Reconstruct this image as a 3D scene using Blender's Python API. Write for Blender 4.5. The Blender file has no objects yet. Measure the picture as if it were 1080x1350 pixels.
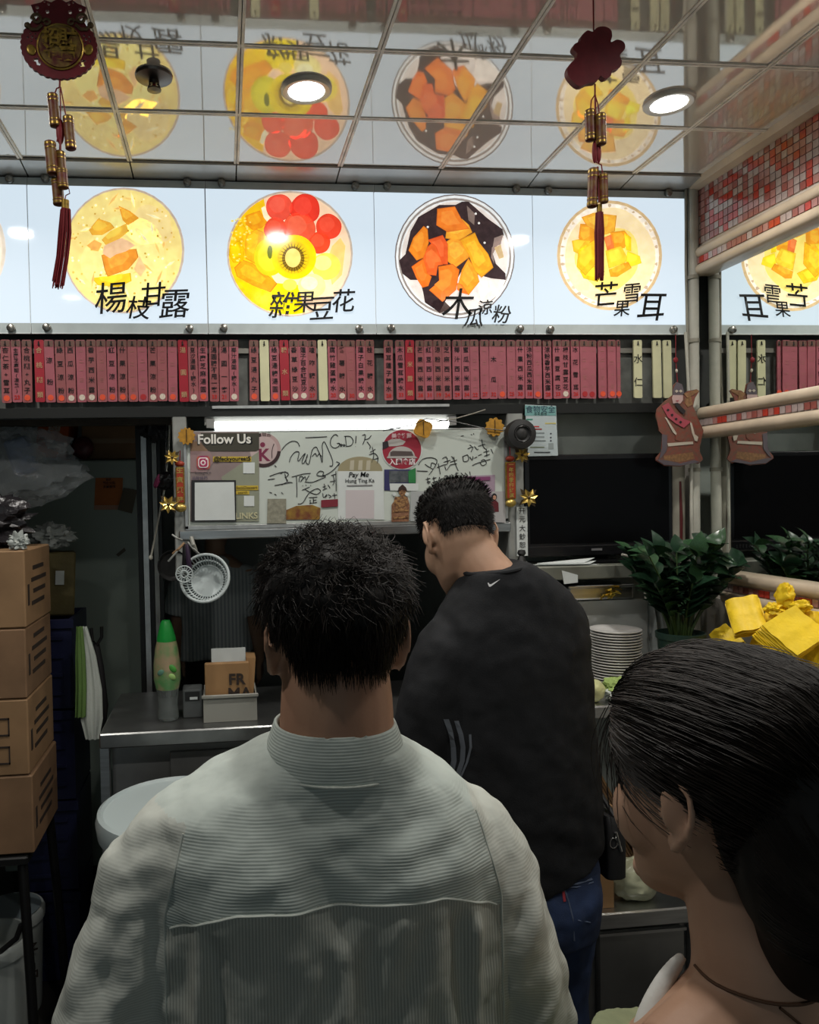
import bpy, bmesh, math, random
import numpy as np
from mathutils import Vector, Matrix, Euler, noise as mnoise

random.seed(7); rng = np.random.default_rng(7)
S = bpy.context.scene; COL = S.collection
PI = math.pi

# ---------------------------------------------------------------- camera
F, CX, CY = 1000.0, 400.0, 675.0
YAW, PITCH, ROLL = (math.radians(a) for a in (5.93, -1.25, -1.19))
CAM = Vector((0, 0, 1.70))
fwd = Vector((math.sin(YAW)*math.cos(PITCH), math.cos(YAW)*math.cos(PITCH), math.sin(PITCH)))
rgt = Vector((math.cos(YAW), -math.sin(YAW), 0)); upv = rgt.cross(fwd)
rgt, upv = math.cos(ROLL)*rgt + math.sin(ROLL)*upv, -math.sin(ROLL)*rgt + math.cos(ROLL)*upv
cd = bpy.data.cameras.new('camera'); cam = bpy.data.objects.new('camera', cd); COL.objects.link(cam)
m = Matrix((rgt, upv, -fwd)).transposed().to_4x4(); m.translation = CAM
cam.matrix_world = m
cd.sensor_fit = 'HORIZONTAL'; cd.sensor_width = 36; cd.lens = F/1080*36
cd.shift_x = (540-CX)/1080; cd.shift_y = (CY-675)/1080
cd.clip_start = .02; cd.clip_end = 60
S.camera = cam

def at(px, py, Y=None, X=None, Z=None):
    d = fwd + rgt*((px-CX)/F) - upv*((py-CY)/F)
    if Y is not None: t = (Y-CAM.y)/d.y
    elif X is not None: t = (X-CAM.x)/d.x
    else: t = (Z-CAM.z)/d.z
    return CAM + d*t

# ---------------------------------------------------------------- world, lights, exposure
S.view_settings.view_transform = 'Standard'; S.view_settings.look = 'None'
S.view_settings.exposure = 0.0; S.view_settings.gamma = 1.0
S.view_settings.use_curve_mapping = False
W = bpy.data.worlds.new('street_daylight'); S.world = W; W.use_nodes = True
bgn = W.node_tree.nodes['Background']; bgn.inputs[0].default_value = (.80, .95, 1.0, 1); bgn.inputs[1].default_value = .26
LAMP_W = 4.5          # ceiling downlights, watts each
TUBE_E = 5.0          # fluorescent tube radiance

# ---------------------------------------------------------------- materials
MATS = {}
def mat(name, col, rough=.5, metal=0.0, var=0.0, scale=20.0, bump=0.0, bscale=60.0, emit=None, es=1.0, spec=.5, alpha=1.0, trans=0.0, col2=None, stretch=None, coat=0.0, sample=True, ior=1.45):
    if name in MATS: return MATS[name]
    M = bpy.data.materials.new(name); M.use_nodes = True; nt = M.node_tree; N = nt.nodes; L = nt.links
    B = N['Principled BSDF']
    c = (*col, 1)
    B.inputs['Base Color'].default_value = c; B.inputs['Roughness'].default_value = rough
    B.inputs['Metallic'].default_value = metal; B.inputs['Specular IOR Level'].default_value = spec
    B.inputs['Alpha'].default_value = alpha; B.inputs['Transmission Weight'].default_value = trans
    B.inputs['Coat Weight'].default_value = coat; B.inputs['IOR'].default_value = ior
    tc = N.new('ShaderNodeTexCoord'); mp = N.new('ShaderNodeMapping'); L.new(tc.outputs['Object'], mp.inputs[0])
    if stretch: mp.inputs['Scale'].default_value = stretch
    if var or col2:
        n = N.new('ShaderNodeTexNoise'); n.inputs['Scale'].default_value = scale; n.inputs['Detail'].default_value = 5
        L.new(mp.outputs[0], n.inputs['Vector'])
        r = N.new('ShaderNodeValToRGB'); L.new(n.outputs[0], r.inputs[0])
        a = col2 if col2 else tuple(max(0, x*(1-var)) for x in col)
        b = col if col2 else tuple(min(1, x*(1+var)) for x in col)
        r.color_ramp.elements[0].color = (*a, 1); r.color_ramp.elements[0].position = .35
        r.color_ramp.elements[1].color = (*b, 1); r.color_ramp.elements[1].position = .65
        L.new(r.outputs[0], B.inputs['Base Color'])
        if emit: L.new(r.outputs[0], B.inputs['Emission Color'])
    if bump:
        n2 = N.new('ShaderNodeTexNoise'); n2.inputs['Scale'].default_value = bscale; n2.inputs['Detail'].default_value = 4
        L.new(mp.outputs[0], n2.inputs['Vector'])
        bp = N.new('ShaderNodeBump'); bp.inputs['Strength'].default_value = bump; bp.inputs['Distance'].default_value = .01
        L.new(n2.outputs[0], bp.inputs['Height']); L.new(bp.outputs[0], B.inputs['Normal'])
    if emit:
        if not (var or col2): B.inputs['Emission Color'].default_value = (*emit, 1)
        B.inputs['Emission Strength'].default_value = es
        if not sample: M.cycles.emission_sampling = 'NONE'
    MATS[name] = M
    return M

def sr(r, g, b):      # sRGB 0-255 to linear
    return tuple(((x/255)/12.92 if x/255 <= .04045 else ((x/255+.055)/1.055)**2.4) for x in (r, g, b))

# ---------------------------------------------------------------- mesh builder
class MB:
    def __init__(s): s.v = []; s.f = []
    def add(s, vs, fs):
        o = len(s.v); s.v += [tuple(x) for x in vs]; s.f += [tuple(i+o for i in f) for f in fs]; return s
    def box(s, c, d, rot=None):
        hx, hy, hz = d[0]/2, d[1]/2, d[2]/2
        vs = [Vector((x, y, z)) for x in (-hx, hx) for y in (-hy, hy) for z in (-hz, hz)]
        if rot: R = Euler(rot).to_matrix(); vs = [R @ v for v in vs]
        c = Vector(c); vs = [v+c for v in vs]
        return s.add(vs, [(0,1,3,2), (4,6,7,5), (0,4,5,1), (2,3,7,6), (0,2,6,4), (1,5,7,3)])
    def bx(s, x0, x1, y0, y1, z0, z1): return s.box(((x0+x1)/2, (y0+y1)/2, (z0+z1)/2), (abs(x1-x0), abs(y1-y0), abs(z1-z0)))
    def loft(s, rings, cap=True, closed=False):
        o = len(s.v); n = len(rings[0])
        for r in rings: s.v += [tuple(p) for p in r]
        m_ = len(rings)
        for i in range(m_ if closed else m_-1):
            a = o+i*n; b = o+((i+1) % m_)*n
            for j in range(n): k = (j+1) % n; s.f.append((a+j, a+k, b+k, b+j))
        if cap and not closed:
            s.f.append(tuple(o+j for j in reversed(range(n)))); s.f.append(tuple(o+(m_-1)*n+j for j in range(n)))
        return s
    def tube(s, pts, r, n=8, cap=True):
        pts = [Vector(p) for p in pts]; k = len(pts)
        rs = r if isinstance(r, (list, tuple)) else [r]*k
        rings = []; ref = None
        for i, p in enumerate(pts):
            t = (pts[min(i+1, k-1)]-pts[max(i-1, 0)])
            t = t.normalized() if t.length > 1e-9 else Vector((0, 0, 1))
            if ref is None: ref = Vector((0, 0, 1)) if abs(t.z) < .9 else Vector((1, 0, 0))
            a = t.cross(ref)
            if a.length < 1e-6: a = t.cross(Vector((0, 1, .3)))
            a.normalize(); b = t.cross(a).normalized(); ref = -b if False else a.cross(t).normalized()
            rings.append([p+(a*math.cos(2*PI*j/n)+b*math.sin(2*PI*j/n))*rs[i] for j in range(n)])
        return s.loft(rings, cap)
    def lathe(s, prof, n=24, c=(0,0,0), R=None, cap=False):
        c = Vector(c); rings = []
        for (r, z) in prof:
            ring = [Vector((r*math.cos(2*PI*j/n), r*math.sin(2*PI*j/n), z)) for j in range(n)]
            if R: ring = [R @ q for q in ring]
            rings.append([q+c for q in ring])
        return s.loft(rings, cap)
    def ell(s, c, d, rot=None, nu=16, nv=10):
        c = Vector(c); R = Euler(rot).to_matrix() if rot else Matrix.Identity(3); rings = []
        for i in range(nv+1):
            t = -PI/2+PI*i/nv; k = max(math.cos(t), .02)
            rings.append([c+R @ Vector((d[0]*k*math.cos(2*PI*j/nu), d[1]*k*math.sin(2*PI*j/nu), d[2]*math.sin(t))) for j in range(nu)])
        return s.loft(rings)
    def prism(s, poly, o, ax, ay, dep, n=None):     # poly in (ax, ay) plane extruded along ax x ay
        o = Vector(o); ax = Vector(ax); ay = Vector(ay); nz = ax.cross(ay).normalized()
        a = [o+ax*p[0]+ay*p[1] for p in poly]; b = [q+nz*dep for q in a]
        k = len(poly); base = len(s.v); s.v += [tuple(q) for q in a+b]
        s.f.append(tuple(base+i for i in reversed(range(k)))); s.f.append(tuple(base+k+i for i in range(k)))
        for i in range(k): j = (i+1) % k; s.f.append((base+i, base+j, base+k+j, base+k+i))
        return s
    def quad(s, a, b, c, d): return s.add([a, b, c, d], [(0, 1, 2, 3)])
    def mesh(s, name):
        me = bpy.data.meshes.new(name); me.from_pydata(s.v, [], s.f); me.validate(); me.update(); return me
    def build(s, name, M, parent=None, smooth=False, bevel=0.0, bseg=1, loc=None, ang=40):
        me = s.mesh(name); return put(name, me, M, parent, smooth, bevel, bseg, loc, ang)

def put(name, me, M, parent=None, smooth=False, bevel=0.0, bseg=1, loc=None, ang=40):
    me.materials.clear(); me.materials.append(M)
    if smooth:
        me.shade_smooth()
        if ang < 180: me.set_sharp_from_angle(angle=math.radians(ang))
    o = bpy.data.objects.new(name, me); COL.objects.link(o)
    if loc: o.location = loc
    if bevel:
        b = o.modifiers.new('bevel', 'BEVEL'); b.width = bevel; b.segments = bseg; b.limit_method = 'ANGLE'
    if parent is not None: setpar(o, parent)
    return o
def setpar(o, p):
    o.parent = p
    o.matrix_parent_inverse = p_world(p).inverted()
def p_world(p):
    Mx = p.matrix_basis.copy()
    if p.parent: Mx = p_world(p.parent) @ p.matrix_parent_inverse @ Mx
    return Mx
def tag(o, label, cat=None, group=None, kind=None):
    if label: o['label'] = label
    if cat: o['category'] = cat
    if group: o['group'] = group
    if kind: o['kind'] = kind
    return o
def empty(name, loc=(0,0,0), label=None, cat=None, group=None, rz=0):
    o = bpy.data.objects.new(name, None); COL.objects.link(o); o.location = loc; o.rotation_euler = (0, 0, rz); o.empty_display_size = .05
    return tag(o, label, cat, group)
def struct(o, label=None): o['kind'] = 'structure'; tag(o, label); return o

TS = bpy.data.scenes.new('scratch')
def evalmesh(o):
    TS.collection.objects.link(o)
    vl = TS.view_layers[0]; vl.update(); dg = vl.depsgraph
    me = bpy.data.meshes.new_from_object(o.evaluated_get(dg), depsgraph=dg)
    old = o.data; bpy.data.objects.remove(o)
    (bpy.data.meshes if isinstance(old, bpy.types.Mesh) else bpy.data.curves).remove(old)
    return me
def fuse(mb, voxel=.005, it=6, fac=.5):
    o = bpy.data.objects.new('tmp', mb.mesh('tmp'))
    r = o.modifiers.new('r', 'REMESH'); r.mode = 'VOXEL'; r.voxel_size = voxel
    sm = o.modifiers.new('s', 'SMOOTH'); sm.iterations = it; sm.factor = fac
    return evalmesh(o)
def cutout(splines, dep):                       # flat shape with holes, in XZ, thickness dep along Y
    cu = bpy.data.curves.new('c', 'CURVE'); cu.dimensions = '2D'; cu.fill_mode = 'BOTH'; cu.extrude = dep/2
    for s_ in splines:
        sp = cu.splines.new('POLY'); sp.points.add(len(s_)-1); sp.use_cyclic_u = True
        for q, p in zip(sp.points, s_): q.co = (p[0], p[1], 0, 1)
    me = evalmesh(bpy.data.objects.new('c', cu)); me.transform(Euler((PI/2, 0, 0)).to_matrix().to_4x4()); return me

_tcache = {}
def textmesh(txt, size=1.0, align='CENTER', bold=0.0, shear=0.0):
    key = (txt, size, align, bold, shear)
    if key in _tcache: return _tcache[key].copy()
    cu = bpy.data.curves.new('txt', 'FONT'); cu.size = size; cu.align_x = align; cu.align_y = 'CENTER'; cu.offset = bold; cu.shear = shear; cu.resolution_u = 3
    cu.body = txt
    me = evalmesh(bpy.data.objects.new('txt', cu))
    _tcache[key] = me
    return me.copy()
def text(name, txt, loc, size, M, parent=None, rot=(PI/2, 0, 0), **k):
    me = textmesh(txt, size, **k)
    R = Matrix.Translation(loc) @ Euler(rot).to_matrix().to_4x4(); me.transform(R)
    o = put(name, me, M, parent)
    if len(txt) > 1: o['kind'] = 'stuff'
    return o
def setrot(me, M4): me.transform(M4); return me

def ring(cx, cy, z, a, bf, bb, n=36, e=2.4, tilt=0):
    out = []
    for j in range(n):
        t = 2*PI*j/n; c, s_ = math.cos(t), math.sin(t)
        x = a*math.copysign(abs(c)**(2/e), c); b = bf if s_ >= 0 else bb
        y = b*math.copysign(abs(s_)**(2/e), s_)
        out.append(Vector((cx+x, cy+y, z+tilt*x)))
    return out

# common materials
steel = mat('stainless_steel', (.55, .56, .56), .3, 1.0, var=.12, scale=8, stretch=(1, 1, 12), bump=.02)
alu = mat('aluminium', (.62, .63, .62), .4, .9, var=.1, scale=30)
blackp = mat('black_plastic', (.012, .012, .013), .35)
# ================================================================ the setting
ZC = 2.66; XR = 1.50; XM = 1.533; YS = 2.30
m_floor = mat('dark_floor_tile', (.030, .027, .024), .35, var=.35, scale=6, bump=.05)
fl = struct(MB().bx(-1.9, 2.0, -2.5, 5.2, -.05, 0).build('floor', m_floor), 'dark stained floor of the narrow shop')
# ceiling: glossy panels on rails
m_panel = mat('gloss_ceiling_panel', (.74, .70, .635), .045, .42, var=.03, scale=3, bump=.012, bscale=6, coat=.3)
m_rail = mat('ceiling_rail_white', (.80, .77, .70), .4, var=.2, scale=14)
m_back = mat('ceiling_void', (.60, .58, .53), .7)
cl = struct(MB().bx(-1.9, XM+.05, -2.5, YS+.25, ZC+.016, ZC+.06).build('ceiling', m_back), 'glossy white panelled ceiling mirroring the menu sign')
xs = [.057+.3015*k for k in range(-5, 5)] + [1.497]
ys = [1.93-.2925*k for k in range(0, 12)]
pm = {}
def panel(x0, x1, y0, y1):
    key = (round(x1-x0, 3), round(y1-y0, 3))
    if key not in pm:
        hx, hy = (x1-x0)/2-.004, (y1-y0)/2-.004
        b = MB(); b.bx(-hx, hx, -hy, hy, 0, .012); me = b.mesh('ceiling_panel'); me.materials.append(m_panel); pm[key] = me
    o = bpy.data.objects.new('ceiling_panel', pm[key]); COL.objects.link(o)
    o.location = ((x0+x1)/2, (y0+y1)/2, ZC); o.rotation_euler = (random.uniform(-.004, .004), random.uniform(-.004, .004), 0)
    bv = o.modifiers.new('bevel', 'BEVEL'); bv.width = .003; bv.segments = 2
    setpar(o, cl)
yy = [2.21]+ys
for i in range(len(xs)-1):
    for j in range(len(yy)-1): panel(xs[i], xs[i+1], yy[j+1], yy[j])
for x in xs[:-1]:
    for s_ in (-1, 1): MB().bx(x+s_*.0042-.0032, x+s_*.0042+.0032, -1.28, 2.21, ZC-.003, ZC+.01).build('ceiling_rail', m_rail, cl)
for y in ys:
    for s_ in (-1, 1): MB().bx(xs[0], xs[-1], y+s_*.0042-.0030, y+s_*.0042+.0030, ZC-.0025, ZC+.01).build('ceiling_rail', m_rail, cl)
# grey cove trim between the last row of panels and the sign
m_cove = mat('cove_trim', (.50, .49, .46), .25, .35, var=.15, scale=5)
for i in range(len(xs)-1):
    MB().prism([(2.212, ZC+.002), (2.212, ZC-.006), (2.298, ZC-.016), (2.298, ZC+.002)], (xs[i]+.002, 0, 0), (0, 1, 0), (0, 0, 1), xs[i+1]-xs[i]-.004).build('cove_trim_piece', m_cove, cl)

# ---- right wall: mosaic, mouldings, mirrors
m_grout = mat('grout', (.60, .55, .50), .8, var=.1)
wr = struct(MB().bx(XM+.006, 1.75, -2.5, 2.6, 0, ZC+.05).build('wall_right', m_grout), 'side wall with red mosaic bands, cream mouldings and mirrors')
MB().bx(1.516, XM+.006, -.2, 2.34, 2.44, ZC+.016).build('mosaic_backing', m_grout, wr)
tilecols = [('red', sr(176, 62, 48)), ('brick', sr(146, 84, 76)), ('rose', sr(166, 120, 114)), ('mauve', sr(168, 152, 148))]
tmesh = []
TP = .0218
for nm, c in tilecols:
    b = MB().box((0, 0, 0), (.006, TP-.0026, TP-.0026)); me = b.mesh('mosaic_tile')
    me.materials.append(mat('mosaic_'+nm, c, .12, var=.12, scale=40, spec=.6)); tmesh.append(me)
stuffM = {k: MB() for k in range(4)}
def mosaic(x, z, ymin, y0=2.285, yind=1.755):
    c = 0; y = y0-TP/2
    while y > ymin:
        w = rng.choice(4, p=[.2, .2, .27, .33])
        if y > yind:
            o = bpy.data.objects.new('mosaic_tile', tmesh[w]); COL.objects.link(o); o.location = (x, y, z); setpar(o, wr)
        else: stuffM[w].box((x, y, z), (.006, TP-.0026, TP-.0026))
        y -= TP
for r_ in range(9): mosaic(1.514, 2.4665+TP*(r_+.5), .3)
m_mould = mat('cream_moulding', sr(196, 180, 158), .3, var=.10, scale=12, bump=.02, spec=.5)
def moulding(z, r, y0=2.29, y1=-.2, x=1.505):
    prof = [(x+.035, z-r)]+[(x-r*math.sin(t)*.9+.006, z-r*math.cos(t)) for t in [PI*k/10 for k in range(11)]]+[(x+.035, z+r)]
    MB().prism(prof, (0, y0, 0), (1, 0, 0), (0, 0, 1), y0-y1).build('moulding', m_mould, wr, smooth=True, ang=50)
def band(zt, zb, r, y0=2.285, y1=-.2):
    moulding(zt, r, y0, y1); moulding(zb, r, y0, y1)
    MB().bx(1.508, XM+.006, y1, y0, zb, zt).build('mosaic_backing', m_grout, wr)
    zc = (zt+zb)/2
    mosaic(1.506, zc, .3, y0-.004)
band(2.441, 2.388, .0165); band(1.934, 1.874, .0185, 2.27); band(1.425, 1.365, .0185, 2.16)
for w in range(4):
    o = stuffM[w].build('mosaic_field', tmesh[w].materials[0], wr); o['kind'] = 'stuff'
# wall-ceiling cornice
MB().prism([(1.478, ZC), (1.486, ZC-.018), (1.506, ZC-.024), (1.53, ZC-.024), (1.53, ZC)], (0, 2.31, 0), (1, 0, 0), (0, 0, 1), 2.6).build('cornice', m_mould, wr)
m_mirror = mat('mirror_glass', (.86, .89, .87), .012, 1.0)
MB().bx(XM, XM+.005, -.2, 2.31, 1.89, 2.375).build('mirror', m_mirror, wr)
MB().bx(XM, XM+.005, -.2, 2.31, 1.38, 1.862).build('mirror', m_mirror, wr)
m_lowwall = mat('lower_wall_tile', (.42, .40, .36), .35, var=.12, scale=5)
MB().bx(1.522, XM+.006, -.2, 2.31, 0, 1.352).build('wainscot', m_lowwall, wr)

# ---- back wall: frame of the serving counter and the kitchen behind
m_dark = mat('dark_grey_wall', (.045, .047, .044), .6, var=.3, scale=7)  # fascia's dark grey; on kitchen ceiling and side wall it stands in for shade
m_gg = mat('grey_green_wall', (.42, .46, .42), .55, var=.2, scale=6)
m_pale = mat('pale_kitchen_wall', (.34, .38, .36), .5, var=.12, scale=4)
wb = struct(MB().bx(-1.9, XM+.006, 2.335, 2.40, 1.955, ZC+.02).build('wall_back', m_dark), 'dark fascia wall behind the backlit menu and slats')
wk = struct(MB().bx(.935, XM+.006, 2.43, 2.47, 0, 1.96).build('wall_back_tv', m_gg), 'grey-green wall behind the black television')
struct(MB().bx(-1.9, 2.0, 4.9, 5.0, 0, 2.6).build('wall_kitchen', m_pale), 'pale back wall of the kitchen behind the counter')
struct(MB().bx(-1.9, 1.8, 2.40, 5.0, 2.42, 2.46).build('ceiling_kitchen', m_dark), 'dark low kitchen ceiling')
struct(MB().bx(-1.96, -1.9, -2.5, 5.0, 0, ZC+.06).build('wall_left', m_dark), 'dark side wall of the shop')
struct(MB().bx(1.0, 1.06, 2.47, 5.0, 0, 2.5).build('wall_kitchen_side', m_pale), 'side wall of the kitchen')
# fascia channel under the menu slats
m_chan = mat('channel_black', (.02, .021, .02), .4, .3)
MB().bx(-1.9, 1.49, 2.30, 2.345, 1.943, 1.972).build('fascia_channel', m_chan, wb)
MB().bx(-.03, .70, 2.294, 2.302, 1.966, 1.974).build('fascia_strip', alu, wb)
MB().bx(-1.9, 1.46, 2.331, 2.336, 1.975, 2.18).build('slat_backing', mat('slat_backing', (.12, .125, .115), .5, .2, var=.3, scale=20), wb)
MB().bx(-1.9, 1.46, 2.318, 2.330, 2.135, 2.150).build('slat_rail', mat('slat_rail', (.25, .24, .21), .4, .5), wb)
# uprights between kitchen hatch and board
m_post = mat('grey_post', (.33, .34, .32), .45, .4, var=.2, scale=15)
for i, (x0, x1, zb) in enumerate(((-.150, -.108, 1.47), (.886, .938, 0.0))):
    struct(MB().bx(x0, x1, 2.30, 2.40, zb, 1.945).build('trim_%d' % (i+1), m_post, bevel=.003), 'grey metal upright %s' % ('beside the poster board and kitchen opening' if i == 0 else 'between the whiteboard and the television'))

# ---- corner conduits
m_pipe = mat('conduit_white', sr(190, 188, 176), .4, var=.18, scale=9)
m_pipe2 = mat('conduit_old', sr(150, 146, 132), .5, var=.2, scale=9)
cp = empty('corner_conduit', (1.497, 2.285, 1.2), 'off-white vertical conduit pipe in the mirrored corner', 'pipe')
MB().tube([(1.495, 2.283, 1.2), (1.500, 2.283, 2.645)], .0155, 14).build('pipe', m_pipe, cp, smooth=True)
for z in (1.75, 1.93, 2.16, 2.36): MB().tube([(1.496, 2.283, z), (1.496, 2.283, z+.012)], .0185, 14).build('clamp', m_pipe2, cp, smooth=True)
c2 = MB().tube([(1.462, 2.27, 2.19), (1.466, 2.262, 2.0), (1.472, 2.26, 1.86), (1.470, 2.26, 1.6), (1.478, 2.26, 1.40), (1.482, 2.265, 1.10)], .0045, 8).build('loose_cable', m_pipe, smooth=True)
tag(c2, 'thin white cable running down beside the corner conduit', 'cable')
c3 = MB().tube([(1.478, 2.285, 2.645), (1.475, 2.285, 2.4), (1.478, 2.283, 2.1), (1.474, 2.28, 1.95)], .004, 8).build('thin_cable', m_pipe2, smooth=True)
tag(c3, 'beige cable beside the end of the backlit sign', 'cable')
gp = MB().tube([(1.455, 2.31, 1.2), (1.455, 2.31, 1.94)], .022, 12).build('grey_pipe', m_pipe2, smooth=True)
MB().tube([(1.452, 2.288, 1.50), (1.453, 2.287, 1.60), (1.451, 2.288, 1.72)], [.004, .005, .003], 6).build('red_marker_strip', mat('dark_red_strip', sr(84, 24, 26), .5), gp)
tag(gp, 'grey old pipe behind the hanging paper figure', 'pipe')

# ---- downlights, sprinkler
m_lamp = mat('lamp_disc', (1, 1, 1), .4, emit=(1, .985, .95), es=14)
m_trim = mat('lamp_trim', (.62, .60, .55), .35, .2)
def downlight(x, y, label, off=''):
    sfx = '_%s_offscreen' % off if off else ''
    t = empty('downlight'+sfx, (x, y, ZC-.02), label, 'ceiling light', 'round recessed ceiling downlights')
    MB().lathe([(.043, -.004), (.047, -.006), (.056, -.0065), (.060, -.003), (.061, .004)], 40, (x, y, ZC-.003)).build('trim_ring', m_trim, t, smooth=True)
    MB().lathe([(.0005, -.0055), (.02, -.006), (.043, -.004), (.043, .004), (.0005, .004)], 40, (x, y, ZC-.003)).build('diffuser'+sfx, m_lamp, t, smooth=True)
    l = bpy.data.lights.new('downlight_lamp'+sfx, 'AREA'); l.shape = 'DISK'; l.size = .08; l.energy = LAMP_W; l.color = (1, .96, .90); l.spread = math.radians(150)
    lo = bpy.data.objects.new('downlight_lamp'+sfx, l); COL.objects.link(lo); lo.location = (x, y, ZC-.018); setpar(lo, t)
downlight(.215, 1.80, 'glowing round ceiling downlight over the mixed fruit bowl panel')
downlight(1.122, 1.80, 'glowing round ceiling downlight beside the mosaic wall')
# outside the frame: the same ceiling grid; their glare is seen in the acrylic of the sign
downlight(-.692, 1.80, 'round ceiling downlight on the box stack side of the shop', 'far_left')
downlight(-.692, .906, 'round ceiling downlight over the floor before the box stack', 'near_left')
downlight(.215, .906, 'round ceiling downlight above the person in the striped shirt', 'near_middle')
downlight(1.122, .906, 'round ceiling downlight above the mirror side of the queue', 'near_right')
sp = empty('sprinkler', (-.137, 1.768, ZC), 'dark metal fire sprinkler head on the ceiling', 'sprinkler')
m_spk = mat('sprinkler_metal', (.10, .09, .08), .3, .9, var=.3)
MB().lathe([(.001, 0), (.043, 0), (.041, -.006), (.028, -.009), (.012, -.012), (.012, -.02), (.001, -.02)], 28, (-.137, 1.768, ZC)).build('cover_plate', m_spk, sp, smooth=True)
for s_ in (-1, 1): MB().tube([(-.137+s_*.007, 1.768, ZC-.018), (-.137+s_*.012, 1.768, ZC-.024), (-.137+s_*.003, 1.768, ZC-.030)], .0025, 6).build('frame_arm', m_spk, sp, smooth=True)
MB().lathe([(.001, -.029), (.016, -.030), (.016, -.033), (.001, -.034)], 14, (-.137, 1.768, ZC)).build('deflector', m_spk, sp, smooth=True)
MB().tube([(-.137, 1.768, ZC-.018), (-.137, 1.768, ZC-.03)], .004, 8).build('bulb', mat('sprinkler_bulb', (.3, .05, .03), .2), sp, smooth=True)
# ================================================================ backlit menu sign
SIGN_E = 1.0
def emat(rgb, var=.10, scale=60, es=.86):
    return mat('print_%d_%d_%d_%d' % (*rgb, int(var*100)), sr(*rgb), .12, var=var, scale=scale, emit=sr(*rgb), es=es*SIGN_E, sample=False)
m_sign = mat('backlit_acrylic', (.25, .26, .27), .06, emit=sr(208, 224, 236), es=SIGN_E)
m_margin = mat('acrylic_margin', sr(196, 206, 206), .1, var=.05)
m_edge = mat('acrylic_edge', sr(226, 232, 232), .1)
m_bolt = mat('standoff_bolt', (.30, .29, .26), .3, .9, var=.3, scale=200)
m_ink = mat('black_ink', (.008, .008, .009), .35)
m_box = mat('lightbox_body', (.15, .15, .15), .5, .5)
ZT, ZB = 2.640, 2.191
seams = [-1.058, -.549, -.036, .4745, .9755, 1.478]
ctr = [(-78, 328), (163, 330), (383, 335), (600, 337), (803, 340)]
lab = ['backlit dessert panel mostly out of view, only a bowl rim showing', 'backlit panel of a yellow mango pomelo sago bowl lettered 楊枝甘露',
       'backlit panel of a mixed fruit bowl with red melon balls lettered 雜果豆花', 'backlit panel of orange papaya cubes on black jelly lettered 木瓜涼粉',
       'backlit panel of a pale mango bowl lettered 芒果雪耳']
SG = []
for i in range(5):
    c = at(*ctr[i], Y=YS-.008)
    t = empty('menu_lightbox', (c.x, YS, c.z), lab[i], 'light box', 'backlit dessert menu light boxes'); SG.append(t)
    x0, x1 = seams[i]+.0012, seams[i+1]-.0012
    pb = MB().bx(x0-c.x, x1-c.x, 0, .008, ZB+.028-c.z, ZT-.022-c.z).build('backlit_sheet', m_sign, None, loc=(c.x, YS-.008, c.z)); setpar(pb, t)
    MB().bx(x0, x1, YS-.0078, YS, ZB, ZB+.028).build('lower_margin', m_margin, t)
    MB().bx(x0, x1, YS-.0078, YS, ZT-.022, ZT).build('upper_margin', m_margin, t)
    MB().bx(x0, x1, YS-.0085, YS, ZB-.003, ZB).build('lower_edge', m_edge, t)
    MB().bx(x1-.0006, x1+.0012, YS-.0085, YS, ZB, ZT).build('side_edge', m_edge, t)
    MB().bx(x0, x1, YS, 2.334, ZB+.002, ZT-.002).build('light_housing', m_box, t)
bolts = [((13, 237), 0), ((60, 236), 1), ((247, 241), 1), ((292, 242), 2), ((468, 246), 2), ((510, 246), 3), ((680, 250), 3), ((722, 252), 4), ((880, 255), 4),
         ((15, 433), 0), ((62, 432), 1), ((250, 434), 1), ((295, 433), 2), ((473, 434), 2), ((515, 433), 3), ((685, 434), 3), ((725, 435), 4), ((887, 435), 4)]
R90 = Euler((PI/2, 0, 0)).to_matrix()
bolt = MB().lathe([(.0005, .012), (.009, .012), (.0115, .010), (.0115, 0), (.0005, 0)], 20, (0, 0, 0), R90).mesh('standoff_bolt')
for (p, i) in bolts:
    c = at(*p, Y=YS-.008); o = put('standoff_bolt', bolt.copy(), m_bolt, None, True, loc=(c.x, YS-.008, c.z)); setpar(o, SG[i])

# --- flat print
def pp(crop, x, y, k=1): ox, oy, s = crop; return at(ox+x/s, oy+y/s, Y=YS-.0085-.0003*k)
def flat(i, pts, M, name='fruit_print'):
    b = MB(); b.add(pts, [tuple(range(len(pts)))]); return b.build(name, M, SG[i])
def disc(i, crop, x, y, r, rgb, k, ry=None, name='fruit_print', n=36, wob=0, var=.1, rot=0):
    ry = ry or r; ps = []
    for j in range(n):
        t = 2*PI*j/n; w = 1+wob*math.sin(3*t+x)+wob*.7*math.sin(5*t+y)
        dx, dy = r*w*math.cos(t), ry*w*math.sin(t)
        ps.append(pp(crop, x+dx*math.cos(rot)-dy*math.sin(rot), y+dx*math.sin(rot)+dy*math.cos(rot), k))
    return flat(i, ps[::-1], emat(rgb, var), name)
def poly(i, crop, pts, rgb, k, name='fruit_print', var=.1):
    return flat(i, [pp(crop, x, y, k) for x, y in pts], emat(rgb, var), name)
def annulus(i, crop, x, y, r0, r1, rgb, k, ry0=None, ry1=None, name='bowl_rim_print', a0=0, a1=2*PI, n=48):
    ry0 = ry0 or r0; ry1 = ry1 or r1; b = MB(); vs = []
    for j in range(n+1):
        t = a0+(a1-a0)*j/n
        vs += [pp(crop, x+r0*math.cos(t), y+ry0*math.sin(t), k), pp(crop, x+r1*math.cos(t), y+ry1*math.sin(t), k)]
    b.add(vs, [(2*j, 2*j+1, 2*j+3, 2*j+2) for j in range(n)]); return b.build(name, emat(rgb, .06), SG[i])
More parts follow.
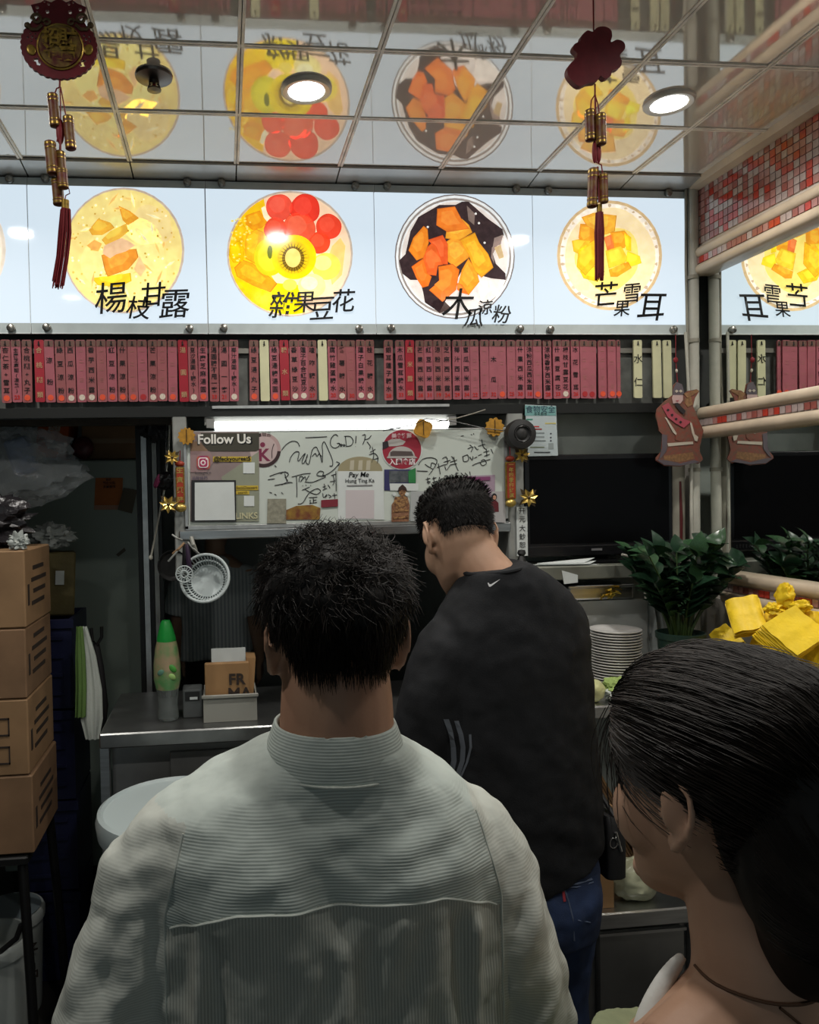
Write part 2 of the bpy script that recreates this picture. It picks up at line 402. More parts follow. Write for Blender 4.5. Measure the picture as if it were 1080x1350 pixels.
def facet(i, crop, pts, rgb, k):
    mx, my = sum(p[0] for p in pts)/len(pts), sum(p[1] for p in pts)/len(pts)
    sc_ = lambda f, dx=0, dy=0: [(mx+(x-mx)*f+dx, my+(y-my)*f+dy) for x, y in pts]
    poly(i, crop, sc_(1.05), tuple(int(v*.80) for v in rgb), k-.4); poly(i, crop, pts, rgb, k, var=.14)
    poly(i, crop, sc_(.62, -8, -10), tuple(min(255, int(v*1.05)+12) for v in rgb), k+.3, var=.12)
# 0: rim sliver
A0 = (0, 220, 3.857)
disc(0, A0, -300, 420, 330, (214, 202, 186), 1, name='bowl_print'); disc(0, A0, -300, 420, 312, (238, 226, 205), 2, name='bowl_print')
# 1: mango pomelo sago
A = A0
disc(1, A, 630, 425, 308, (196, 178, 160), 1, 320, 'bowl_print'); disc(1, A, 628, 425, 298, (252, 226, 140), 2, 310, 'bowl_print', var=.10)
disc(1, A, 640, 470, 215, (255, 238, 150), 3, 220, wob=.05); disc(1, A, 760, 300, 120, (250, 222, 150), 3, 100, wob=.08)
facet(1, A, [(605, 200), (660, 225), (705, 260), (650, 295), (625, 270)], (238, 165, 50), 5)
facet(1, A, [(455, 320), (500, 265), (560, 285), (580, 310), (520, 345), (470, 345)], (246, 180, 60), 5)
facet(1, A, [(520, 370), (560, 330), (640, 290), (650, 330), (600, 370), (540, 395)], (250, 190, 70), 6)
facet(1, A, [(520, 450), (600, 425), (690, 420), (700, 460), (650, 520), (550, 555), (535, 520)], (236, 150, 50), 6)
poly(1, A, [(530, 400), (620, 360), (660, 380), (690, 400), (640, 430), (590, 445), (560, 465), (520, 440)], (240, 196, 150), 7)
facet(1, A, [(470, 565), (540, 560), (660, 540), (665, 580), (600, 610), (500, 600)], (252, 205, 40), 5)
poly(1, A, [(440, 400), (480, 370), (520, 390), (500, 430), (470, 425)], (244, 180, 90), 5)
poly(1, A, [(680, 520), (710, 450), (745, 520), (715, 560)], (245, 200, 140), 5)
rs = random.Random(3)
for q in range(26):
    t = rs.uniform(0, 2*PI); r = rs.uniform(120, 285); x, y = 628+r*math.cos(t), 425+r*math.sin(t); a = rs.uniform(0, PI); l = rs.uniform(18, 48)
    poly(1, A, [(x-l*math.cos(a), y-l*math.sin(a)), (x+7*math.sin(a), y-7*math.cos(a)), (x+l*math.cos(a), y+l*math.sin(a)), (x-7*math.sin(a), y+7*math.cos(a))], rs.choice([(246, 206, 120), (240, 190, 110), (252, 240, 190)]), 4+q % 2)
for q in range(110):
    t = rs.uniform(0, 2*PI); r = 285*math.sqrt(rs.uniform(.1, 1)); disc(1, A, 628+r*math.cos(t), 425+r*math.sin(t), rs.uniform(4, 7), rs.choice([(222, 190, 95), (205, 170, 80), (255, 246, 205)]), 4, n=8)
# 2: mixed fruit
A = (260, 220, 4.5)
disc(2, A, 550, 515, 374, (190, 176, 160), 1, 374, 'bowl_print'); disc(2, A, 550, 517, 362, (250, 214, 178), 2, 364, 'bowl_print', var=.05)
def arcpoly(a0, a1, r, inner):
    return [(550+r*math.cos(a0+(a1-a0)*k/16), 517+r*math.sin(a0+(a1-a0)*k/16)) for k in range(17)]+inner
poly(2, A, arcpoly(PI*.62, PI*1.36, 362, [(420, 330), (440, 480), (380, 560), (470, 690), (480, 760)]), (246, 196, 20), 3)
poly(2, A, arcpoly(PI*.42, PI*.66, 358, [(380, 690), (480, 690), (600, 700)]), (250, 222, 10), 4)
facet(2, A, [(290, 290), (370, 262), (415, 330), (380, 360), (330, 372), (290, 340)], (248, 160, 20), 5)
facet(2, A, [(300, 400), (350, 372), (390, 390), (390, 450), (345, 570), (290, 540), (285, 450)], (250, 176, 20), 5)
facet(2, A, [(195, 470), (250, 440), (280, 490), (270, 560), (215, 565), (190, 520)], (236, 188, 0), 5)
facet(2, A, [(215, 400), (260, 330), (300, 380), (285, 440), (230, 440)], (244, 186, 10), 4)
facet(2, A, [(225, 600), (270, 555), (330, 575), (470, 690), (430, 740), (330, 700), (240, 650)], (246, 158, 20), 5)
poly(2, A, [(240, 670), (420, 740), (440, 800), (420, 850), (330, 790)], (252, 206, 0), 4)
for q in range(40): disc(2, A, rs.uniform(205, 320), rs.uniform(300, 560), rs.uniform(4, 9), (255, 232, 110), 6, rs.uniform(3, 6), n=8)
poly(2, A, [(380, 245), (400, 232), (428, 300), (415, 325), (395, 300)], (255, 240, 200), 6)
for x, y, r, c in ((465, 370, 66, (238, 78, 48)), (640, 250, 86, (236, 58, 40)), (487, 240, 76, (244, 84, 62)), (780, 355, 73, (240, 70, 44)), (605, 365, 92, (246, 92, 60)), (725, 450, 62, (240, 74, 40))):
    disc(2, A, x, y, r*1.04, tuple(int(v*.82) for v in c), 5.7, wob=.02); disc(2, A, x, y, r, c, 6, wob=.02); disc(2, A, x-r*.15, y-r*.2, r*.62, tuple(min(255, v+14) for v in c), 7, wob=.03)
poly(2, A, [(800, 470), (850, 420), (880, 470), (860, 640), (800, 700), (770, 560)], (252, 204, 120), 4)
disc(2, A, 765, 590, 86, (252, 224, 90), 7, 80); disc(2, A, 745, 570, 52, (255, 238, 140), 8, 44)
disc(2, A, 680, 705, 82, (250, 234, 150), 8, 72); disc(2, A, 665, 690, 50, (255, 246, 190), 9, 40)
disc(2, A, 430, 535, 92, (214, 206, 20), 7, 112); disc(2, A, 425, 535, 66, (232, 222, 40), 8, 84); disc(2, A, 432, 505, 16, (110, 120, 10), 9, 40)
disc(2, A, 575, 535, 132, (240, 214, 10), 10, 132); disc(2, A, 573, 537, 96, (222, 190, 20), 11, 98); disc(2, A, 570, 545, 66, (140, 110, 20), 12, 74); disc(2, A, 568, 540, 46, (240, 220, 120), 14, 56)
for q in range(26):
    t = 2*PI*q/26; c_, s_ = math.cos(t), math.sin(t)
    poly(2, A, [(570+50*c_-3*s_, 540+58*s_+3*c_), (570+92*c_, 540+96*s_), (570+50*c_+3*s_, 540+58*s_-3*c_)], (84, 62, 10), 13)
disc(2, A, 550, 700, 42, (250, 224, 90), 7, 34)
# 3: papaya and black jelly
A = (490, 220, 4.696)
disc(3, A, 515, 555, 372, (120, 112, 110), 1, 386, 'bowl_print'); disc(3, A, 515, 555, 364, (236, 240, 240), 2, 378, 'bowl_print')
annulus(3, A, 515, 557, 338, 350, (150, 140, 134), 3, 350, 364); disc(3, A, 515, 557, 330, (232, 222, 214), 3, 342, 'bowl_print')
poly(3, A, [(210, 540), (170, 580), (190, 660), (240, 700), (300, 700), (330, 820), (420, 900), (330, 840), (320, 780), (560, 640), (740, 690), (830, 700), (830, 660), (770, 600), (745, 520), (820, 420), (810, 385), (720, 320), (600, 215), (560, 215), (520, 235), (420, 235), (290, 310), (240, 400)], (58, 44, 46), 4, var=.2)
poly(3, A, [(330, 830), (420, 800), (500, 880), (420, 905)], (70, 54, 50), 4)
poly(3, A, [(590, 240), (640, 290), (635, 360), (600, 330)], (130, 112, 104), 5); poly(3, A, [(760, 440), (815, 420), (800, 480), (745, 500), (760, 600), (740, 560)], (150, 130, 122), 5)
poly(3, A, [(760, 500), (800, 480), (820, 560), (790, 570)], (210, 180, 130), 6)
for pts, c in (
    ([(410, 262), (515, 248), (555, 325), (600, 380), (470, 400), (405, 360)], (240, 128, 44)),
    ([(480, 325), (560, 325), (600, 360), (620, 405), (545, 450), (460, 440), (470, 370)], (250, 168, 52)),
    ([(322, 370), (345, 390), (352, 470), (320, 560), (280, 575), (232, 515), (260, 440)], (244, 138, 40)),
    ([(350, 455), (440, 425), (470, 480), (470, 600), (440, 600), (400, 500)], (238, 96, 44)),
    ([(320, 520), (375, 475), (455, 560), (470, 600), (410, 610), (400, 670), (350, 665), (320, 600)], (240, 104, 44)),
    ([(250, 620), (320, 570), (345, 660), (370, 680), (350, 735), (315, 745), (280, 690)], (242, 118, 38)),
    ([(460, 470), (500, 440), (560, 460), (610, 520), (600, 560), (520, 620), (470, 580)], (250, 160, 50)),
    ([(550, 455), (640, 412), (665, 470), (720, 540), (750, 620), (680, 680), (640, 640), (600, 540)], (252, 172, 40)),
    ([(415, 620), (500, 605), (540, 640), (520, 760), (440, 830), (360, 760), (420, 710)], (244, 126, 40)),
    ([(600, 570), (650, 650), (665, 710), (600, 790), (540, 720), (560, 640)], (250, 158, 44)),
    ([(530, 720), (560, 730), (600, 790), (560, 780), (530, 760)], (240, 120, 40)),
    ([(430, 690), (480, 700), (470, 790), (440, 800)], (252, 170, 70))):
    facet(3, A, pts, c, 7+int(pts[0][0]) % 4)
poly(3, A, [(660, 710), (830, 700), (800, 780), (720, 840), (680, 830)], (246, 236, 226), 6)
for x, y in ((348, 372), (645, 290), (665, 348), (700, 470)): disc(3, A, x, y, 7, (250, 245, 240), 11, n=10)
# 4: mango and snow fungus
A = (690, 220, 4.5)
disc(4, A, 512, 525, 312, (206, 178, 134), 1, 326, 'bowl_print'); disc(4, A, 512, 525, 294, (246, 236, 220), 2, 308, 'bowl_print')
disc(4, A, 515, 530, 270, (250, 226, 178), 3, 284, 'bowl_print', wob=.015, var=.09); disc(4, A, 500, 540, 190, (255, 224, 120), 4, 190, wob=.05)
for q in range(36):
    t = 2*PI*q/36; disc(4, A, 512+282*math.cos(t), 525+296*math.sin(t), rs.uniform(8, 15), rs.choice([(196, 176, 150), (255, 246, 232), (220, 200, 170)]), 4, rs.uniform(5, 12), n=8, wob=.2)
for pts, c in (
    ([(340, 340), (420, 345), (420, 430), (360, 470), (330, 420)], (244, 160, 44)), ([(350, 300), (420, 275), (550, 290), (540, 380), (480, 400), (380, 350)], (248, 178, 60)),
    ([(290, 440), (330, 430), (400, 440), (340, 520), (300, 500)], (250, 190, 50)), ([(330, 490), (430, 430), (440, 560), (370, 640), (320, 590)], (252, 186, 40)),
    ([(520, 390), (600, 380), (630, 420), (600, 480), (530, 480)], (244, 160, 40)), ([(490, 500), (580, 470), (615, 540), (600, 570), (510, 600)], (254, 204, 56)),
    ([(510, 610), (620, 565), (640, 600), (560, 650), (520, 650)], (242, 160, 40)), ([(620, 500), (690, 530), (700, 570), (640, 590), (610, 560)], (254, 224, 50)),
    ([(340, 620), (420, 590), (480, 620), (440, 680), (360, 660)], (252, 200, 40)), ([(480, 420), (530, 400), (540, 480), (500, 500)], (236, 120, 60)), ([(600, 390), (640, 420), (640, 500), (610, 490)], (252, 214, 40))):
    facet(4, A, pts, c, 6+int(pts[0][0]) % 4)
# --- brush lettering
chars = [(1, '楊', 144, 396, 42, .1), (1, '枝', 181, 408, 31, -.05), (1, '甘', 200, 391, 33, .08), (1, '露', 228, 403, 40, .04),
         (2, '雜', 371, 405, 37, 0), (2, '果', 400, 400, 30, .05), (2, '豆', 423, 409, 34, .06), (2, '花', 451, 399, 32, .05),
         (3, '木', 602, 404, 44, 0), (3, '瓜', 624, 420, 27, 0), (3, '涼', 639, 407, 21, .1), (3, '粉', 660, 416, 26, -.08),
         (4, '芒', 797, 391, 36, .08), (4, '果', 819, 408, 24, .05), (4, '雪', 832, 388, 28, .1), (4, '耳', 857, 407, 42, 0)]
for i, ch, x, y, s_, rt in chars:
    p = at(x, y, Y=YS-.0145)
    text('brush_lettering', ch, p, s_*.00232, m_ink, SG[i], rot=(PI/2, -rt, 0), bold=.0006, shear=.18)
# ================================================================ menu slats
def chars_mb(items, Y, shear=0.0, bold=0.0):
    b = MB()
    for ch, x, z, s_ in items:
        me = textmesh(ch, s_, bold=bold, shear=shear)
        vs = [(v.co.x+x, Y, v.co.y+z) for v in me.vertices]
        b.add(vs, [tuple(p.vertices) for p in me.polygons]); bpy.data.meshes.remove(me)
    return b
pinks = [mat('slat_pink_%d' % i, c, .45, var=.06, scale=30) for i, c in enumerate((sr(156, 88, 92), sr(164, 90, 100), sr(148, 84, 86)))]
m_red = mat('slat_red', sr(160, 36, 50), .4, var=.06); m_cream = mat('slat_cream', sr(206, 204, 166), .45, var=.05)
m_tab = mat('slat_tab', sr(112, 80, 70), .5, var=.1); m_slot = mat('slat_slot', (.006, .006, .006), .6)
m_gold = mat('faded_gold_ink', sr(186, 148, 110), .5); m_faint = mat('faint_ink', sr(160, 112, 96), .5)
stk = {'o': mat('sticker_orange', sr(226, 84, 52), .5, var=.08), 'r': mat('sticker_red', sr(170, 40, 44), .5), 'w': mat('sticker_white', sr(214, 200, 184), .5, var=.15, scale=300), 'n': mat('red_ink', sr(190, 36, 30), .5)}
SL = [(8, 'p', '杏仁茶+雪耳', 'o'), (21.5, 'p', '生磨芝麻糊(凍熱)', 'n'), (36, 'p', '合桃糊+丸子', 'o'), (52, 'r', '合桃糊類', ''), (65, 'p', '涼粉', 'o'), (79, 'p', '綠豆涼粉', 'o'), (93, 'p', '西瓜涼粉', 'w'), (107, 'p', '', 'w'), (121, 'p', '香芋西米露', 'w'), (134, 'p', '', 'o'), (147.5, 'p', '紅豆涼粉', 'o'), (162, 'p', '什果涼粉', 'o'), (175, 'p', '', 'o'), (188, 'p', '', 'r'), (202, 'p', '芒果涼粉', 'w'), (214.5, 'p', '', 'w'), (228, 'p', '', 'o'), (241.5, 'r', '湯圓類', ''), (254.5, 'p', '豆沙湯圓(糖水)', 'w'), (268, 'p', '生磨芝麻湯圓', 'o'), (282.5, 'p', '湯圓糖不甩一客', 'n'), (296, 'p', '湯圓一客', 'n'), (309, 'p', '椰汁湯圓(糖水)', 'w'), (335.5, 'p', '綠豆湯丸子', 'o'), (349, 'c', '', ''), (362, 'p', '綠豆湯糖湯圓', 'o'), (375, 'r', '糖水類', ''), (388, 'p', '香草綠豆沙', 'w'), (400, 'p', '蓮子百合紅豆沙', 'w'), (412, 'p', '喳咋糖水', 'n'), (425.5, 'c', '', ''), (438.5, 'p', '腐竹雞蛋糖水', 'n'), (451.5, 'p', '番薯糖水', 'w'), (463, 'p', '', 'n'), (476, 'p', '蓮子白果糖水', 'w'), (488, 'p', '桂花糖水', 'w'), (513, 'p', '銀耳蓮子糖水', 'n'), (528, 'p', '木瓜雪耳糖水', 'n'), (541, 'r', '西米露類', ''), (554.5, 'p', '芒果西米露', 'n'), (565.5, 'p', '紅豆西米露', 'n'), (577, 'p', '涼粉西米露', 'n'), (589, 'p', '芝麻西米露', 'n'), (603, 'p', '椰汁西米露', 'n'), (614.5, 'p', '蜜瓜西米露', 'n'), (625.5, 'p', '', 'n'), (639, 'p', '', 'n'), (651, 'p', '木瓜', 'n'), (662, 'p', '', 'o'), (674.5, 'p', '', 'n'), (686.5, 'p', '什果西米露', 'n'), (698.5, 'p', '涼粉西瓜西米露', 'n'), (708.5, 'p', '', 'o'), (722, 'p', '涼粉香芋西米露', 'n'), (734.5, 'p', '什果豆腐花', 'n'), (746.5, 'p', '楊枝甘露豆花', 'w'), (758.5, 'p', '冰花雪耳', 'n'), (770.5, 'p', '', 'r'), (782, 'p', '', 'r'), (795, 'p', '', 'o'), (806.5, 'p', '', 'o'), (816, 'p', '', 'o'), (841, 'c', '水仁', ''), (866.5, 'c', '', ''), (880, 'c', '', '')]
EN = dict(zip([s_[2] for s_ in SL if s_[2]], ['almond tea with snow fungus', 'ground sesame soup', 'walnut soup with dumplings', 'walnut soups, a gold heading', 'plain grass jelly', 'mung bean grass jelly', 'watermelon grass jelly', 'taro sago', 'red bean grass jelly', 'mixed fruit grass jelly', 'mango grass jelly', 'glutinous dumplings, a gold heading', 'red bean paste dumplings', 'ground sesame dumplings', 'sugar-coated dumplings', 'one order of dumplings', 'coconut dumplings', 'mung bean soup with dumplings', 'mung bean syrup dumplings', 'sweet soups, a gold heading', 'herbal mung bean soup', 'lotus seed and red bean soup', 'mixed bean sweet soup', 'bean curd and egg soup', 'sweet potato soup', 'lotus seed and ginkgo soup', 'osmanthus soup', 'snow fungus and lotus seed soup', 'papaya and snow fungus soup', 'sago desserts, a gold heading', 'mango sago', 'red bean sago', 'grass jelly sago', 'sesame sago', 'coconut sago', 'honeydew sago', 'papaya', 'mixed fruit sago', 'grass jelly watermelon sago', 'grass jelly taro sago', 'mixed fruit bean curd', 'mango pomelo bean curd', 'iced snow fungus', 'two large brushed strokes']))
def rrect(w, h, r, n=3):
    out = []
    for cx_, cz_, a0 in ((w/2-r, -h/2+r, -PI/2), (w/2-r, h/2-r, 0), (-w/2+r, h/2-r, PI/2), (-w/2+r, -h/2+r, PI)):
        for k in range(n+1): t = a0+PI/2*k/n; out.append((cx_+r*math.cos(t), cz_+r*math.sin(t)))
    return out
slat_me = {}
for i, (px, kind, tx, st) in enumerate(SL):
    x = at(px, 490, Y=2.305).x; zt, zb = 2.173, 1.988+random.uniform(0, .003)
    w = .0275 if px != 816 else .012
    ry = random.uniform(-.012, .012); yo = 2.306+random.uniform(-.003, .003)
    M = {'p': pinks[(i*7) % 3 if px < 600 else 1], 'r': m_red, 'c': m_cream}[kind]
    cn = {'p': 'pink', 'r': 'dark red', 'c': 'cream'}[kind]
    def nb_(j, st_):
        while 0 <= j < len(SL) and not SL[j][2]: j += st_
        return j if 0 <= j < len(SL) else None
    if tx: lb = '%s menu plaque lettered in Chinese for %s' % (cn, EN[tx])
    else:
        d = {'o': 'with an orange price dot', 'w': 'with a pale price dot', 'r': 'with a dark red price dot', 'n': 'with a red price number', '': ''}[st]
        l_, r_ = nb_(i, -1), nb_(i, 1); where = ('after the %s plaque' % EN[SL[l_][2]].split(',')[0]) if l_ is not None and i-l_ == 1 else ('before the %s plaque' % EN[SL[r_][2]].split(',')[0]) if r_ is not None and r_-i == 1 else ('%s, %s after the %s plaque' % (d, ('second', 'third', 'fourth')[min(i-l_-2, 2)], EN[SL[l_][2]].split(',')[0]) if l_ is not None else d)
        lb = ('worn pink plaque ' if kind == 'p' else 'blank cream plaque ')+where
        if px == 816: lb = 'narrow half-hidden pink plaque ending the pink row'
        if px == 866.5: lb = 'blank cream plaque with a short dash near its foot'
        if px == 880: lb = 'blank cream plaque beside the hanging paper figure thread'
    t = empty('menu_plaque', (x, yo, zt), lb, 'menu plaque', 'hanging dessert menu plaques under the sign')
    h = zt-zb
    MB().prism(rrect(w, h, .004), (x, yo, (zt+zb)/2), (1, 0, 0), (0, 0, 1), -.006).build('slat_board', M, t)
    front = yo-.0002
    if kind == 'p': MB().bx(x-w/2+.001, x+w/2-.001, front-.0006, front+.001, zt-.020, zt-.002).build('tab', m_tab, t)
    MB().tube([(x, front-.0016, zt-.004), (x, front-.0016, zt-.010), (x, front-.0016, zt-.016)], [.0014, .0018, .0034], 6).build('hook', m_slot, t)
    if tx:
        n = len(tx); top, bot = zt-.032, zb+(.034 if st else .02)
        size = min(.0185, (top-bot)/max(n-1, 1)*.95) if n > 1 else .018
        if kind == 'c': size = .03
        its = [(c, x, top-(top-bot)*(k/(n-1) if n > 1 else .5), size) for k, c in enumerate(tx)] if n > 2 else [(c, x, top-.03-(top-bot-.03)*k*.72, size*1.02) for k, c in enumerate(tx)]
        chars_mb(its, front-.001, bold=.0002).build('lettering', m_gold if kind == 'r' else m_ink, t)['kind'] = 'stuff'
    elif kind == 'p':
        n = 4+i % 2; top, bot = zt-.036, zb+.036
        chars_mb([(c, x, top-(top-bot)*k/(n-1), .014) for k, c in enumerate('一二一三一'[:n])], front-.001).build('worn_lettering', m_faint, t)['kind'] = 'stuff'
    if st in ('o', 'w', 'r'):
        MB().lathe([(.0003, .0008), (.0088, .0008), (.0088, 0)], 16, (x, front-.0002, zb+.0135), R90).build('price_sticker', stk[st], t)
    elif st == 'n':
        chars_mb([(str(18+(i*5) % 17), x, zb+.0135, .0165)], front-.001, bold=.0004).build('price_number', stk['n'], t)['kind'] = 'stuff'
    t.rotation_euler = (0, ry, 0)

# ================================================================ lamp tube, whiteboard and what is on it
YB = 2.292
tb = empty('fluorescent_lamp', (.33, 2.31, 1.915), 'lit white fluorescent tube above the whiteboard', 'lamp')
a = at(283, 559, Y=2.305); b_ = at(590, 561, Y=2.305); b_.z = a.z = .5*(a.z+b_.z)
MB().tube([(a.x, 2.30, a.z), (b_.x, 2.30, b_.z)], .0125, 12).build('glowing_tube', mat('tube_glow', (1, 1, 1), .3, emit=(.96, 1.0, .98), es=TUBE_E), tb, smooth=True)
MB().bx(a.x-.03, b_.x+.03, 2.312, 2.335, a.z+.004, a.z+.03).build('batten', mat('batten_white', (.4, .4, .38), .4), tb)
for q in (a.x-.012, b_.x+.012): MB().bx(q-.012, q+.012, 2.29, 2.315, a.z-.006, a.z+.02).build('lamp_holder', mat('holder', (.25, .25, .24), .5), tb)

wbd = empty('whiteboard', (.38, YB, 1.6), 'handwritten white board in aluminium frame under the tube lamp', 'whiteboard')
m_wb = mat('whiteboard_face', sr(196, 204, 196), .25, var=.04, scale=5)
p0, p1, p2 = at(246, 566, Y=YB), at(664, 560, Y=YB), at(455, 688, Y=YB)
bx0, bx1, bz0, bz1 = p0.x, p1.x, p2.z, 1.893
MB().bx(bx0, bx1, YB, YB+.012, bz0, bz1).build('writing_surface', m_wb, wbd)
for args in ((bx0-.012, bx0, bz0-.012, bz1+.004), (bx1, bx1+.012, bz0-.012, bz1+.004)): MB().bx(args[0], args[1], YB-.0004, YB+.014, args[2], args[3]).build('frame_side', alu, wbd, bevel=.002)
MB().bx(bx0-.012, bx1+.012, YB-.0004, YB+.014, bz0-.014, bz0).build('frame_bottom', alu, wbd, bevel=.002)
MB().bx(bx0-.012, bx1+.012, YB-.0004, YB+.014, bz1, bz1+.006).build('frame_top', alu, wbd, bevel=.002)
MB().bx(bx0-.03, bx1+.02, YB-.0005, YB+.05, bz0-.042, bz0-.014).build('ledge', steel, wbd, bevel=.003)
B1, B2, B3 = (240, 550, 7.714), (370, 560, 7.2), (490, 560, 5.684)
B0 = (0, 0, 1.0)
def bp(crop, x, y, k=0): ox, oy, s_ = crop; return at(ox+x/s_, oy+y/s_, Y=YB-.001-.0007*k)
m_marker = mat('marker_ink', (.010, .011, .014), .4)
def stroke(crop, pts, r=.0012, M=None, par=None, k=0, name='marker_stroke'):
    P = [bp(crop, x, y, k) for x, y in pts]
    if len(P) > 2:                                   # smooth
        Q = []
        for i in range(len(P)-1):
            a, b, c, d = P[max(i-1, 0)], P[i], P[i+1], P[min(i+2, len(P)-1)]
            for t in (0, .33, .66): Q.append(.5*((2*b)+(c-a)*t+(2*a-5*b+4*c-d)*t*t+(3*b-a-3*c+d)*t**3))
        P = Q+[P[-1]]
    b = MB().tube(P, r, 5); return b.build(name, M or m_marker, par or wbd)
for s_ in ([(10, 240), (50, 190), (110, 155), (160, 165), (180, 205)], [(85, 355), (95, 310), (135, 260), (175, 260), (165, 320), (170, 345), (205, 300), (235, 270), (205, 340), (215, 370), (250, 310), (255, 280), (240, 350), (265, 375), (280, 330), (300, 240), (335, 210), (355, 240), (380, 300), (395, 360), (400, 260), (395, 200), (415, 160), (450, 230), (480, 300), (495, 350), (490, 390), (465, 390)],
           [(300, 300), (330, 270), (345, 300), (365, 275), (390, 300)], [(545, 110), (520, 90), (480, 130), (475, 190), (510, 220), (550, 205), (560, 175), (535, 178)], [(575, 195), (565, 180), (572, 205), (585, 195), (575, 180)], [(600, 200), (592, 185), (600, 205), (612, 193), (600, 183)],
           [(615, 110), (625, 200)], [(605, 110), (660, 110), (690, 150), (670, 195), (620, 205)], [(718, 105), (712, 175)], [(711, 205), (713, 207)], [(235, 122), (330, 118), (440, 112)],
           [(775, 100), (805, 95), (795, 150), (780, 185)], [(800, 140), (835, 130), (860, 100)], [(820, 160), (850, 200), (845, 230)], [(850, 260), (900, 230)], [(870, 210), (885, 290), (865, 360)], [(840, 285), (890, 270), (925, 310), (915, 370)], [(880, 330), (930, 315)],
           [(105, 495), (160, 480), (220, 465), (285, 460)], [(150, 490), (155, 600), (155, 685)], [(175, 540), (185, 490), (215, 500), (190, 540), (235, 490), (240, 530), (270, 480)], [(230, 540), (300, 545), (390, 510), (430, 490), (345, 480), (370, 440), (410, 450), (400, 480), (440, 470), (500, 430), (555, 370)], [(530, 350), (560, 365), (545, 390)],
           [(210, 575), (212, 580)], [(240, 570), (243, 578)], [(285, 570), (288, 578)], [(205, 620), (250, 600), (275, 590)], [(230, 610), (280, 640), (340, 660), (380, 630), (350, 605), (300, 625), (260, 660), (210, 740), (165, 750)],
           [(270, 690), (350, 685)], [(310, 690), (312, 740)], [(280, 712), (282, 742)], [(275, 745), (345, 735)], [(315, 715), (340, 712)], [(400, 590), (430, 580)], [(415, 560), (420, 610)], [(400, 620), (440, 600)], [(450, 570), (470, 600)], [(480, 480), (530, 465)], [(500, 480), (510, 540), (495, 570)], [(525, 440), (528, 630)], [(470, 540), (520, 530)],
           [(400, 650), (410, 690), (440, 660), (430, 690)], [(450, 660), (480, 680), (460, 690)], [(490, 670), (535, 665)], [(510, 650), (515, 700)],
           [(0, 465), (40, 445), (75, 470), (50, 500)], [(40, 495), (70, 530)], [(10, 570), (60, 545), (115, 550)]): stroke(B2, s_)
for s_ in ([(340, 345), (420, 348)], [(350, 300), (380, 260), (440, 245), (490, 265), (470, 320), (430, 375)], [(400, 295), (440, 320), (450, 285), (480, 300), (460, 330), (440, 320)], [(500, 290), (515, 370)], [(490, 320), (540, 300)], [(530, 255), (560, 240), (570, 290), (540, 300)], [(540, 280), (590, 265)], [(550, 310), (560, 340), (590, 300)], [(600, 235), (615, 260)], [(590, 280), (640, 262)], [(615, 240), (630, 300), (650, 345)],
           [(590, 300), (640, 290)], [(735, 150), (750, 160)], [(720, 180), (760, 165), (745, 205)], [(770, 160), (790, 185), (800, 180)], [(800, 160), (850, 145)], [(825, 110), (835, 160), (860, 185)], [(680, 240), (720, 225), (725, 265), (690, 275), (685, 240)], [(735, 240), (755, 265), (760, 235)], [(770, 250), (790, 240)], [(800, 230), (825, 220)], [(840, 205), (880, 195)], [(860, 180), (865, 240)], [(845, 235), (885, 220)], [(895, 180), (910, 215)], [(755, 305), (800, 285), (890, 258)], [(820, 270), (845, 260), (860, 290), (830, 305), (815, 285)],
           [(405, 410), (440, 400)], [(420, 395), (425, 440), (440, 425), (415, 430)], [(455, 405), (485, 395)], [(465, 390), (470, 440)], [(455, 435), (490, 420)], [(510, 390), (500, 430)], [(515, 410), (535, 400)], [(545, 385), (570, 380), (555, 400), (575, 400), (560, 425)], [(590, 375), (585, 405), (610, 395), (600, 370)], [(625, 370), (650, 360)], [(635, 355), (640, 395)], [(625, 395), (655, 380)], [(670, 360), (690, 380)], [(700, 360), (720, 380)], [(735, 350), (740, 375)],
           [(450, 465), (480, 460)], [(465, 450), (460, 490)], [(490, 460), (510, 480), (500, 455)], [(545, 455), (575, 450), (560, 475)], [(590, 440), (600, 470), (615, 445)], [(625, 440), (650, 438)], [(670, 85), (690, 82)], [(745, 70), (752, 78)], [(762, 65), (768, 72)]): stroke(B3, s_)
for s_ in ([(600, 415), (640, 410)], [(610, 395), (650, 380), (690, 370), (720, 375)], [(700, 380), (715, 430)], [(640, 450), (740, 430)], [(610, 490), (625, 495)], [(680, 490), (690, 500)], [(640, 500), (650, 508)], [(650, 340), (640, 330)]): stroke((220, 540, 4.5), s_)

m_paper = mat('paper_white', sr(206, 212, 210), .5, var=.03)
def sheet(name, crop, quad, M, label, cat='poster', k=1, parent=None, thick=.0012):
    P = [bp(crop, x, y, k) for x, y in quad]; c = sum(P, Vector())/len(P)
    b = MB(); n = len(P); Q = [p+Vector((0, thick, 0)) for p in P]
    b.add(P+Q, [tuple(range(n)), tuple(range(2*n-1, n-1, -1))]+[(i, i+n, (i+1) % n+n, (i+1) % n) for i in range(n)])
    if parent: return b.build(name, M, parent)
    return tag(b.build(name, M), label, cat)
def circ(x, y, r, n=32, a0=0, a1=2*PI, ry=None): return [(x+r*math.cos(a0+(a1-a0)*i/n), y+(ry or r)*math.sin(a0+(a1-a0)*i/n)) for i in range(n+(0 if a1-a0 > 6.28 else 1))]
def txt(s_, crop, x, y, size_px, M, par, k=3, rot=0, name='lettering', **kw):
    p = bp(crop, x, y, k); return text(name, s_, p, size_px/crop[2]*.00236, M, par, rot=(PI/2, -rot, 0), **kw)
def pm_(n, rgb, **k): return mat('ink_'+n, sr(*rgb), .5, **k)
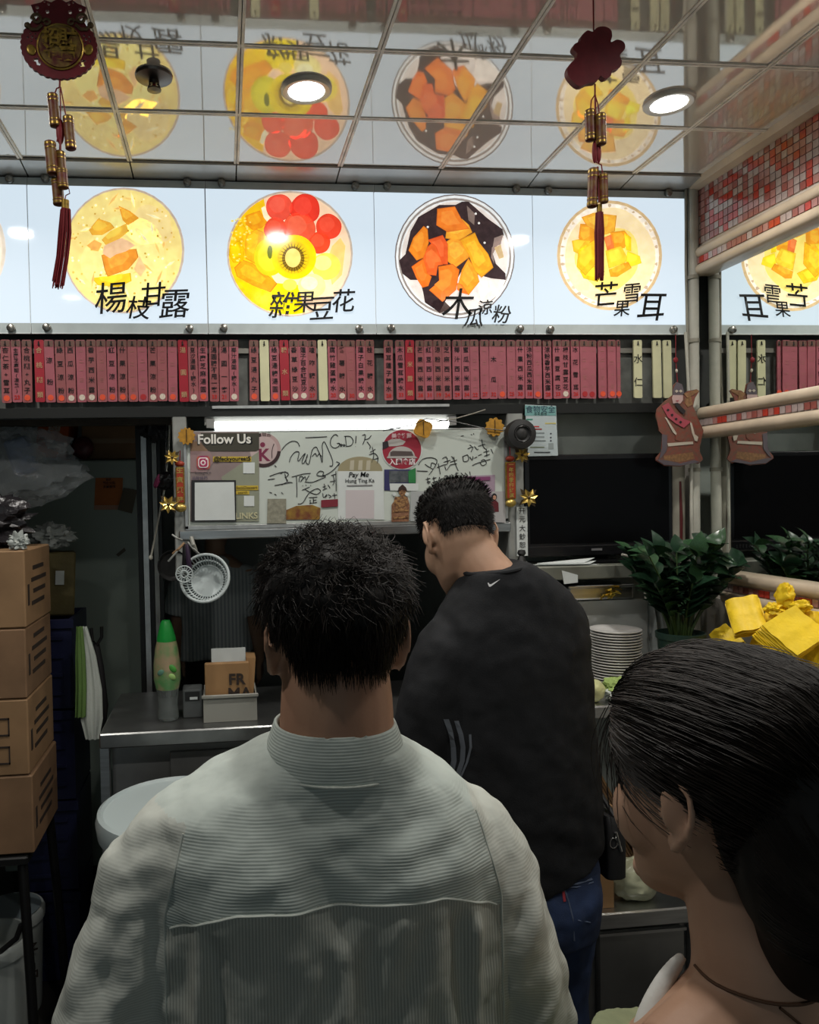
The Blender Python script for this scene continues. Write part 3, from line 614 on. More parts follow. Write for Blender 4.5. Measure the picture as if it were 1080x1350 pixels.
# "Follow Us" poster
po = empty('follow_us_poster', bp(B1, 430, 1050, 1), 'mauve and grey Follow Us social media poster on the board', 'poster')
sheet('backing', B1, [(85, 150), (785, 150), (785, 1060), (85, 1060)], pm_('mauve', (140, 124, 122), var=.06), None, parent=po, k=1)
sheet('sage_patch', B1, [(780, 350), (785, 1060), (540, 1060), (400, 610)], pm_('sage', (140, 144, 126), var=.06), None, parent=po, k=2)
sheet('tan_patch', B1, [(85, 240), (180, 250), (270, 345), (85, 345)], pm_('tan', (138, 112, 90)), None, parent=po, k=2)
sheet('pink_patch', B1, [(85, 345), (280, 345), (330, 440), (250, 560), (85, 560)], pm_('dustypink', (150, 124, 124)), None, parent=po, k=3)
sheet('title_bar', B1, [(190, 160), (785, 160), (785, 330), (750, 345), (270, 345), (200, 260)], pm_('olive', (66, 64, 54)), None, parent=po, k=3)
txt('Follow Us', B1, 435, 232, 132, m_ink, po, k=4, bold=.0016); txt('Follow Us', B1, 430, 226, 128, pm_('titlewhite', (226, 224, 216)), po, k=5, bold=.0010)
ig = MB(); ig.prism(rrect(.040, .041, .010), bp(B1, 217, 462, 5), (1, 0, 0), (0, 0, 1), .0002); ig.build('app_icon', pm_('magenta', (150, 52, 98), col2=sr(196, 110, 60), scale=60), po)
wht = pm_('iconwhite', (236, 226, 224)); pk = pm_('iconpink', (168, 50, 92))
ic = bp(B1, 217, 462, 7)
MB().prism(rrect(.0305, .0310, .0080), ic-Vector((0, 0, 0)), (1, 0, 0), (0, 0, 1), .0006).build('icon_outline', wht, po)
MB().prism(rrect(.0245, .0250, .0060), ic-Vector((0, .0007, 0)), (1, 0, 0), (0, 0, 1), .0006).build('icon_inner', pk, po)
sheet('icon_ring', B1, circ(215, 462, 27), wht, None, parent=po, k=9); sheet('icon_lens', B1, circ(215, 462, 14), pk, None, parent=po, k=10); sheet('icon_dot', B1, circ(247, 428, 6, 12), wht, None, parent=po, k=9)
ye = pm_('yellow', (196, 170, 62))
sheet('yellow_strip', B1, [(315, 400), (705, 400), (705, 452), (315, 452)], ye, None, parent=po, k=4); txt('@feckyoureatS', B1, 510, 424, 58, m_ink, po, k=6, bold=.0004)
txt('Instagram', B1, 215, 565, 40, pm_('greyink', (70, 64, 70)), po, k=5); txt('追蹤我們', B1, 180, 622, 38, pm_('blueink', (60, 56, 84)), po, k=5)
sheet('blank_code_square', B1, [(622, 460), (740, 460), (740, 572), (622, 572)], m_paper, None, parent=po, k=4); sheet('blank_code_square', B1, [(630, 800), (735, 800), (735, 905), (630, 905)], m_paper, None, parent=po, k=4)
sheet('yellow_strip', B1, [(550, 695), (775, 695), (775, 742), (550, 742)], ye, None, parent=po, k=4); txt('feckDessert', B1, 660, 718, 42, m_ink, po, k=6); sheet('yellow_strip', B1, [(550, 748), (685, 748), (685, 785), (550, 785)], ye, None, parent=po, k=4); txt('search', B1, 618, 766, 36, m_ink, po, k=6)
txt('LINKS', B1, 655, 1005, 84, pm_('khaki', (190, 186, 150)), po, k=5, bold=.0006)
sheet('white_code_card', B1, [(130, 665), (530, 660), (540, 1045), (130, 1050)], m_paper, 'blank white card in dark sleeve on the Follow Us poster', 'card', k=8)
sheet('dark_sleeve', B1, [(95, 640), (548, 640), (552, 1062), (95, 1062)], pm_('sleeve', (36, 36, 38)), 'dark card sleeve behind the white card on the Follow Us poster', 'sleeve', k=6)
# round brown-rim sticker with K
ks = empty('round_k_sticker', bp(B1, 850, 520, 1), 'round pale pink sticker with dark rim and maroon K', 'sticker')
sheet('rim', B1, circ(830, 335, 175, 40), pm_('rimdark', (58, 40, 42)), None, parent=ks, k=.4); sheet('rim_pale', B1, circ(830, 335, 175, 24, -PI*.55, PI*.02)+[(830, 335)], pm_('rimpale', (176, 150, 148)), None, parent=ks, k=.7)
sheet('face', B1, circ(830, 335, 140, 40), pm_('palepink', (188, 168, 166)), None, parent=ks, k=1.2)
txt('K', B1, 832, 390, 165, pm_('maroon', (122, 44, 72)), ks, k=2, bold=.0016); sheet('dot', B1, circ(820, 280, 26, 16), pm_('maroon', (122, 44, 72)), None, parent=ks, k=2)
stroke(B1, [(935, 270), (915, 340), (915, 420)], .0011, pm_('stroke_dark', (60, 44, 48)), ks, 2, 'spoon_mark')
txt('甜品', B1, 860, 178, 46, m_ink, ks, k=2)
# pay card
pc = empty('payment_card', bp(B2, 745, 860, 1), 'white Pay Me card with tan dome top on the whiteboard', 'card')
sheet('card_face', B2, [(545, 440), (975, 440), (985, 900), (545, 900)], m_paper, None, parent=pc, k=1)
sheet('dome', B2, circ(755, 440, 212, 24, PI, 2*PI, ry=138), pm_('domet', (150, 142, 112)), None, parent=pc, k=1)
for x in (655, 735, 810): sheet('dome_stripe', B2, [(x, 430), (x+8, 340), (x+45, 335), (x+40, 430)], pm_('domel', (182, 176, 156)), None, parent=pc, k=2)
txt('Pay Me', B2, 740, 475, 66, m_ink, pc, k=3, bold=.0003, shear=.2); txt('Hung Ting Ka', B2, 752, 532, 50, m_ink, pc, k=3, bold=.0002)
sheet('print_line', B2, [(630, 572), (872, 568), (872, 580), (630, 584)], pm_('greyline', (130, 130, 130)), None, parent=pc, k=3)
sheet('blank_code_square', B2, [(618, 620), (888, 620), (888, 890), (618, 890)], pm_('codepink', (196, 188, 190)), None, parent=pc, k=2)
# red round shop sticker
rd = empty('red_round_sticker', bp(B3, 225, 330, 1), 'round dark red sticker with drawn hand and plate lettered 入圍食店', 'sticker')
sheet('rim', B3, circ(227, 185, 153, 40), m_paper, None, parent=rd, k=1); sheet('red_face', B3, circ(227, 185, 145, 40), pm_('winered', (150, 40, 58)), None, parent=rd, k=2)
gy = pm_('greyprint', (176, 172, 168)); dk = pm_('darkprint', (44, 42, 46))
sheet('drawn_hand', B3, [(122, 120), (150, 108), (210, 105), (255, 125), (235, 150), (190, 160), (130, 162)], gy, None, parent=rd, k=3); sheet('drawn_cuff', B3, [(82, 130), (122, 120), (128, 165), (84, 185)], dk, None, parent=rd, k=4)
sheet('drawn_cloche', B3, circ(225, 240, 100, 20, PI, 2*PI, ry=78), gy, None, parent=rd, k=3); sheet('drawn_plate', B3, [(140, 205), (160, 195), (300, 200), (315, 232), (140, 236)], pm_('plateprint', (84, 74, 72)), None, parent=rd, k=4); sheet('drawn_table', B3, [(120, 236), (330, 236), (345, 250), (115, 250)], gy, None, parent=rd, k=4)
txt('入圍食店', B3, 230, 280, 50, pm_('stickerw', (226, 214, 214)), rd, k=4, bold=.0007); txt('美食推薦', B3, 225, 85, 38, pm_('stickerw2', (196, 170, 172)), rd, k=4, bold=.0005)
# other stuck-on pictures
sheet('blue_photo_card', B3, [(95, 335), (330, 335), (330, 495), (95, 492)], pm_('navycard', (52, 52, 96), var=.1), 'navy blue card half hidden under green and white cards', 'card', k=1)
sheet('grey_photo', B3, [(132, 345), (275, 345), (275, 430), (132, 435)], pm_('greyphoto', (58, 66, 70), col2=sr(96, 100, 104), scale=60), 'dark grey photo stuck below the red round sticker', 'photo', k=2)
sheet('green_card', B3, [(275, 348), (330, 322), (332, 435), (278, 435)], pm_('greencard', (44, 120, 66), var=.1), 'small green card beside the dark grey photo', 'card', k=3)
sheet('white_card', B3, [(135, 440), (350, 440), (350, 495), (140, 492)], m_paper, 'white card strip above the deity picture', 'card', k=2.5)
gd = empty('deity_picture', bp(B3, 215, 725, 1), 'brown and gold standing deity figure picture on the board', 'picture')
gb, gg, gdk = pm_('godbrown', (110, 70, 52), col2=sr(150, 112, 84), scale=160), pm_('godgold', (168, 130, 84), col2=sr(90, 56, 44), scale=200), pm_('goddark', (58, 40, 36))
sheet('robe', B3, [(150, 600), (190, 545), (270, 540), (285, 600), (278, 725), (150, 728)], gb, None, parent=gd, k=3); sheet('torso', B3, [(165, 590), (175, 540), (255, 535), (275, 590), (240, 640), (190, 640)], gg, None, parent=gd, k=4)
sheet('head', B3, circ(231, 505, 26, 16, ry=32), gg, None, parent=gd, k=4); sheet('hat', B3, [(195, 500), (205, 470), (232, 446), (258, 470), (268, 500), (232, 485)], gdk, None, parent=gd, k=5)
for x in (170, 265): sheet('ornament', B3, circ(x, 520, 14, 12), m_paper, None, parent=gd, k=5)
for y in (640, 690): sheet('robe_band', B3, [(160, y), (275, y-8), (275, y+8), (160, y+16)], gg, None, parent=gd, k=5)
def portrait(name, lbl, quad, bg, figs, k):
    t = empty(name, bp(B3, *quad[2], 1), lbl, 'photo'); sheet('print', B3, quad, bg, None, parent=t, k=k)
    for (x, y, s_, hair, skin, top) in figs:
        sheet('figure_top', B3, [(x-s_*1.1, y+s_*4), (x-s_*.9, y+s_*1.4), (x-s_*.3, y+s_*.9), (x+s_*.4, y+s_*.9), (x+s_*1.1, y+s_*1.6), (x+s_*1.2, y+s_*4)], top, None, parent=t, k=k+1)
        sheet('figure_hair', B3, circ(x, y, s_*.72, 14, ry=s_*.95), hair, None, parent=t, k=k+2); sheet('figure_face', B3, circ(x+s_*.05, y+s_*.18, s_*.45, 12, ry=s_*.6), skin, None, parent=t, k=k+3)
hb, sk = pm_('hairprint', (30, 26, 30)), pm_('skinprint', (186, 140, 116))
portrait('blue_jacket_photo', 'photo of a seated figure in a blue jacket on the board', [(295, 498), (520, 498), (520, 722), (290, 722)], pm_('photogrey', (168, 172, 172)), [(378, 560, 36, hb, sk, pm_('cobalt', (38, 66, 130)))], 4)
portrait('purple_group_photo', 'photo card with purple header showing standing figures', [(690, 385), (925, 375), (925, 560), (690, 560)], pm_('lilac', (160, 140, 156)), [(755, 490, 22, hb, sk, pm_('figdark', (48, 48, 66))), (840, 475, 30, pm_('violet', (88, 52, 116)), sk, pm_('figdark', (48, 48, 66)))], 2)
sheet('purple_header', B3, [(690, 395), (890, 388), (890, 415), (690, 424)], pm_('purplehdr', (128, 66, 108)), 'purple header strip over the figures photo', 'card', k=5)
portrait('red_dress_photo', 'photo of a figure in a dark red dress at the board corner', [(900, 500), (1000, 498), (1005, 735), (900, 728)], pm_('photopale', (172, 170, 170)), [(920, 540, 28, hb, sk, pm_('darkreddress', (96, 32, 40)))], 4)
sheet('faded_leaflet', B1, [(870, 830), (1060, 830), (1060, 1080), (865, 1080)], pm_('leaflet', (140, 138, 122), var=.2, scale=90), 'faded beige leaflet under the handwriting', 'leaflet', k=2)
sheet('food_photo', B2, [(40, 815), (150, 770), (300, 760), (380, 790), (370, 900), (40, 900)], pm_('foodphoto', (150, 120, 50), col2=sr(110, 60, 40), scale=40), 'yellow and brown food photo low on the whiteboard', 'photo', k=2)
sheet('red_label', B2, [(385, 715), (545, 705), (545, 775), (385, 785)], pm_('redlabel', (122, 42, 54)), 'small dark red label beside the food photo', 'label', k=4)
# notice above the television
nt_ = empty('wall_notice', at(715, 600, Y=2.29), 'pale printed notice with green heading pinned above the television', 'notice')
C0 = (660, 530, 5.87)
def np_(q, M, k, n='print'): return sheet(n, C0, q, M, None, parent=nt_, k=k)
np_([(190, 20), (430, 30), (445, 415), (215, 420)], pm_('noticepaper', (178, 190, 192), var=.03), 1, 'paper')
np_([(190, 25), (430, 35), (430, 105), (190, 105)], pm_('teal', (112, 158, 156)), 2)
txt('食物安全', C0, 310, 60, 60, pm_('noticeink', (40, 60, 80)), nt_, k=3); txt('中央街市', C0, 310, 95, 26, m_ink, nt_, k=3)
for y, x0, x1, c in ((135, 200, 250, (60, 130, 110)), (165, 345, 430, (190, 180, 110)), (190, 255, 300, (180, 60, 60)), (210, 260, 320, (150, 60, 60)), (240, 270, 340, (130, 140, 140)), (270, 270, 340, (130, 140, 140)), (300, 250, 350, (120, 130, 130)), (350, 230, 340, (120, 130, 110)), (390, 260, 385, (60, 66, 70))):
    np_([(x0, y-5), (x1, y-5), (x1, y+5), (x0, y+5)], pm_('line%d' % y, c), 2)
for y in (245, 275, 300): np_(circ(390, y, 7, 8), pm_('noticedot', (60, 60, 70)), 2)
np_([(372, 318), (410, 318), (412, 365), (372, 365)], pm_('noticestamp', (140, 150, 150)), 2)
# vertical white strip
vs_ = empty('lettered_strip', at(697, 735, Y=2.285), 'narrow white upright strip lettered 幵元大鈔恕不', 'sign')
MB().bx(at(682, 700, Y=2.29).x, at(696, 700, Y=2.29).x, 2.292, 2.298, at(690, 733, Y=2.29).z, at(690, 668, Y=2.29).z).build('strip', m_paper, vs_)
zz = [at(690, y, Y=2.29).z for y in (674, 685, 697, 708, 719, 730)]
chars_mb([(c, at(689, 700, Y=2.29).x, z, .021) for c, z in zip('幵元大鈔恕不', zz)], 2.291, bold=.0002).build('lettering', pm_('stripink', (60, 60, 58)), vs_)
# ================================================================ hanging charms
YH = 1.30; KH = YH/1000*1.006
m_cred = mat('charm_red', sr(104, 22, 32), .55, var=.12, scale=60, bump=.05); m_cgold = mat('charm_gold', sr(150, 122, 52), .35, .6, var=.3, scale=160)
m_cscroll = mat('charm_scroll', sr(92, 74, 48), .45, .4, var=.2); m_thread = mat('red_thread', sr(120, 16, 26), .6)
m_crk = mat('firecracker_red', sr(96, 24, 22), .5, var=.3, scale=80, col2=sr(120, 90, 40))
def hx(crop, x, y, dy=0): ox, oy, s_ = crop; return at(ox+x/s_, oy+y/s_, Y=YH+dy)
def cracker(t, crop, x, y0, y1, w, dy=0, tilt=0):
    a, b = hx(crop, x-tilt, y0, dy), hx(crop, x+tilt, y1, dy); r = w/crop[2]/2*KH
    MB().tube([a, a.lerp(b, .02), a.lerp(b, .98), b], [r*.8, r, r, r*.8], 12).build('firecracker', m_crk, t, smooth=True)
    for f0, f1 in ((.06, .12), (.2, .23), (.78, .81), (.88, .95)): MB().tube([a.lerp(b, f0), a.lerp(b, f1)], r*1.06, 12).build('gold_band', m_cgold, t, smooth=True)
def thread(t, crop, pts, r=.0011, dy=0): MB().tube([hx(crop, *p, dy) for p in pts], r, 6).build('thread', m_thread, t, smooth=True)
def tassel(t, crop, x, y0, y1, w, bend=0):
    a = hx(crop, x, y0); r = w/crop[2]/2*KH
    MB().tube([hx(crop, x, y0-45), hx(crop, x, y0)], r*.6, 10).build('tassel_cap', m_cgold, t, smooth=True)
    b = MB(); q = random.Random(5)
    for k in range(60):
        an = q.uniform(0, 2*PI); rr = r*math.sqrt(q.uniform(0, 1)); ln = q.uniform(.9, 1.02); o = Vector((rr*math.cos(an), rr*math.sin(an), 0))
        P = []
        for f in (0, .3, .65, 1):
            c = hx(crop, x+bend*f*f, y0+(y1-y0)*f*ln); P.append(c+o*(.55+.45*math.sin(PI*min(f+.15, .7))))
        b.tube(P, .0009, 4)
    o = b.build('tassel_threads', m_thread, t); o['kind'] = 'stuff'
M1 = (20, 0, 9.0)
tl = empty('lucky_charm', hx(M1, 540, 550), 'hanging red and gold round lucky charm with firecrackers and tassel', 'charm', 'hanging new year charms')
def l2(x, y): p = hx(M1, x, y); return (p.x, p.z)
cx_, cz_ = l2(525, 560); Rm = 415/9*KH
outer = []
for k in range(240):
    t_ = 2*PI*k/240; outer.append((cx_+(Rm+.0018*abs(math.sin(t_*17)))*math.cos(t_), cz_+(Rm*.86+.0018*abs(math.sin(t_*17)))*math.sin(t_)))
def hole(x, y, r, n=8): p = l2(x, y); return [(p[0]+r*math.cos(2*PI*k/n), p[1]+r*math.sin(2*PI*k/n)) for k in range(n)]
holes = []
for (hx_, hy_) in ((205, 450), (845, 480)):
    holes.append(hole(hx_, hy_, .0024))
    for k in range(5): holes.append(hole(hx_+52*math.cos(1.256*k+.5), hy_+48*math.sin(1.256*k+.5), .0019))
holes += [[l2(*p) for p in ((225, 700), (285, 700), (275, 740), (315, 750), (300, 790), (255, 780), (250, 740), (215, 740))], [l2(*p) for p in ((770, 735), (820, 720), (850, 740), (810, 750), (820, 780), (840, 800), (780, 805), (755, 780), (790, 770))]]
me = cutout([outer]+holes, .006); me.transform(Matrix.Translation((0, YH, 0))); put('medallion', me, m_cred, tl)
crown = [l2(*p) for p in ((190, 70), (310, 40), (350, 10), (430, 40), (470, 15), (520, 0), (570, 15), (610, 40), (680, 10), (735, 50), (845, 95), (810, 190), (740, 240), (600, 255), (440, 255), (300, 230), (220, 150))]
ch = [hole(265, 100, .003), hole(775, 125, .003), hole(350, 30, .002), hole(400, 60, .0024), hole(640, 60, .0024), hole(690, 40, .002), hole(385, 150, .0032), hole(655, 155, .0032), hole(465, 205, .002), hole(570, 205, .002), hole(265, 150, .0018), hole(765, 180, .0018)]+[hole(460+60*k, 268, .0) if False else hole(470+50*k, 232, .0014) for k in range(3)]
me = cutout([crown]+ch, .005); me.transform(Matrix.Translation((0, YH, 0))); put('crown', me, m_cred, tl)
for s_ in (-1, 1):
    X0 = 520
    sp_ = [(X0+s_*330*(1-.0)*1.0-s_*60*k/10*0, 0) for k in range(1)]
    P = [hx(M1, X0+s_*(265+62*math.cos(a)*(1-a/14)), 225-62*math.sin(a)*(1-a/14), -.004) for a in [k*.45 for k in range(16)]]
    MB().tube(P, .0026, 6).build('scroll', m_cscroll, tl, smooth=True)
    P = [hx(M1, X0+s_*(145+45*math.cos(a)*(1-a/14)), 262-40*math.sin(a)*(1-a/14), -.004) for a in [k*.45 for k in range(14)]]
    MB().tube(P, .0024, 6).build('scroll', m_cscroll, tl, smooth=True)
    MB().tube([hx(M1, X0+s_*x, y, -.004) for x, y in ((200, 300), (260, 350), (330, 350), (365, 305))], .003, 6).build('scroll', m_cscroll, tl, smooth=True)
    MB().ell(hx(M1, X0+s_*375, 300, -.004), (.0052, .003, .0052)).build('knob', m_cscroll, tl, smooth=True)
    MB().ell(hx(M1, X0+s_*340+10, 590, -.004), (.0075, .002, .009), rot=(0, .4*s_, 0)).build('fruit_relief', m_cgold, tl, smooth=True)
cc = hx(M1, 535, 555, -.004)
MB().tube([cc+Vector((.0365*math.cos(2*PI*k/48), 0, .0365*math.sin(2*PI*k/48))) for k in range(49)], .0016, 6).build('gold_ring', m_cgold, tl, smooth=True)
MB().lathe([(.0003, .002), (.034, .002), (.034, 0)], 40, (cc.x, cc.y, cc.z), R90).build('seal_disc', mat('seal_ground', sr(84, 26, 26), .5, col2=sr(124, 104, 44), scale=70), tl)
for chh, dx, dz, s_ in (('招', -.013, .012, .03), ('財', .013, .012, .03), ('進', -.012, -.014, .03), ('寶', .013, -.013, .03)):
    text('seal_lettering', chh, cc+Vector((dx, -.0045, dz)), s_, m_cgold, tl, bold=.0009)
M2 = (0, 0, 3.0); M3 = (0, 220, 3.857)
MB().tube([(cc.x, YH, ZC), hx(M1, 520, 0)], .0011, 6).build('thread', m_thread, tl)
thread(tl, M2, [(238, 300), (236, 345)], .0016); thread(tl, M2, [(236, 345), (224, 350), (215, 375)]); thread(tl, M2, [(240, 345), (250, 400), (262, 465)]); thread(tl, M2, [(238, 350), (240, 480), (225, 560)]); thread(tl, M2, [(240, 480), (238, 610)], .002)
for a in ((213, 372, 502, 40, .002), (275, 460, 592, 40, 0), (203, 560, 690, 42, -.006), (240, 600, 735, 44, .006)): cracker(tl, M2, a[0], a[1], a[2], a[3], a[4], 6)
MB().ell(hx(M2, 238, 520, .003), (.007, .006, .022)).build('red_knot', m_thread, tl, smooth=True)
cracker(tl, M3, 295, 60, 195, 55, .004, 6); cracker(tl, M3, 318, 10, 110, 50, -.008, 4)
thread(tl, M3, [(325, 100), (350, 110), (355, 135), (335, 145), (330, 170)], .0009); tassel(tl, M3, 332, 215, 615, 62, -38)
# right charm
N1 = (730, 30, 5.87); N2 = (690, 220, 4.5)
trr = empty('blossom_charm', hx(N1, 310, 300), 'hanging dark red blossom-shaped felt charm with firecrackers and tassel', 'charm', 'hanging new year charms')
bl = [(300, 75), (330, 50), (385, 45), (430, 70), (440, 120), (430, 165), (480, 145), (530, 165), (540, 215), (500, 265), (515, 310), (500, 360), (440, 385), (430, 425), (385, 445), (350, 425), (320, 470), (260, 480), (190, 505), (130, 460), (95, 400), (110, 340), (165, 285), (170, 250), (140, 220), (150, 180), (195, 155), (205, 115), (250, 75), (285, 85)]
Q = []
for i in range(len(bl)):
    a, b, c, d = (Vector(bl[(i+k-1) % len(bl)]) for k in range(4))
    for t_ in (0, .33, .66): Q.append(.5*((2*b)+(c-a)*t_+(2*a-5*b+4*c-d)*t_*t_+(3*b-a-3*c+d)*t_**3))
pl = [hx(N1, *q) for q in Q]
me = cutout([[(p.x, p.z) for p in pl]], .012); me.transform(Matrix.Translation((0, YH, 0)))
o = put('blossom', me, m_cred, trr, bevel=.002, bseg=2)
top = hx(N1, 310, 60); MB().tube([(top.x, YH, ZC), top], .0013, 6).build('thread', m_thread, trr)
thread(trr, N1, [(320, 475), (320, 570)], .0014); thread(trr, N1, [(318, 560), (292, 600), (285, 680)]); thread(trr, N1, [(320, 560), (340, 620), (355, 705)]); thread(trr, N1, [(322, 560), (325, 800), (330, 1080)], .0016); thread(trr, N1, [(330, 1080), (370, 1100), (380, 1170)])
cracker(trr, N1, 283, 675, 915, 78, .003, 3); cracker(trr, N1, 366, 705, 945, 78, -.004, 3)
for dx in (-18, 14): MB().ell(hx(N1, 335+dx, 1000, .003), (.0045, .004, .02)).build('red_paper', m_thread, trr, smooth=True)
cracker(trr, N2, 412, 10, 240, 60, .003, -4); cracker(trr, N2, 478, 40, 215, 48, -.005, 2); thread(trr, N2, [(440, 0), (448, 120), (450, 210)], .002)
tassel(trr, N2, 452, 270, 672, 54, 0)

# ---- gold flowers, roundels, couplets and round black speaker
m_gf = mat('gold_foil', sr(204, 176, 96), .3, .7, var=.15, scale=80); m_or = mat('amber_felt', sr(176, 128, 40), .6, var=.15, scale=90); m_leafb = mat('bronze_leaf', sr(84, 70, 50), .4, .4)
def gflower(px, py, r, label, n=7):
    c = at(px, py, Y=2.272); r = r*.00229
    t = empty('foil_flower', c, label, 'decoration', 'gold foil flowers on the uprights')
    for k in range(n):
        a = 2*PI*k/n+.2; d = Vector((math.cos(a), 0, math.sin(a))); s_ = Vector((-d.z, 0, d.x))
        P = [c+Vector((0, -.002, 0)), c+d*r*.5+s_*r*.24+Vector((0, -.008, 0)), c+d*r+Vector((0, -.003, 0)), c+d*r*.5-s_*r*.24+Vector((0, -.008, 0)), c+d*r*.5+Vector((0, -.0035, 0))]
        P += [p+Vector((0, .0012, 0)) for p in P]
        MB().add(P, [(0, 1, 4), (1, 2, 4), (2, 3, 4), (3, 0, 4), (5, 9, 6), (6, 9, 7), (7, 9, 8), (8, 9, 5), (0, 5, 6, 1), (1, 6, 7, 2), (2, 7, 8, 3), (3, 8, 5, 0)]).build('petal', m_gf, t)
    for k in range(4):
        a = PI/2*k+.7; d = Vector((math.cos(a), 0, math.sin(a))); s_ = Vector((-d.z, 0, d.x))
        q0 = Vector((0, .006, 0)); P = [c+q0, c+q0+d*r*.7+s_*r*.25, c+q0+d*r*1.25, c+q0+d*r*.7-s_*r*.25]; P += [p+Vector((0, .0012, 0)) for p in P]
        MB().add(P, [(0, 1, 2, 3), (7, 6, 5, 4), (0, 4, 5, 1), (1, 5, 6, 2), (2, 6, 7, 3), (3, 7, 4, 0)]).build('leaf', m_leafb, t)
    MB().ell(c+Vector((0, -.004, 0)), (r*.18, .004, r*.18), nu=10, nv=6).build('flower_centre', m_leafb, t, smooth=True)
gflower(227, 603, 10, 'gold foil flower above the couplet beside the kitchen opening'); gflower(222, 665, 12, 'gold foil flower at the foot of the couplet beside the kitchen opening')
gflower(688, 600, 11, 'gold foil flower under the round black speaker'); gflower(697, 656, 13, 'gold foil flower at the foot of the couplet beside the television')
def roundel(px, py, r, label, petals):
    c = at(px, py, Y=2.274); r *= .00229
    P = [(c.x+r*(1+.10*math.sin(petals*2*PI*k/60))*math.cos(2*PI*k/60), c.z+r*(1+.10*math.sin(petals*2*PI*k/60))*math.sin(2*PI*k/60)) for k in range(60)]
    t = empty('amber_roundel', c, label, 'decoration'); me = cutout([P], .008); me.transform(Matrix.Translation((0, c.y, 0))); put('felt_disc', me, m_or, t, bevel=.0015)
    MB().tube([(c.x, c.y-.005, c.z+r*.8), (c.x, c.y-.0055, c.z-r*.7)], .0012, 5).build('centre_seam', m_leafb, t)
roundel(246, 575, 10.5, 'amber scalloped felt disc at a top corner of the Follow Us poster', 12); roundel(558, 565, 12, 'amber clover-shaped felt piece hanging in front of the tube lamp', 4); roundel(652, 563, 12, 'amber scalloped felt disc beside the round black speaker', 10)
m_cou = mat('couplet_red', sr(150, 52, 30), .5, var=.1)
def couplet(x0, x1, y0, y1, s_, label, yk):
    a, b = at(x0, y0, Y=2.275), at(x1, y1, Y=2.275); t = empty('couplet_charm', b, label, 'charm')
    MB().bx(a.x, b.x, 2.275, 2.285, b.z, a.z).build('border', m_cgold, t, bevel=.002); MB().bx(a.x+.0035, b.x-.0035, 2.2735, 2.276, b.z+.004, a.z-.004).build('red_panel', m_cou, t)
    n = len(s_); x = (a.x+b.x)/2
    chars_mb([(c, x, a.z-.010-(a.z-b.z-.020)*k/(n-1), min(.02, (a.z-b.z)/n*.95)) for k, c in enumerate(s_)], 2.273, bold=.0004).build('lettering', m_gf, t)['kind'] = 'stuff'
    MB().ell((x, 2.28, b.z-.012), (.017, .012, .013)).build('gold_ingot', m_gf, t, smooth=True)
    MB().ell((x, 2.28, a.z+.010), (.014, .009, .009)).build('top_knot', m_cou, t, smooth=True); MB().tube([(x, 2.28, a.z+.01), (x+.002, 2.285, a.z+.05)], .0016, 6).build('cord', m_thread, t)
couplet(231, 244, 616, 664, '生意興隆', 'red and gold hanging couplet on the upright by the kitchen opening', 0); couplet(667, 681, 609, 658, '一年四季行好運', 'red and gold hanging couplet on the upright by the television', 0)
sc = at(684, 573, Y=2.26); sk_ = empty('round_speaker', sc, 'round black speaker clamped on the upright by the television', 'speaker')
MB().lathe([(.0005, -.02), (.03, -.02), (.045, -.005), (.047, .01), (.044, .028), (.028, .032), (.024, .028), (.018, .027), (.012, .031), (.0005, .031)], 36, sc, R90).build('housing', mat('speaker_black', (.018, .018, .018), .55), sk_, smooth=True)
MB().tube([sc+Vector((.024*math.cos(2*PI*k/30), -.0315, .024*math.sin(2*PI*k/30))) for k in range(31)], .0016, 6).build('grille_ring', blackp, sk_, smooth=True)
wi = MB().tube([at(*p, Y=2.265) for p in ((505, 568), (545, 560), (562, 552), (600, 556), (640, 565), (668, 568))], .0016, 6).build('lamp_wire', blackp, smooth=True); tag(wi, 'thin black wire strung from the amber clover to the speaker', 'wire')
wi = MB().tube([at(*p, Y=2.268) for p in ((575, 556), (600, 552), (625, 545), (640, 540))], .002, 6).build('slack_wire', m_pipe2, smooth=True); tag(wi, 'short grey cord above the whiteboard near the speaker', 'wire')

# ---- paper deity figure in the corner
G = (840, 480, 8.433); YG = 2.235
def gpt(x, y, k=0): return at(G[0]+x/G[2], G[1]+y/G[2], Y=YG-.0015*k)
gf = empty('paper_deity_figure', gpt(470, 1140), 'worn red and brown paper deity figure hanging by the corner pipe', 'paper figure')
def gpoly(pts, M, k, name):
    P = [gpt(x, y, k) for x, y in pts]; me = cutout([[(p.x, p.z) for p in P]], .0016 if k else .004); me.transform(Matrix.Translation((0, P[0].y, 0))); return put(name, me, M, gf)
g1 = mat('deity_robe', sr(104, 80, 66), .6, col2=sr(132, 70, 58), scale=90); g2 = mat('deity_red', sr(132, 64, 52), .6, col2=sr(112, 84, 68), scale=80); g3 = mat('deity_pink', sr(164, 72, 84), .55, var=.06); g4 = mat('deity_lilac', sr(92, 84, 90), .6, var=.1); g5 = mat('deity_face', sr(186, 158, 154), .6); g6 = mat('deity_gold', sr(140, 104, 72), .5, .2, var=.25, scale=120); g7 = mat('deity_black', sr(40, 36, 38), .6); g8 = mat('deity_ivory', sr(190, 180, 164), .5)
gpoly([(300, 420), (400, 340), (400, 240), (440, 200), (500, 230), (520, 330), (560, 300), (660, 280), (690, 300), (640, 380), (620, 470), (690, 640), (735, 740), (700, 900), (690, 960), (730, 1060), (680, 1110), (620, 1090), (480, 1140), (300, 1130), (205, 1070), (210, 1040), (270, 970), (280, 780), (240, 740), (230, 650), (205, 580), (220, 500)], g1, 0, 'body_board')
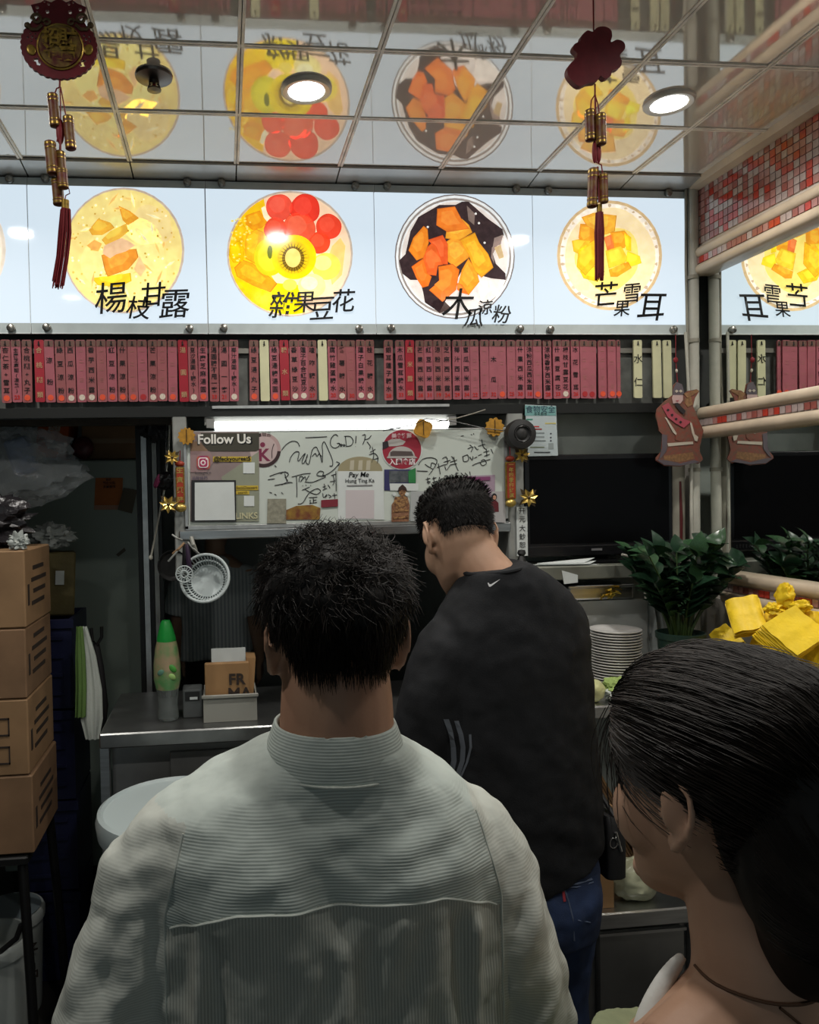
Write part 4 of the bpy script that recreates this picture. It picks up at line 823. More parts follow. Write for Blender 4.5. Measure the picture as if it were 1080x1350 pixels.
gpoly([(210, 580), (225, 500), (290, 450), (330, 560), (300, 640), (330, 700), (320, 740), (245, 735)], g2, 1, 'sleeve'); gpoly([(560, 520), (620, 500), (690, 640), (730, 740), (700, 860), (640, 700), (560, 640)], g2, 1, 'sleeve')
gpoly([(275, 470), (350, 430), (420, 540), (520, 610), (600, 640), (520, 710), (430, 660), (340, 590)], g3, 3, 'sash')
for x, y in ((345, 510), (390, 565), (435, 610), (485, 645)): gpoly([(x-16, y), (x, y-16), (x+16, y), (x, y+16)], g7, 4, 'sash_character')
gpoly([(400, 345), (510, 340), (510, 400), (480, 440), (440, 430), (400, 440), (390, 380)], g5, 3, 'face'); gpoly([(430, 405), (470, 402), (450, 418)], g3, 4, 'mouth'); gpoly([(400, 290), (440, 200), (500, 225), (525, 320), (510, 345), (400, 345)], g4, 3, 'hat'); gpoly([(420, 300), (440, 285), (460, 300), (440, 318)], g8, 4, 'hat_jewel'); gpoly([(465, 300), (485, 285), (505, 300), (485, 318)], g8, 4, 'hat_jewel')
gpoly([(420, 450), (450, 430), (540, 520), (520, 560), (470, 520)], g7, 4, 'beard'); gpoly([(520, 330), (660, 285), (690, 300), (560, 380)], g6, 2, 'hat_wing'); gpoly([(540, 380), (600, 360), (620, 450), (560, 480), (530, 430)], g6, 2, 'ornament')
gpoly([(310, 590), (330, 600), (440, 770), (435, 790), (400, 760)], g8, 3, 'ribbon'); gpoly([(590, 640), (610, 660), (640, 780), (680, 810), (670, 860), (640, 850), (610, 760)], g8, 3, 'ribbon')
gpoly([(440, 720), (520, 720), (520, 830), (480, 860), (420, 840)], g2, 2, 'apron'); gpoly([(340, 880), (620, 860), (625, 890), (345, 915)], g8, 2, 'belt'); gpoly([(280, 780), (335, 790), (330, 960), (270, 1040), (240, 1060), (280, 930)], g4, 2, 'hem_side')
gpoly([(300, 1020), (620, 980), (640, 1050), (480, 1090), (300, 1070)], g6, 1, 'hem'); gpoly([(215, 1060), (330, 1070), (480, 1105), (640, 1065), (700, 1090), (480, 1130), (300, 1120)], g4, 2, 'base')
MB().tube([gpt(450, 205), gpt(440, 80), gpt(430, -80), gpt(430, -330)], .0012, 6).build('hanging_thread', m_thread, gf); MB().ell(gpt(440, 75, 1), (.004, .003, .006)).build('bead', g8, gf, smooth=True); MB().ell(gpt(430, -45, 1), (.008, .004, .009)).build('red_heart', m_thread, gf, smooth=True)

# ================================================================ television and shelf
tv = empty('television', (1.187, 2.32, 1.49), 'black flat screen television switched off on the steel shelf', 'television')
m_scr = mat('tv_screen', (.003, .003, .0035), .25, spec=.12); m_bez = mat('tv_bezel', (.008, .008, .009), .22)
MB().bx(.942, 1.434, 2.302, 2.345, 1.490, 1.812).build('cabinet', m_bez, tv, bevel=.004, bseg=2)
MB().bx(.957, 1.420, 2.3005, 2.303, 1.532, 1.797).build('screen', m_scr, tv)
MB().bx(.942, 1.434, 2.296, 2.304, 1.490, 1.524).build('lower_bezel', m_bez, tv, bevel=.003)
MB().bx(1.155, 1.19, 2.2945, 2.297, 1.506, 1.513).build('maker_plate', mat('tv_plate', (.35, .35, .36), .3, .6), tv)
for k in range(6): MB().bx(1.36+k*.011, 1.366+k*.011, 2.2952, 2.297, 1.500, 1.512).build('speaker_slot', blackp, tv)
MB().bx(1.10, 1.28, 2.27, 2.36, 1.470, 1.476).build('stand_foot', m_bez, tv); MB().bx(1.16, 1.22, 2.315, 2.335, 1.474, 1.495).build('stand_neck', m_bez, tv)
sh = empty('television_shelf', (1.2, 2.3, 1.42), 'long greyish steel shelf carrying the television', 'shelf')
MB().bx(.945, 1.44, 2.225, 2.425, 1.424, 1.466).build('shelf_board', mat('shelf_dirty_steel', sr(120, 122, 112), .45, .35, var=.25, scale=8), sh, bevel=.003)
for x in (.97, 1.40): MB().bx(x-.012, x+.012, 2.28, 2.42, 1.412, 1.424).build('bracket', steel, sh)
ppr = empty('paper_pile', at(745, 740, Y=2.24), 'few loose white sheets lying in front of the television', 'paper')
for k, (q, dz) in enumerate((([(700, 2.27), (786, 2.235), (790, 2.25), (715, 2.285)], 0), ([(702, 2.262), (778, 2.232), (786, 2.262), (712, 2.28)], .0035), ([(708, 2.266), (770, 2.24), (784, 2.268), (716, 2.284)], .0065))):
    P = [Vector((at(px, 736, Y=y).x, y, 1.4665+dz)) for px, y in q]; P[2].z += .006*k; P2 = [p+Vector((0, 0, .0012)) for p in P]
    MB().add(P+P2, [(3, 2, 1, 0), (4, 5, 6, 7), (0, 1, 5, 4), (1, 2, 6, 5), (2, 3, 7, 6), (3, 0, 4, 7)]).build('sheet', m_paper, ppr)
cb = MB().tube([at(*p, Y=2.235) for p in ((820, 731), (832, 734), (842, 744), (848, 760), (852, 790))], .004, 8).build('white_lead', m_pipe, smooth=True); tag(cb, 'white power lead hanging over the television shelf edge', 'cable')
bk = MB().lathe([(.0005, 0), (.012, .002), (.016, .014), (.011, .026), (.008, .032), (.013, .040), (.010, .050), (.0005, .052)], 16, at(688, 744, Y=2.25)+Vector((0, 0, -.006))).build('black_figurine', mat('figurine_black', (.012, .012, .012), .4), smooth=True); bk.location.z += .0; tag(bk, 'tiny black figurine at the end of the television shelf', 'figurine')
# ================================================================ left side: kitchen, boxes, counter
m_card = mat('cardboard', sr(142, 112, 80), .7, var=.12, scale=9); m_card2 = mat('cardboard_dark', sr(126, 98, 72), .7, var=.12, scale=9)
m_print = mat('box_print', sr(52, 42, 36), .7); m_tape = mat('packing_tape', sr(150, 126, 96), .3)
# counter with cabinet
ct = empty('serving_counter', (.24, 2.5, 0), 'dark stainless serving counter below the whiteboard', 'counter')
m_csteel = mat('counter_steel', (.24, .245, .24), .32, .85, var=.2, scale=8)
MB().bx(-.388, .90, 2.30, 2.78, .955, 1.0).build('worktop', m_csteel, ct, bevel=.004)
MB().bx(-.36, .88, 2.36, 2.76, .10, .955).build('cabinet', mat('counter_cabinet', (.26, .265, .26), .4, .7, var=.2, scale=6), ct)
for x in (-.03, .30, .62): MB().bx(x-.155, x+.155, 2.35, 2.362, .14, .92).build('cabinet_door', mat('counter_door', (.28, .285, .28), .4, .7, var=.2, scale=6), ct, bevel=.003)
for x in (-.375, .885): MB().bx(x-.013, x+.013, 2.31, 2.34, 0, .955).build('leg', steel, ct)
# refrigerator
fr = empty('refrigerator', (-.66, 3.65, 0), 'tall pale grey-green refrigerator behind the box stack', 'refrigerator')
m_fr = mat('fridge_enamel', sr(150, 164, 154), .4, var=.05, scale=3); m_frs = mat('fridge_side', sr(150, 164, 154), .4, var=.06, scale=3)
MB().bx(-.96, -.366, 3.33, 4.03, .12, 1.872).build('body', m_frs, fr, bevel=.008)
MB().bx(-.96, -.366, 3.295, 3.325, .13, 1.868).build('door', m_fr, fr, bevel=.008, bseg=2)
MB().bx(-.94, -.386, 3.34, 4.0, 0, .12).build('kick_plate', blackp, fr)
for q in (.4, .9, 1.4): MB().bx(-.362, -.356, 3.36, 4.0, q-.004, q+.004).build('side_rib', m_frs, fr)
def wallsheet(name, quad, Y, M, label, cat):
    P = [at(*q, Y=Y) for q in quad]; Q = [p+Vector((0, .002, 0)) for p in P]
    return tag(MB().add(P+Q, [(0, 1, 2, 3), (7, 6, 5, 4), (0, 4, 5, 1), (1, 5, 6, 2), (2, 6, 7, 3), (3, 7, 4, 0)]).build(name, M), label, cat)
wallsheet('orange_notice', [(126, 630), (162, 630), (161, 672), (124, 672)], 3.29, mat('orange_paper', sr(186, 108, 48), .6, var=.05), 'orange printed notice stuck on the refrigerator door', 'notice')
tx_ = at(143, 634, Y=3.287); tn = bpy.data.objects['orange_notice']
text('heading', '告示', at(143, 632.5, Y=3.285), .011, m_ink, tn, bold=.0003); text('lettering', '歡迎光臨', at(144, 637, Y=3.285), .013, m_print, tn, bold=.0002); text('lettering', '多謝惠顧', at(144, 642, Y=3.285), .013, m_print, tn, bold=.0002)
wallsheet('notice_tail', [(124, 666), (162, 666), (160, 672), (124, 672)], 3.284, mat('tail_pink', sr(176, 136, 112), .6), None, None); o = bpy.data.objects['notice_tail']; setpar(o, tn)
wallsheet('grey_card', [(163, 643), (181, 646), (174, 677), (155, 672)], 3.278, mat('grey_card', sr(98, 90, 74), .6), 'grey-brown card overlapping the orange notice', 'card')
wallsheet('tape_mark', [(153, 731), (164, 722), (166, 726), (156, 734)], 3.292, mat('tape_mark', sr(96, 92, 80), .6), 'small dirty tape scrap on the refrigerator door', 'tape')
# sliding door frames beside the refrigerator
df = empty('sliding_door_frame', (-.30, 3.1, 0), 'dark aluminium sliding door frame beside the refrigerator', 'door frame')
for px0, px1, M in ((184, 190, m_chan), (191, 198, alu), (199, 204, m_chan), (205, 211, m_post), (212, 216, m_chan)):
    a, b = at(px0, 800, Y=2.95).x, at(px1, 800, Y=2.95).x; MB().bx(a, b, 2.95, 3.0, 0, 2.42).build('frame_bar', M, df)
# packaging on top of the refrigerator
bq = MB().box((-.48, 3.58, 1.957), (.30, .34, .16), rot=(0, 0, .1)).build('brown_carton', m_card, bevel=.003); tag(bq, 'long brown carton lying on top of the refrigerator', 'box')
MB().box((-.463, 3.405, 1.957), (.29, .006, .02), rot=(0, 0, .1)).build('tape_strip', m_tape, bq)
ob = empty('orange_carton', (-.71, 3.45, 1.875), 'upright orange carton with white lettering on the refrigerator', 'box')
MB().box((-.725, 3.45, 1.986), (.13, .2, .2), rot=(0, .12, 0)).build('carton', mat('orange_carton', sr(196, 92, 36), .5, var=.05), ob, bevel=.002)
for k, c in enumerate('團扇'): text('lettering', c, (-.715-.010*k, 3.345, 2.02-.075*k), .055, mat('carton_white', sr(220, 206, 196), .5), ob, rot=(PI/2, .12, 0), bold=.002)
pb = MB().ell((-.60, 3.352, 1.924), (.045, .025, .050)).build('plum_wrapped_pack', mat('plum_wrap', sr(96, 52, 56), .35, var=.3, scale=40), smooth=True); tag(pb, 'plum-coloured wrapped packet between the cartons on the refrigerator', 'packet')
# overhead rail with clear bags
rl = MB().bx(-1.85, -.16, 2.55, 2.60, 1.946, 1.968).build('overhead_rail', mat('rail_brown', sr(74, 66, 56), .6, var=.2)); struct(rl, 'brown overhead rail in the kitchen opening'); rl.name = 'trim_3'
def blob(c, d, amp, fr_, seed, nu=40, nv=28, rot=None, flat=0):
    b = MB().ell((0, 0, 0), (1, 1, 1), nu=nu, nv=nv); out = []
    off = Vector((seed*3.1, seed*1.7, seed*.9)); R = Euler(rot).to_matrix() if rot else Matrix.Identity(3)
    for v in b.v:
        v = Vector(v); n1 = mnoise.noise(v*fr_+off); n2 = abs(mnoise.noise(v*fr_*2.3+off)); k = 1+amp*n1-amp*.9*n2
        q = Vector((v.x*d[0]*k, v.y*d[1]*k, v.z*d[2]*k))
        if flat and q.z < -d[2]*flat: q.z = -d[2]*flat
        out.append(tuple(R @ q+Vector(c)))
    b.v = out; return b
m_clear = mat('clear_film', (.75, .8, .82), .18, alpha=.30, var=.15, scale=14, bump=.3, bscale=30)
bag = empty('clear_bag', (-.80, 2.58, 1.72), 'big clear plastic bag of brown cartons hung from the overhead rail', 'bag')
blob((-.74, 2.60, 1.815), (.26, .10, .150), .35, 2.2, 4).build('film', m_clear, bag, smooth=True)
MB().box((-.85, 2.60, 1.83), (.20, .08, .15), rot=(0, .1, .15)).build('carton_inside', m_card2, bag, bevel=.004); MB().box((-.665, 2.61, 1.85), (.08, .07, .12), rot=(0, -.3, .1)).build('blue_pack_inside', mat('blue_pack', sr(84, 104, 140), .5, var=.3, scale=30), bag, bevel=.008)
# box stack on a black stand
zs = [.70, .925, 1.142, 1.342, 1.563]
stand = empty('metal_stand', (-.78, 2.38, 0), 'black metal stand under the stack of cartons', 'stand')
m_blk = mat('black_metal', (.012, .012, .012), .4, .3)
MB().bx(-.99, -.575, 2.19, 2.56, .672, .696).build('top_plate', m_blk, stand, bevel=.004)
for sx in (-.97, -.595):
    for sy in (2.21, 2.54): MB().tube([(sx, sy, .68), (sx+(.02 if sx > -.8 else -.02), sy+(.03 if sy > 2.4 else -.02), .3), (sx+(.03 if sx > -.8 else -.03), sy+(.05 if sy > 2.4 else -.03), .0)], .014, 10).build('leg', m_blk, stand, smooth=True)
MB().tube([(-.60, 2.20, .5)]+[(-.60-.19+.19*math.cos(a), 2.20, .5-.1*math.sin(a)) for a in (.4, .8, 1.2, PI/2, 1.9, 2.3, 2.7)]+[(-.98, 2.20, .5)], .008, 8).build('curved_brace', m_blk, stand, smooth=True)
bl_ = ['lowest brown carton of the stack on the black stand', 'second brown carton up in the stack on the stand', 'third brown carton up in the stack on the stand', 'topmost brown carton of the stack under the black bag']
for i in range(4):
    dx = random.uniform(-.006, .008)
    t = empty('stacked_carton', (-.77+dx, 2.36, zs[i]), bl_[i], 'box', 'cartons stacked on the black stand')
    x1 = -.568+dx+(.012 if i == 0 else 0)
    MB().bx(x1-.40, x1, 2.20, 2.51, zs[i]+.001, zs[i+1]-.001).build('carton', m_card if i % 2 else m_card2, t, bevel=.004)
    MB().bx(x1-.23, x1-.17, 2.1985, 2.2005, zs[i]+.004, zs[i+1]-.004).build('tape', m_tape, t)
    for k in range(4): MB().bx(x1-.0005, x1+.0012, 2.27+.02*(k % 2), 2.42+.015*(k % 3), zs[i]+.055+k*.034, zs[i]+.067+k*.034).build('printed_line', m_print, t)
    MB().bx(x1-.0005, x1+.0012, 2.228, 2.245, zs[i]+.06, zs[i]+.12).build('printed_mark', m_print, t)
    if i == 1:
        for dz_ in (.04, .12):
            for (a0, a1, b0, b1) in ((-.04, .04, -.032, -.026), (-.04, .04, .026, .032), (-.04, -.034, -.032, .032), (.034, .04, -.032, .032)):
                MB().bx(x1-.075+a0*.6, x1-.075+a1*.6, 2.1982, 2.2, zs[i]+dz_+.02+b0*.8, zs[i]+dz_+.02+b1*.8).build('printed_symbol', m_print, t)
bb = blob((-.75, 2.38, 1.625), (.165, .11, .09), .55, 3.0, 9, flat=.65).build('black_bag', mat('black_bin_bag', (.02, .018, .02), .25, bump=.5, bscale=40), smooth=True); tag(bb, 'crumpled black plastic bag on top of the carton stack', 'bag')
wp = blob((-.585, 2.225, 1.583), (.028, .024, .030), .5, 3, 2, flat=.6).build('white_wrapper', mat('white_film', sr(160, 166, 162), .3, bump=.4, bscale=60), smooth=True); tag(wp, 'small crumpled white wrapper beside the black bag', 'wrapper')
# blue crates with bags
m_navy = mat('navy_plastic', sr(28, 32, 62), .45, var=.2, scale=12)
cl_ = ['lowest navy crate behind the cartons', 'second navy crate up behind the cartons', 'third navy crate up behind the cartons', 'topmost navy crate carrying the paper bags']
for i in range(4):
    z0, z1 = i*.322, i*.322+.316
    t = empty('navy_crate', (-.64, 2.86, z0), cl_[i], 'crate', 'stacked navy crates')
    x0, x1, y0, y1 = -.735, -.545, 2.73, 3.02
    MB().bx(x0, x1, y0, y1, z0+.002, z0+.02).build('base', m_navy, t)
    for a in ((x0, x1, y0, y0+.012), (x0, x1, y1-.012, y1), (x0, x0+.012, y0+.012, y1-.012), (x1-.012, x1, y0+.012, y1-.012)): MB().bx(*a, z0+.02, z1).build('side', m_navy, t)
    for k in range(4): MB().bx(x0+.03, x1-.03, y0-.006, y0, z0+.05+k*.065, z0+.062+k*.065).build('rib', m_navy, t)
    MB().bx(x0-.008, x1+.008, y0-.008, y0, z1-.03, z1).build('rim', m_navy, t)
zt_ = 4*.322-.006
pbg = MB().box((-.62, 2.86, zt_+.117), (.13, .11, .23), rot=(0, .05, .2)).build('brown_paper_bag', mat('kraft_olive', sr(104, 94, 58), .7, var=.2, scale=10, bump=.2), bevel=.006); tag(pbg, 'olive-brown paper bag standing on the navy crates', 'bag')
MB().box((-.595, 2.800, zt_+.14), (.03, .002, .05), rot=(0, .05, .2)).build('white_label', m_paper, pbg)
wp2 = blob((-.615, 2.80, zt_+.290), (.075, .05, .045), .5, 3, 7).build('white_plastic_wrap', MATS['white_film'], smooth=True); tag(wp2, 'crumpled white plastic on the paper bag over the crates', 'wrapper')
wp3 = blob((-.70, 2.745, zt_+.052), (.028, .03, .055), .3, 3, 8, flat=.9).build('white_cup', MATS['white_film'], smooth=True); tag(wp3, 'small white pouch at the edge of the top navy crate', 'pouch')
# hanging towel
def drape(name, pts, M, wav=.006, nw=5, par=None, thick=.002):
    b = MB(); n = 14; rows = []
    for (c, w) in pts:
        for side in (1,): rows.append([Vector(c)+Vector((w*(j/(n-1)-.5), wav*math.sin(nw*PI*j/(n-1)), 0)) for j in range(n)])
    vs = [p for r in rows for p in r]; k = len(rows); vs2 = [p+Vector((0, thick, 0)) for p in vs]; N_ = len(vs)
    fs = [(i*n+j, i*n+j+1, (i+1)*n+j+1, (i+1)*n+j) for i in range(k-1) for j in range(n-1)]; fs += [tuple(q+N_ for q in reversed(f)) for f in fs]
    for i in range(k-1): fs += [(i*n, (i+1)*n, (i+1)*n+N_, i*n+N_), (i*n+n-1, i*n+n-1+N_, (i+1)*n+n-1+N_, (i+1)*n+n-1)]
    for j in range(n-1): fs += [(j, j+N_, j+1+N_, j+1), ((k-1)*n+j, (k-1)*n+j+1, (k-1)*n+j+1+N_, (k-1)*n+j+N_)]
    return b.add(vs, fs).build(name, M, par, smooth=True, ang=80)
Yt = 2.66
tw = empty('striped_towel', at(112, 825, Y=Yt), 'green and white hand towel hanging on a hook by the crates', 'towel')
drape('white_half', [((*at(110, 826, Y=Yt)[:2], at(110, 826, Y=Yt).z), .025), (at(117, 865, Y=Yt), .05), (at(121, 910, Y=Yt), .07), (at(121, 948, Y=Yt), .075), (at(122, 975, Y=Yt), .045)], mat('towel_white', sr(196, 202, 194), .9, bump=.3, bscale=200), par=tw)
drape('green_half', [(at(105, 826, Y=Yt-.012), .022), (at(106, 865, Y=Yt-.012), .034), (at(107, 905, Y=Yt-.012), .036), (at(106, 946, Y=Yt-.012), .036)], mat('towel_green', sr(116, 148, 82), .9, bump=.3, bscale=200), par=tw)
hk = MB().tube([at(*p, Y=2.68) for p in ((120, 828), (122, 845), (128, 850), (134, 840), (134, 826))], .006, 8).build('wall_hook', m_blk, smooth=True); tag(hk, 'black hook bracket beside the hanging towel', 'hook')
umb = MB().tube([at(*p, Y=2.69) for p in ((127, 848), (131, 880), (136, 930), (134, 975))], [.010, .016, .018, .010], 10).build('folded_umbrella', mat('umbrella_black', (.014, .013, .014), .7), smooth=True); tag(umb, 'narrow black folded umbrella hanging beside the towel', 'umbrella')
# buckets and jug on the floor
m_white = mat('white_plastic', sr(170, 176, 172), .4, var=.05, scale=8); m_lid = mat('blue_grey_lid', sr(120, 132, 136), .4)
def bucket(px, py, Y, r, h, label, z0=0.0, lid=None):
    c = at(px, py, Y=Y); c.z = z0; t = empty('white_bucket', c, label, 'bucket', 'white plastic buckets')
    MB().lathe([(.0005, .003), (r*.86, .003), (r*.88, .02), (r*.98, h*.9), (r*1.04, h*.9), (r*1.05, h*.97), (r, h), (r*.93, h), (r*.9, h*.93), (r*.84, .015), (.0005, .012)], 36, c).build('pail', m_white, t, smooth=True)
    if lid: MB().lathe([(.0005, h*.985), (r*.9, h*.985), (r*.93, h*1.01), (r*.5, h*1.012), (.0005, h*1.012)], 36, c).build('lid', m_lid, t, smooth=True)
    return t, c
t, c = bucket(14, 1200, 2.60, .105, .34, 'white bucket with a printed label under the black stand', lid=True)
for k, ch_ in enumerate(('公仔', '甜品')): text('lettering', ch_, c+Vector((.055, -.093+.003*k, .23-.07*k)), .055, m_print, t, rot=(PI/2, 0, .55), bold=.001)
bucket(-6, 1300, 2.33, .10, .40, 'white bucket standing in front of the black stand')
jg = empty('white_jug', (at(85, 1150, Y=3.1).x, 3.1, 0), 'white plastic jug with a dark red label beside the bucket', 'jug')
jx = at(85, 1150, Y=3.1).x
MB().loft([ring(jx, 3.1, z, a, b, b, 24, 3.2) for z, a, b in ((.002, .05, .05), (.02, .062, .06), (.08, .064, .062), (.09, .060, .058), (.10, .064, .062), (.18, .064, .062), (.19, .060, .058), (.2, .063, .061), (.25, .060, .058), (.31, .035, .035), (.33, .022, .022), (.36, .022, .022))]).build('jug_body', m_white, jg, smooth=True)
MB().loft([ring(jx, 3.1, z, a, b, b, 24, 3.0) for z, a, b in ((.26, .060, .058), (.30, .046, .046), (.345, .040, .038))], cap=False).build('red_label', mat('jug_red', sr(120, 32, 44), .4), jg, smooth=True)
# lidded bin in front of the counter
bn = empty('lidded_bin', (-.135, 1.97, 0), 'round white lidded bin standing before the serving counter', 'bin')
MB().lathe([(.0005, .004), (.155, .004), (.165, .02), (.185, .84), (.19, .86), (.0005, .86)], 48, (-.135, 1.97, 0)).build('drum', m_white, bn, smooth=True)
MB().lathe([(.192, .84), (.205, .85), (.21, .885), (.205, .905), (.196, .91), (.19, .902), (.1, .898), (.0005, .896)], 48, (-.135, 1.97, 0)).build('lid', mat('bin_lid', sr(172, 184, 184), .35), bn, smooth=True)
# things on the counter
bt = empty('detergent_bottle', at(222, 955, Y=2.42), 'clear bottle with pointed green cap and fruit label on the counter', 'bottle')
bc = at(222, 950, Y=2.42); bc.z = 1.0
K = .00242
MB().lathe([(.0005, .002), (.030, .002), (.034, .012), (.030, .05), (.034, .09), (.036, .10)], 28, bc, cap=False).build('clear_base', mat('clear_bottle', (.62, .68, .66), .08, trans=.85, ior=1.3), bt, smooth=True)
MB().lathe([(.036, .10), (.042, .13), (.042, .175), (.036, .225), (.030, .252)], 32, bc).build('label', mat('bottle_label', sr(170, 150, 120), .35, col2=sr(96, 150, 92), scale=22), bt, smooth=True)
MB().lathe([(.0305, .250), (.029, .262), (.018, .305), (.013, .315), (.0005, .317)], 28, bc).build('green_cap', mat('green_cap', sr(30, 150, 62), .35), bt, smooth=True)
for dx, dz, cc_ in ((-.012, .160, (96, 140, 120)), (.018, .170, (70, 150, 60)), (.014, .145, (150, 190, 110))):
    MB().ell(bc+Vector((dx, -.036, dz)), (.017, .006, .010), rot=(0, dx*40, 0)).build('fruit_print', mat('fp%d' % cc_[0], sr(*cc_), .4, var=.15), bt, smooth=True)
dv = empty('card_machine', at(254, 945, Y=2.42), 'small grey card machine beside the green-capped bottle', 'machine'); dx_ = at(254, 925, Y=2.42).x
MB().box((dx_, 2.44, 1.05), (.062, .05, .095), rot=(.12, 0, 0)).build('case', mat('device_grey', sr(96, 100, 100), .4), dv, bevel=.005, bseg=2)
MB().box((dx_, 2.412, 1.072), (.046, .003, .03), rot=(.12, 0, 0)).build('display', blackp, dv); MB().box((dx_+.004, 2.4095, 1.066), (.024, .002, .008), rot=(.12, 0, 0)).build('display_digits', mat('lcd_white', sr(220, 226, 226), .3), dv)
tr_ = empty('cardboard_tray', at(303, 950, Y=2.42), 'white plastic tray holding folded cardboard on the counter', 'tray')
x0, x1 = at(269, 930, Y=2.42).x, at(338, 930, Y=2.42).x
m_tray = mat('tray_white', sr(150, 150, 142), .4)
MB().bx(x0, x1, 2.36, 2.50, 1.001, 1.006).build('base', m_tray, tr_)
for a in ((x0, x1, 2.36, 2.365), (x0, x1, 2.495, 2.50), (x0, x0+.005, 2.365, 2.495), (x1-.005, x1, 2.365, 2.495)): MB().bx(*a, 1.006, 1.085).build('side', m_tray, tr_)
MB().bx(x0-.005, x1+.005, 2.353, 2.36, 1.076, 1.087).build('rim', m_tray, tr_, bevel=.002)
fc = MB().box(((x0+x1)/2-.008, 2.385, 1.100), (.138, .018, .165), rot=(.05, 0, 0)).build('folded_carton', mat('kraft_card', sr(160, 124, 84), .7, var=.08, scale=12), bevel=.003); tag(fc, 'folded brown carton lettered FR MA standing in the tray', 'carton')
text('lettering', 'FR', ((x0+x1)/2+.022, 2.3705, 1.128), .048, m_print, fc, rot=(PI/2-.05, 0, 0), bold=.0014); text('lettering', 'MA', ((x0+x1)/2+.030, 2.3728, 1.082), .052, m_print, fc, rot=(PI/2-.05, 0, 0), bold=.001)
wc = MB().box(((x0+x1)/2-.002, 2.412, 1.135), (.108, .004, .17), rot=(-.05, 0, 0)).build('white_card_sheet', m_paper); tag(wc, 'white card standing behind the folded brown carton', 'card')
fc2 = MB().box((x1-.022, 2.44, 1.10), (.03, .09, .18), rot=(.0, .08, 0)).build('spare_carton', MATS['kraft_card']); tag(fc2, 'narrow brown carton flap standing at the side of the tray', 'carton')
# colander, utensils and cord on the left upright
co = empty('colander', at(268, 760, Y=2.27), 'white plastic slotted colander hanging from the upright by the kitchen opening', 'colander')
cc0 = at(270, 762, Y=2.262); Rc = Euler((math.radians(68), math.radians(-28), 0)).to_matrix()
m_col = mat('colander_white', sr(176, 186, 186), .4)
for k in range(44):
    a = 2*PI*k/44; P = [cc0+Rc @ Vector((r*math.cos(a), r*math.sin(a), z)) for r, z in ((.070, 0), (.064, -.020), (.05, -.036))]; MB().tube(P, .0017, 5).build('slot_rib', m_col, co)
for r, z, w in ((.072, .0, .0045), (.060, -.026, .003), (.048, -.038, .003)): MB().tube([cc0+Rc @ Vector((r*math.cos(2*PI*k/40), r*math.sin(2*PI*k/40), z)) for k in range(41)], w, 8).build('hoop', m_col, co, smooth=True)
MB().lathe([(.048, -.037), (.03, -.043), (.0005, -.044), (.0005, -.0465), (.03, -.0455), (.05, -.039)], 36, cc0, Rc).build('dish_bottom', m_col, co, smooth=True)
w2 = empty('small_strainer', at(243, 757, Y=2.24), 'small round white strainer hanging before the colander', 'strainer'); c1 = at(243, 757, Y=2.235); R1 = Euler((PI/2, -.3, 0)).to_matrix()
for r in (.024, .010): MB().tube([c1+R1 @ Vector((r*math.cos(2*PI*k/24), r*math.sin(2*PI*k/24), 0)) for k in range(25)], .0022, 6).build('hoop', m_col, w2, smooth=True)
for k in range(16): a = 2*PI*k/16; MB().tube([c1+R1 @ Vector((.01*math.cos(a), .01*math.sin(a), 0)), c1+R1 @ Vector((.024*math.cos(a), .024*math.sin(a), 0))], .0012, 5).build('spoke', m_col, w2)
ut = empty('utensil_bunch', at(243, 715, Y=2.26), 'bunch of dark brushes and sticks hanging on the upright by the Follow Us poster', 'utensils')
for (p, q, r, M) in (((242, 716), (222, 740), .003, m_post), ((243, 716), (228, 730), .004, m_card), ((246, 718), (250, 752), .008, mat('plum_handle', sr(54, 40, 60), .4)), ((244, 718), (243, 748), .007, blackp), ((240, 712), (227, 705), .003, m_post), ((248, 715), (262, 730), .004, m_post), ((252, 708), (258, 726), .006, m_tray)):
    MB().tube([at(*p, Y=2.25), at((p[0]+q[0])/2, (p[1]+q[1])/2+1, Y=2.24), at(*q, Y=2.25)], r, 8).build('utensil', M, ut, smooth=True)
pan = MB().lathe([(.0005, 0), (.035, 0), (.045, .012), (.047, .012), (.037, -.003), (.0005, -.003)], 28, at(232, 745, Y=2.30)+Vector((-.012, 0, 0)), Euler((PI/2, 0, .3)).to_matrix()).build('black_pan', m_blk, smooth=True); tag(pan, 'small black pan hanging behind the utensils', 'pan')
cr_ = MB().tube([at(*p, Y=2.60) for p in ((224, 548), (222, 600), (216, 648), (210, 680), (203, 715), (199, 735))], .0035, 6).build('pull_switch', m_pipe, smooth=True); tag(cr_, 'white pull cord hanging in the kitchen opening', 'cord'); MB().ell(at(199, 735, Y=2.60), (.007, .007, .009)).build('cord_knob', m_pipe, cr_, smooth=True)
cr2 = empty('hanging_cap', at(216, 635, Y=2.55), 'black and pink cap hanging beside the couplet in the kitchen opening', 'cap')
MB().tube([at(219, 546, Y=2.57), at(218, 632, Y=2.55)], .002, 6).build('strap', blackp, cr2)
blob(at(217, 634, Y=2.55), (.030, .02, .03), .2, 2, 3).build('crown', blackp, cr2, smooth=True); blob(at(208, 634, Y=2.545), (.010, .014, .026), .2, 2, 3, rot=(0, .4, 0)).build('pink_band', mat('pink_band', sr(150, 60, 100), .6), cr2, smooth=True)
ds = blob(at(203, 556, Y=2.62), (.055, .05, .065), .5, 2.5, 12).build('dark_pouch', mat('dark_pouch', (.016, .016, .018), .5, bump=.4, bscale=50), smooth=True); tag(ds, 'dark crumpled pouch hung from the overhead rail', 'pouch')
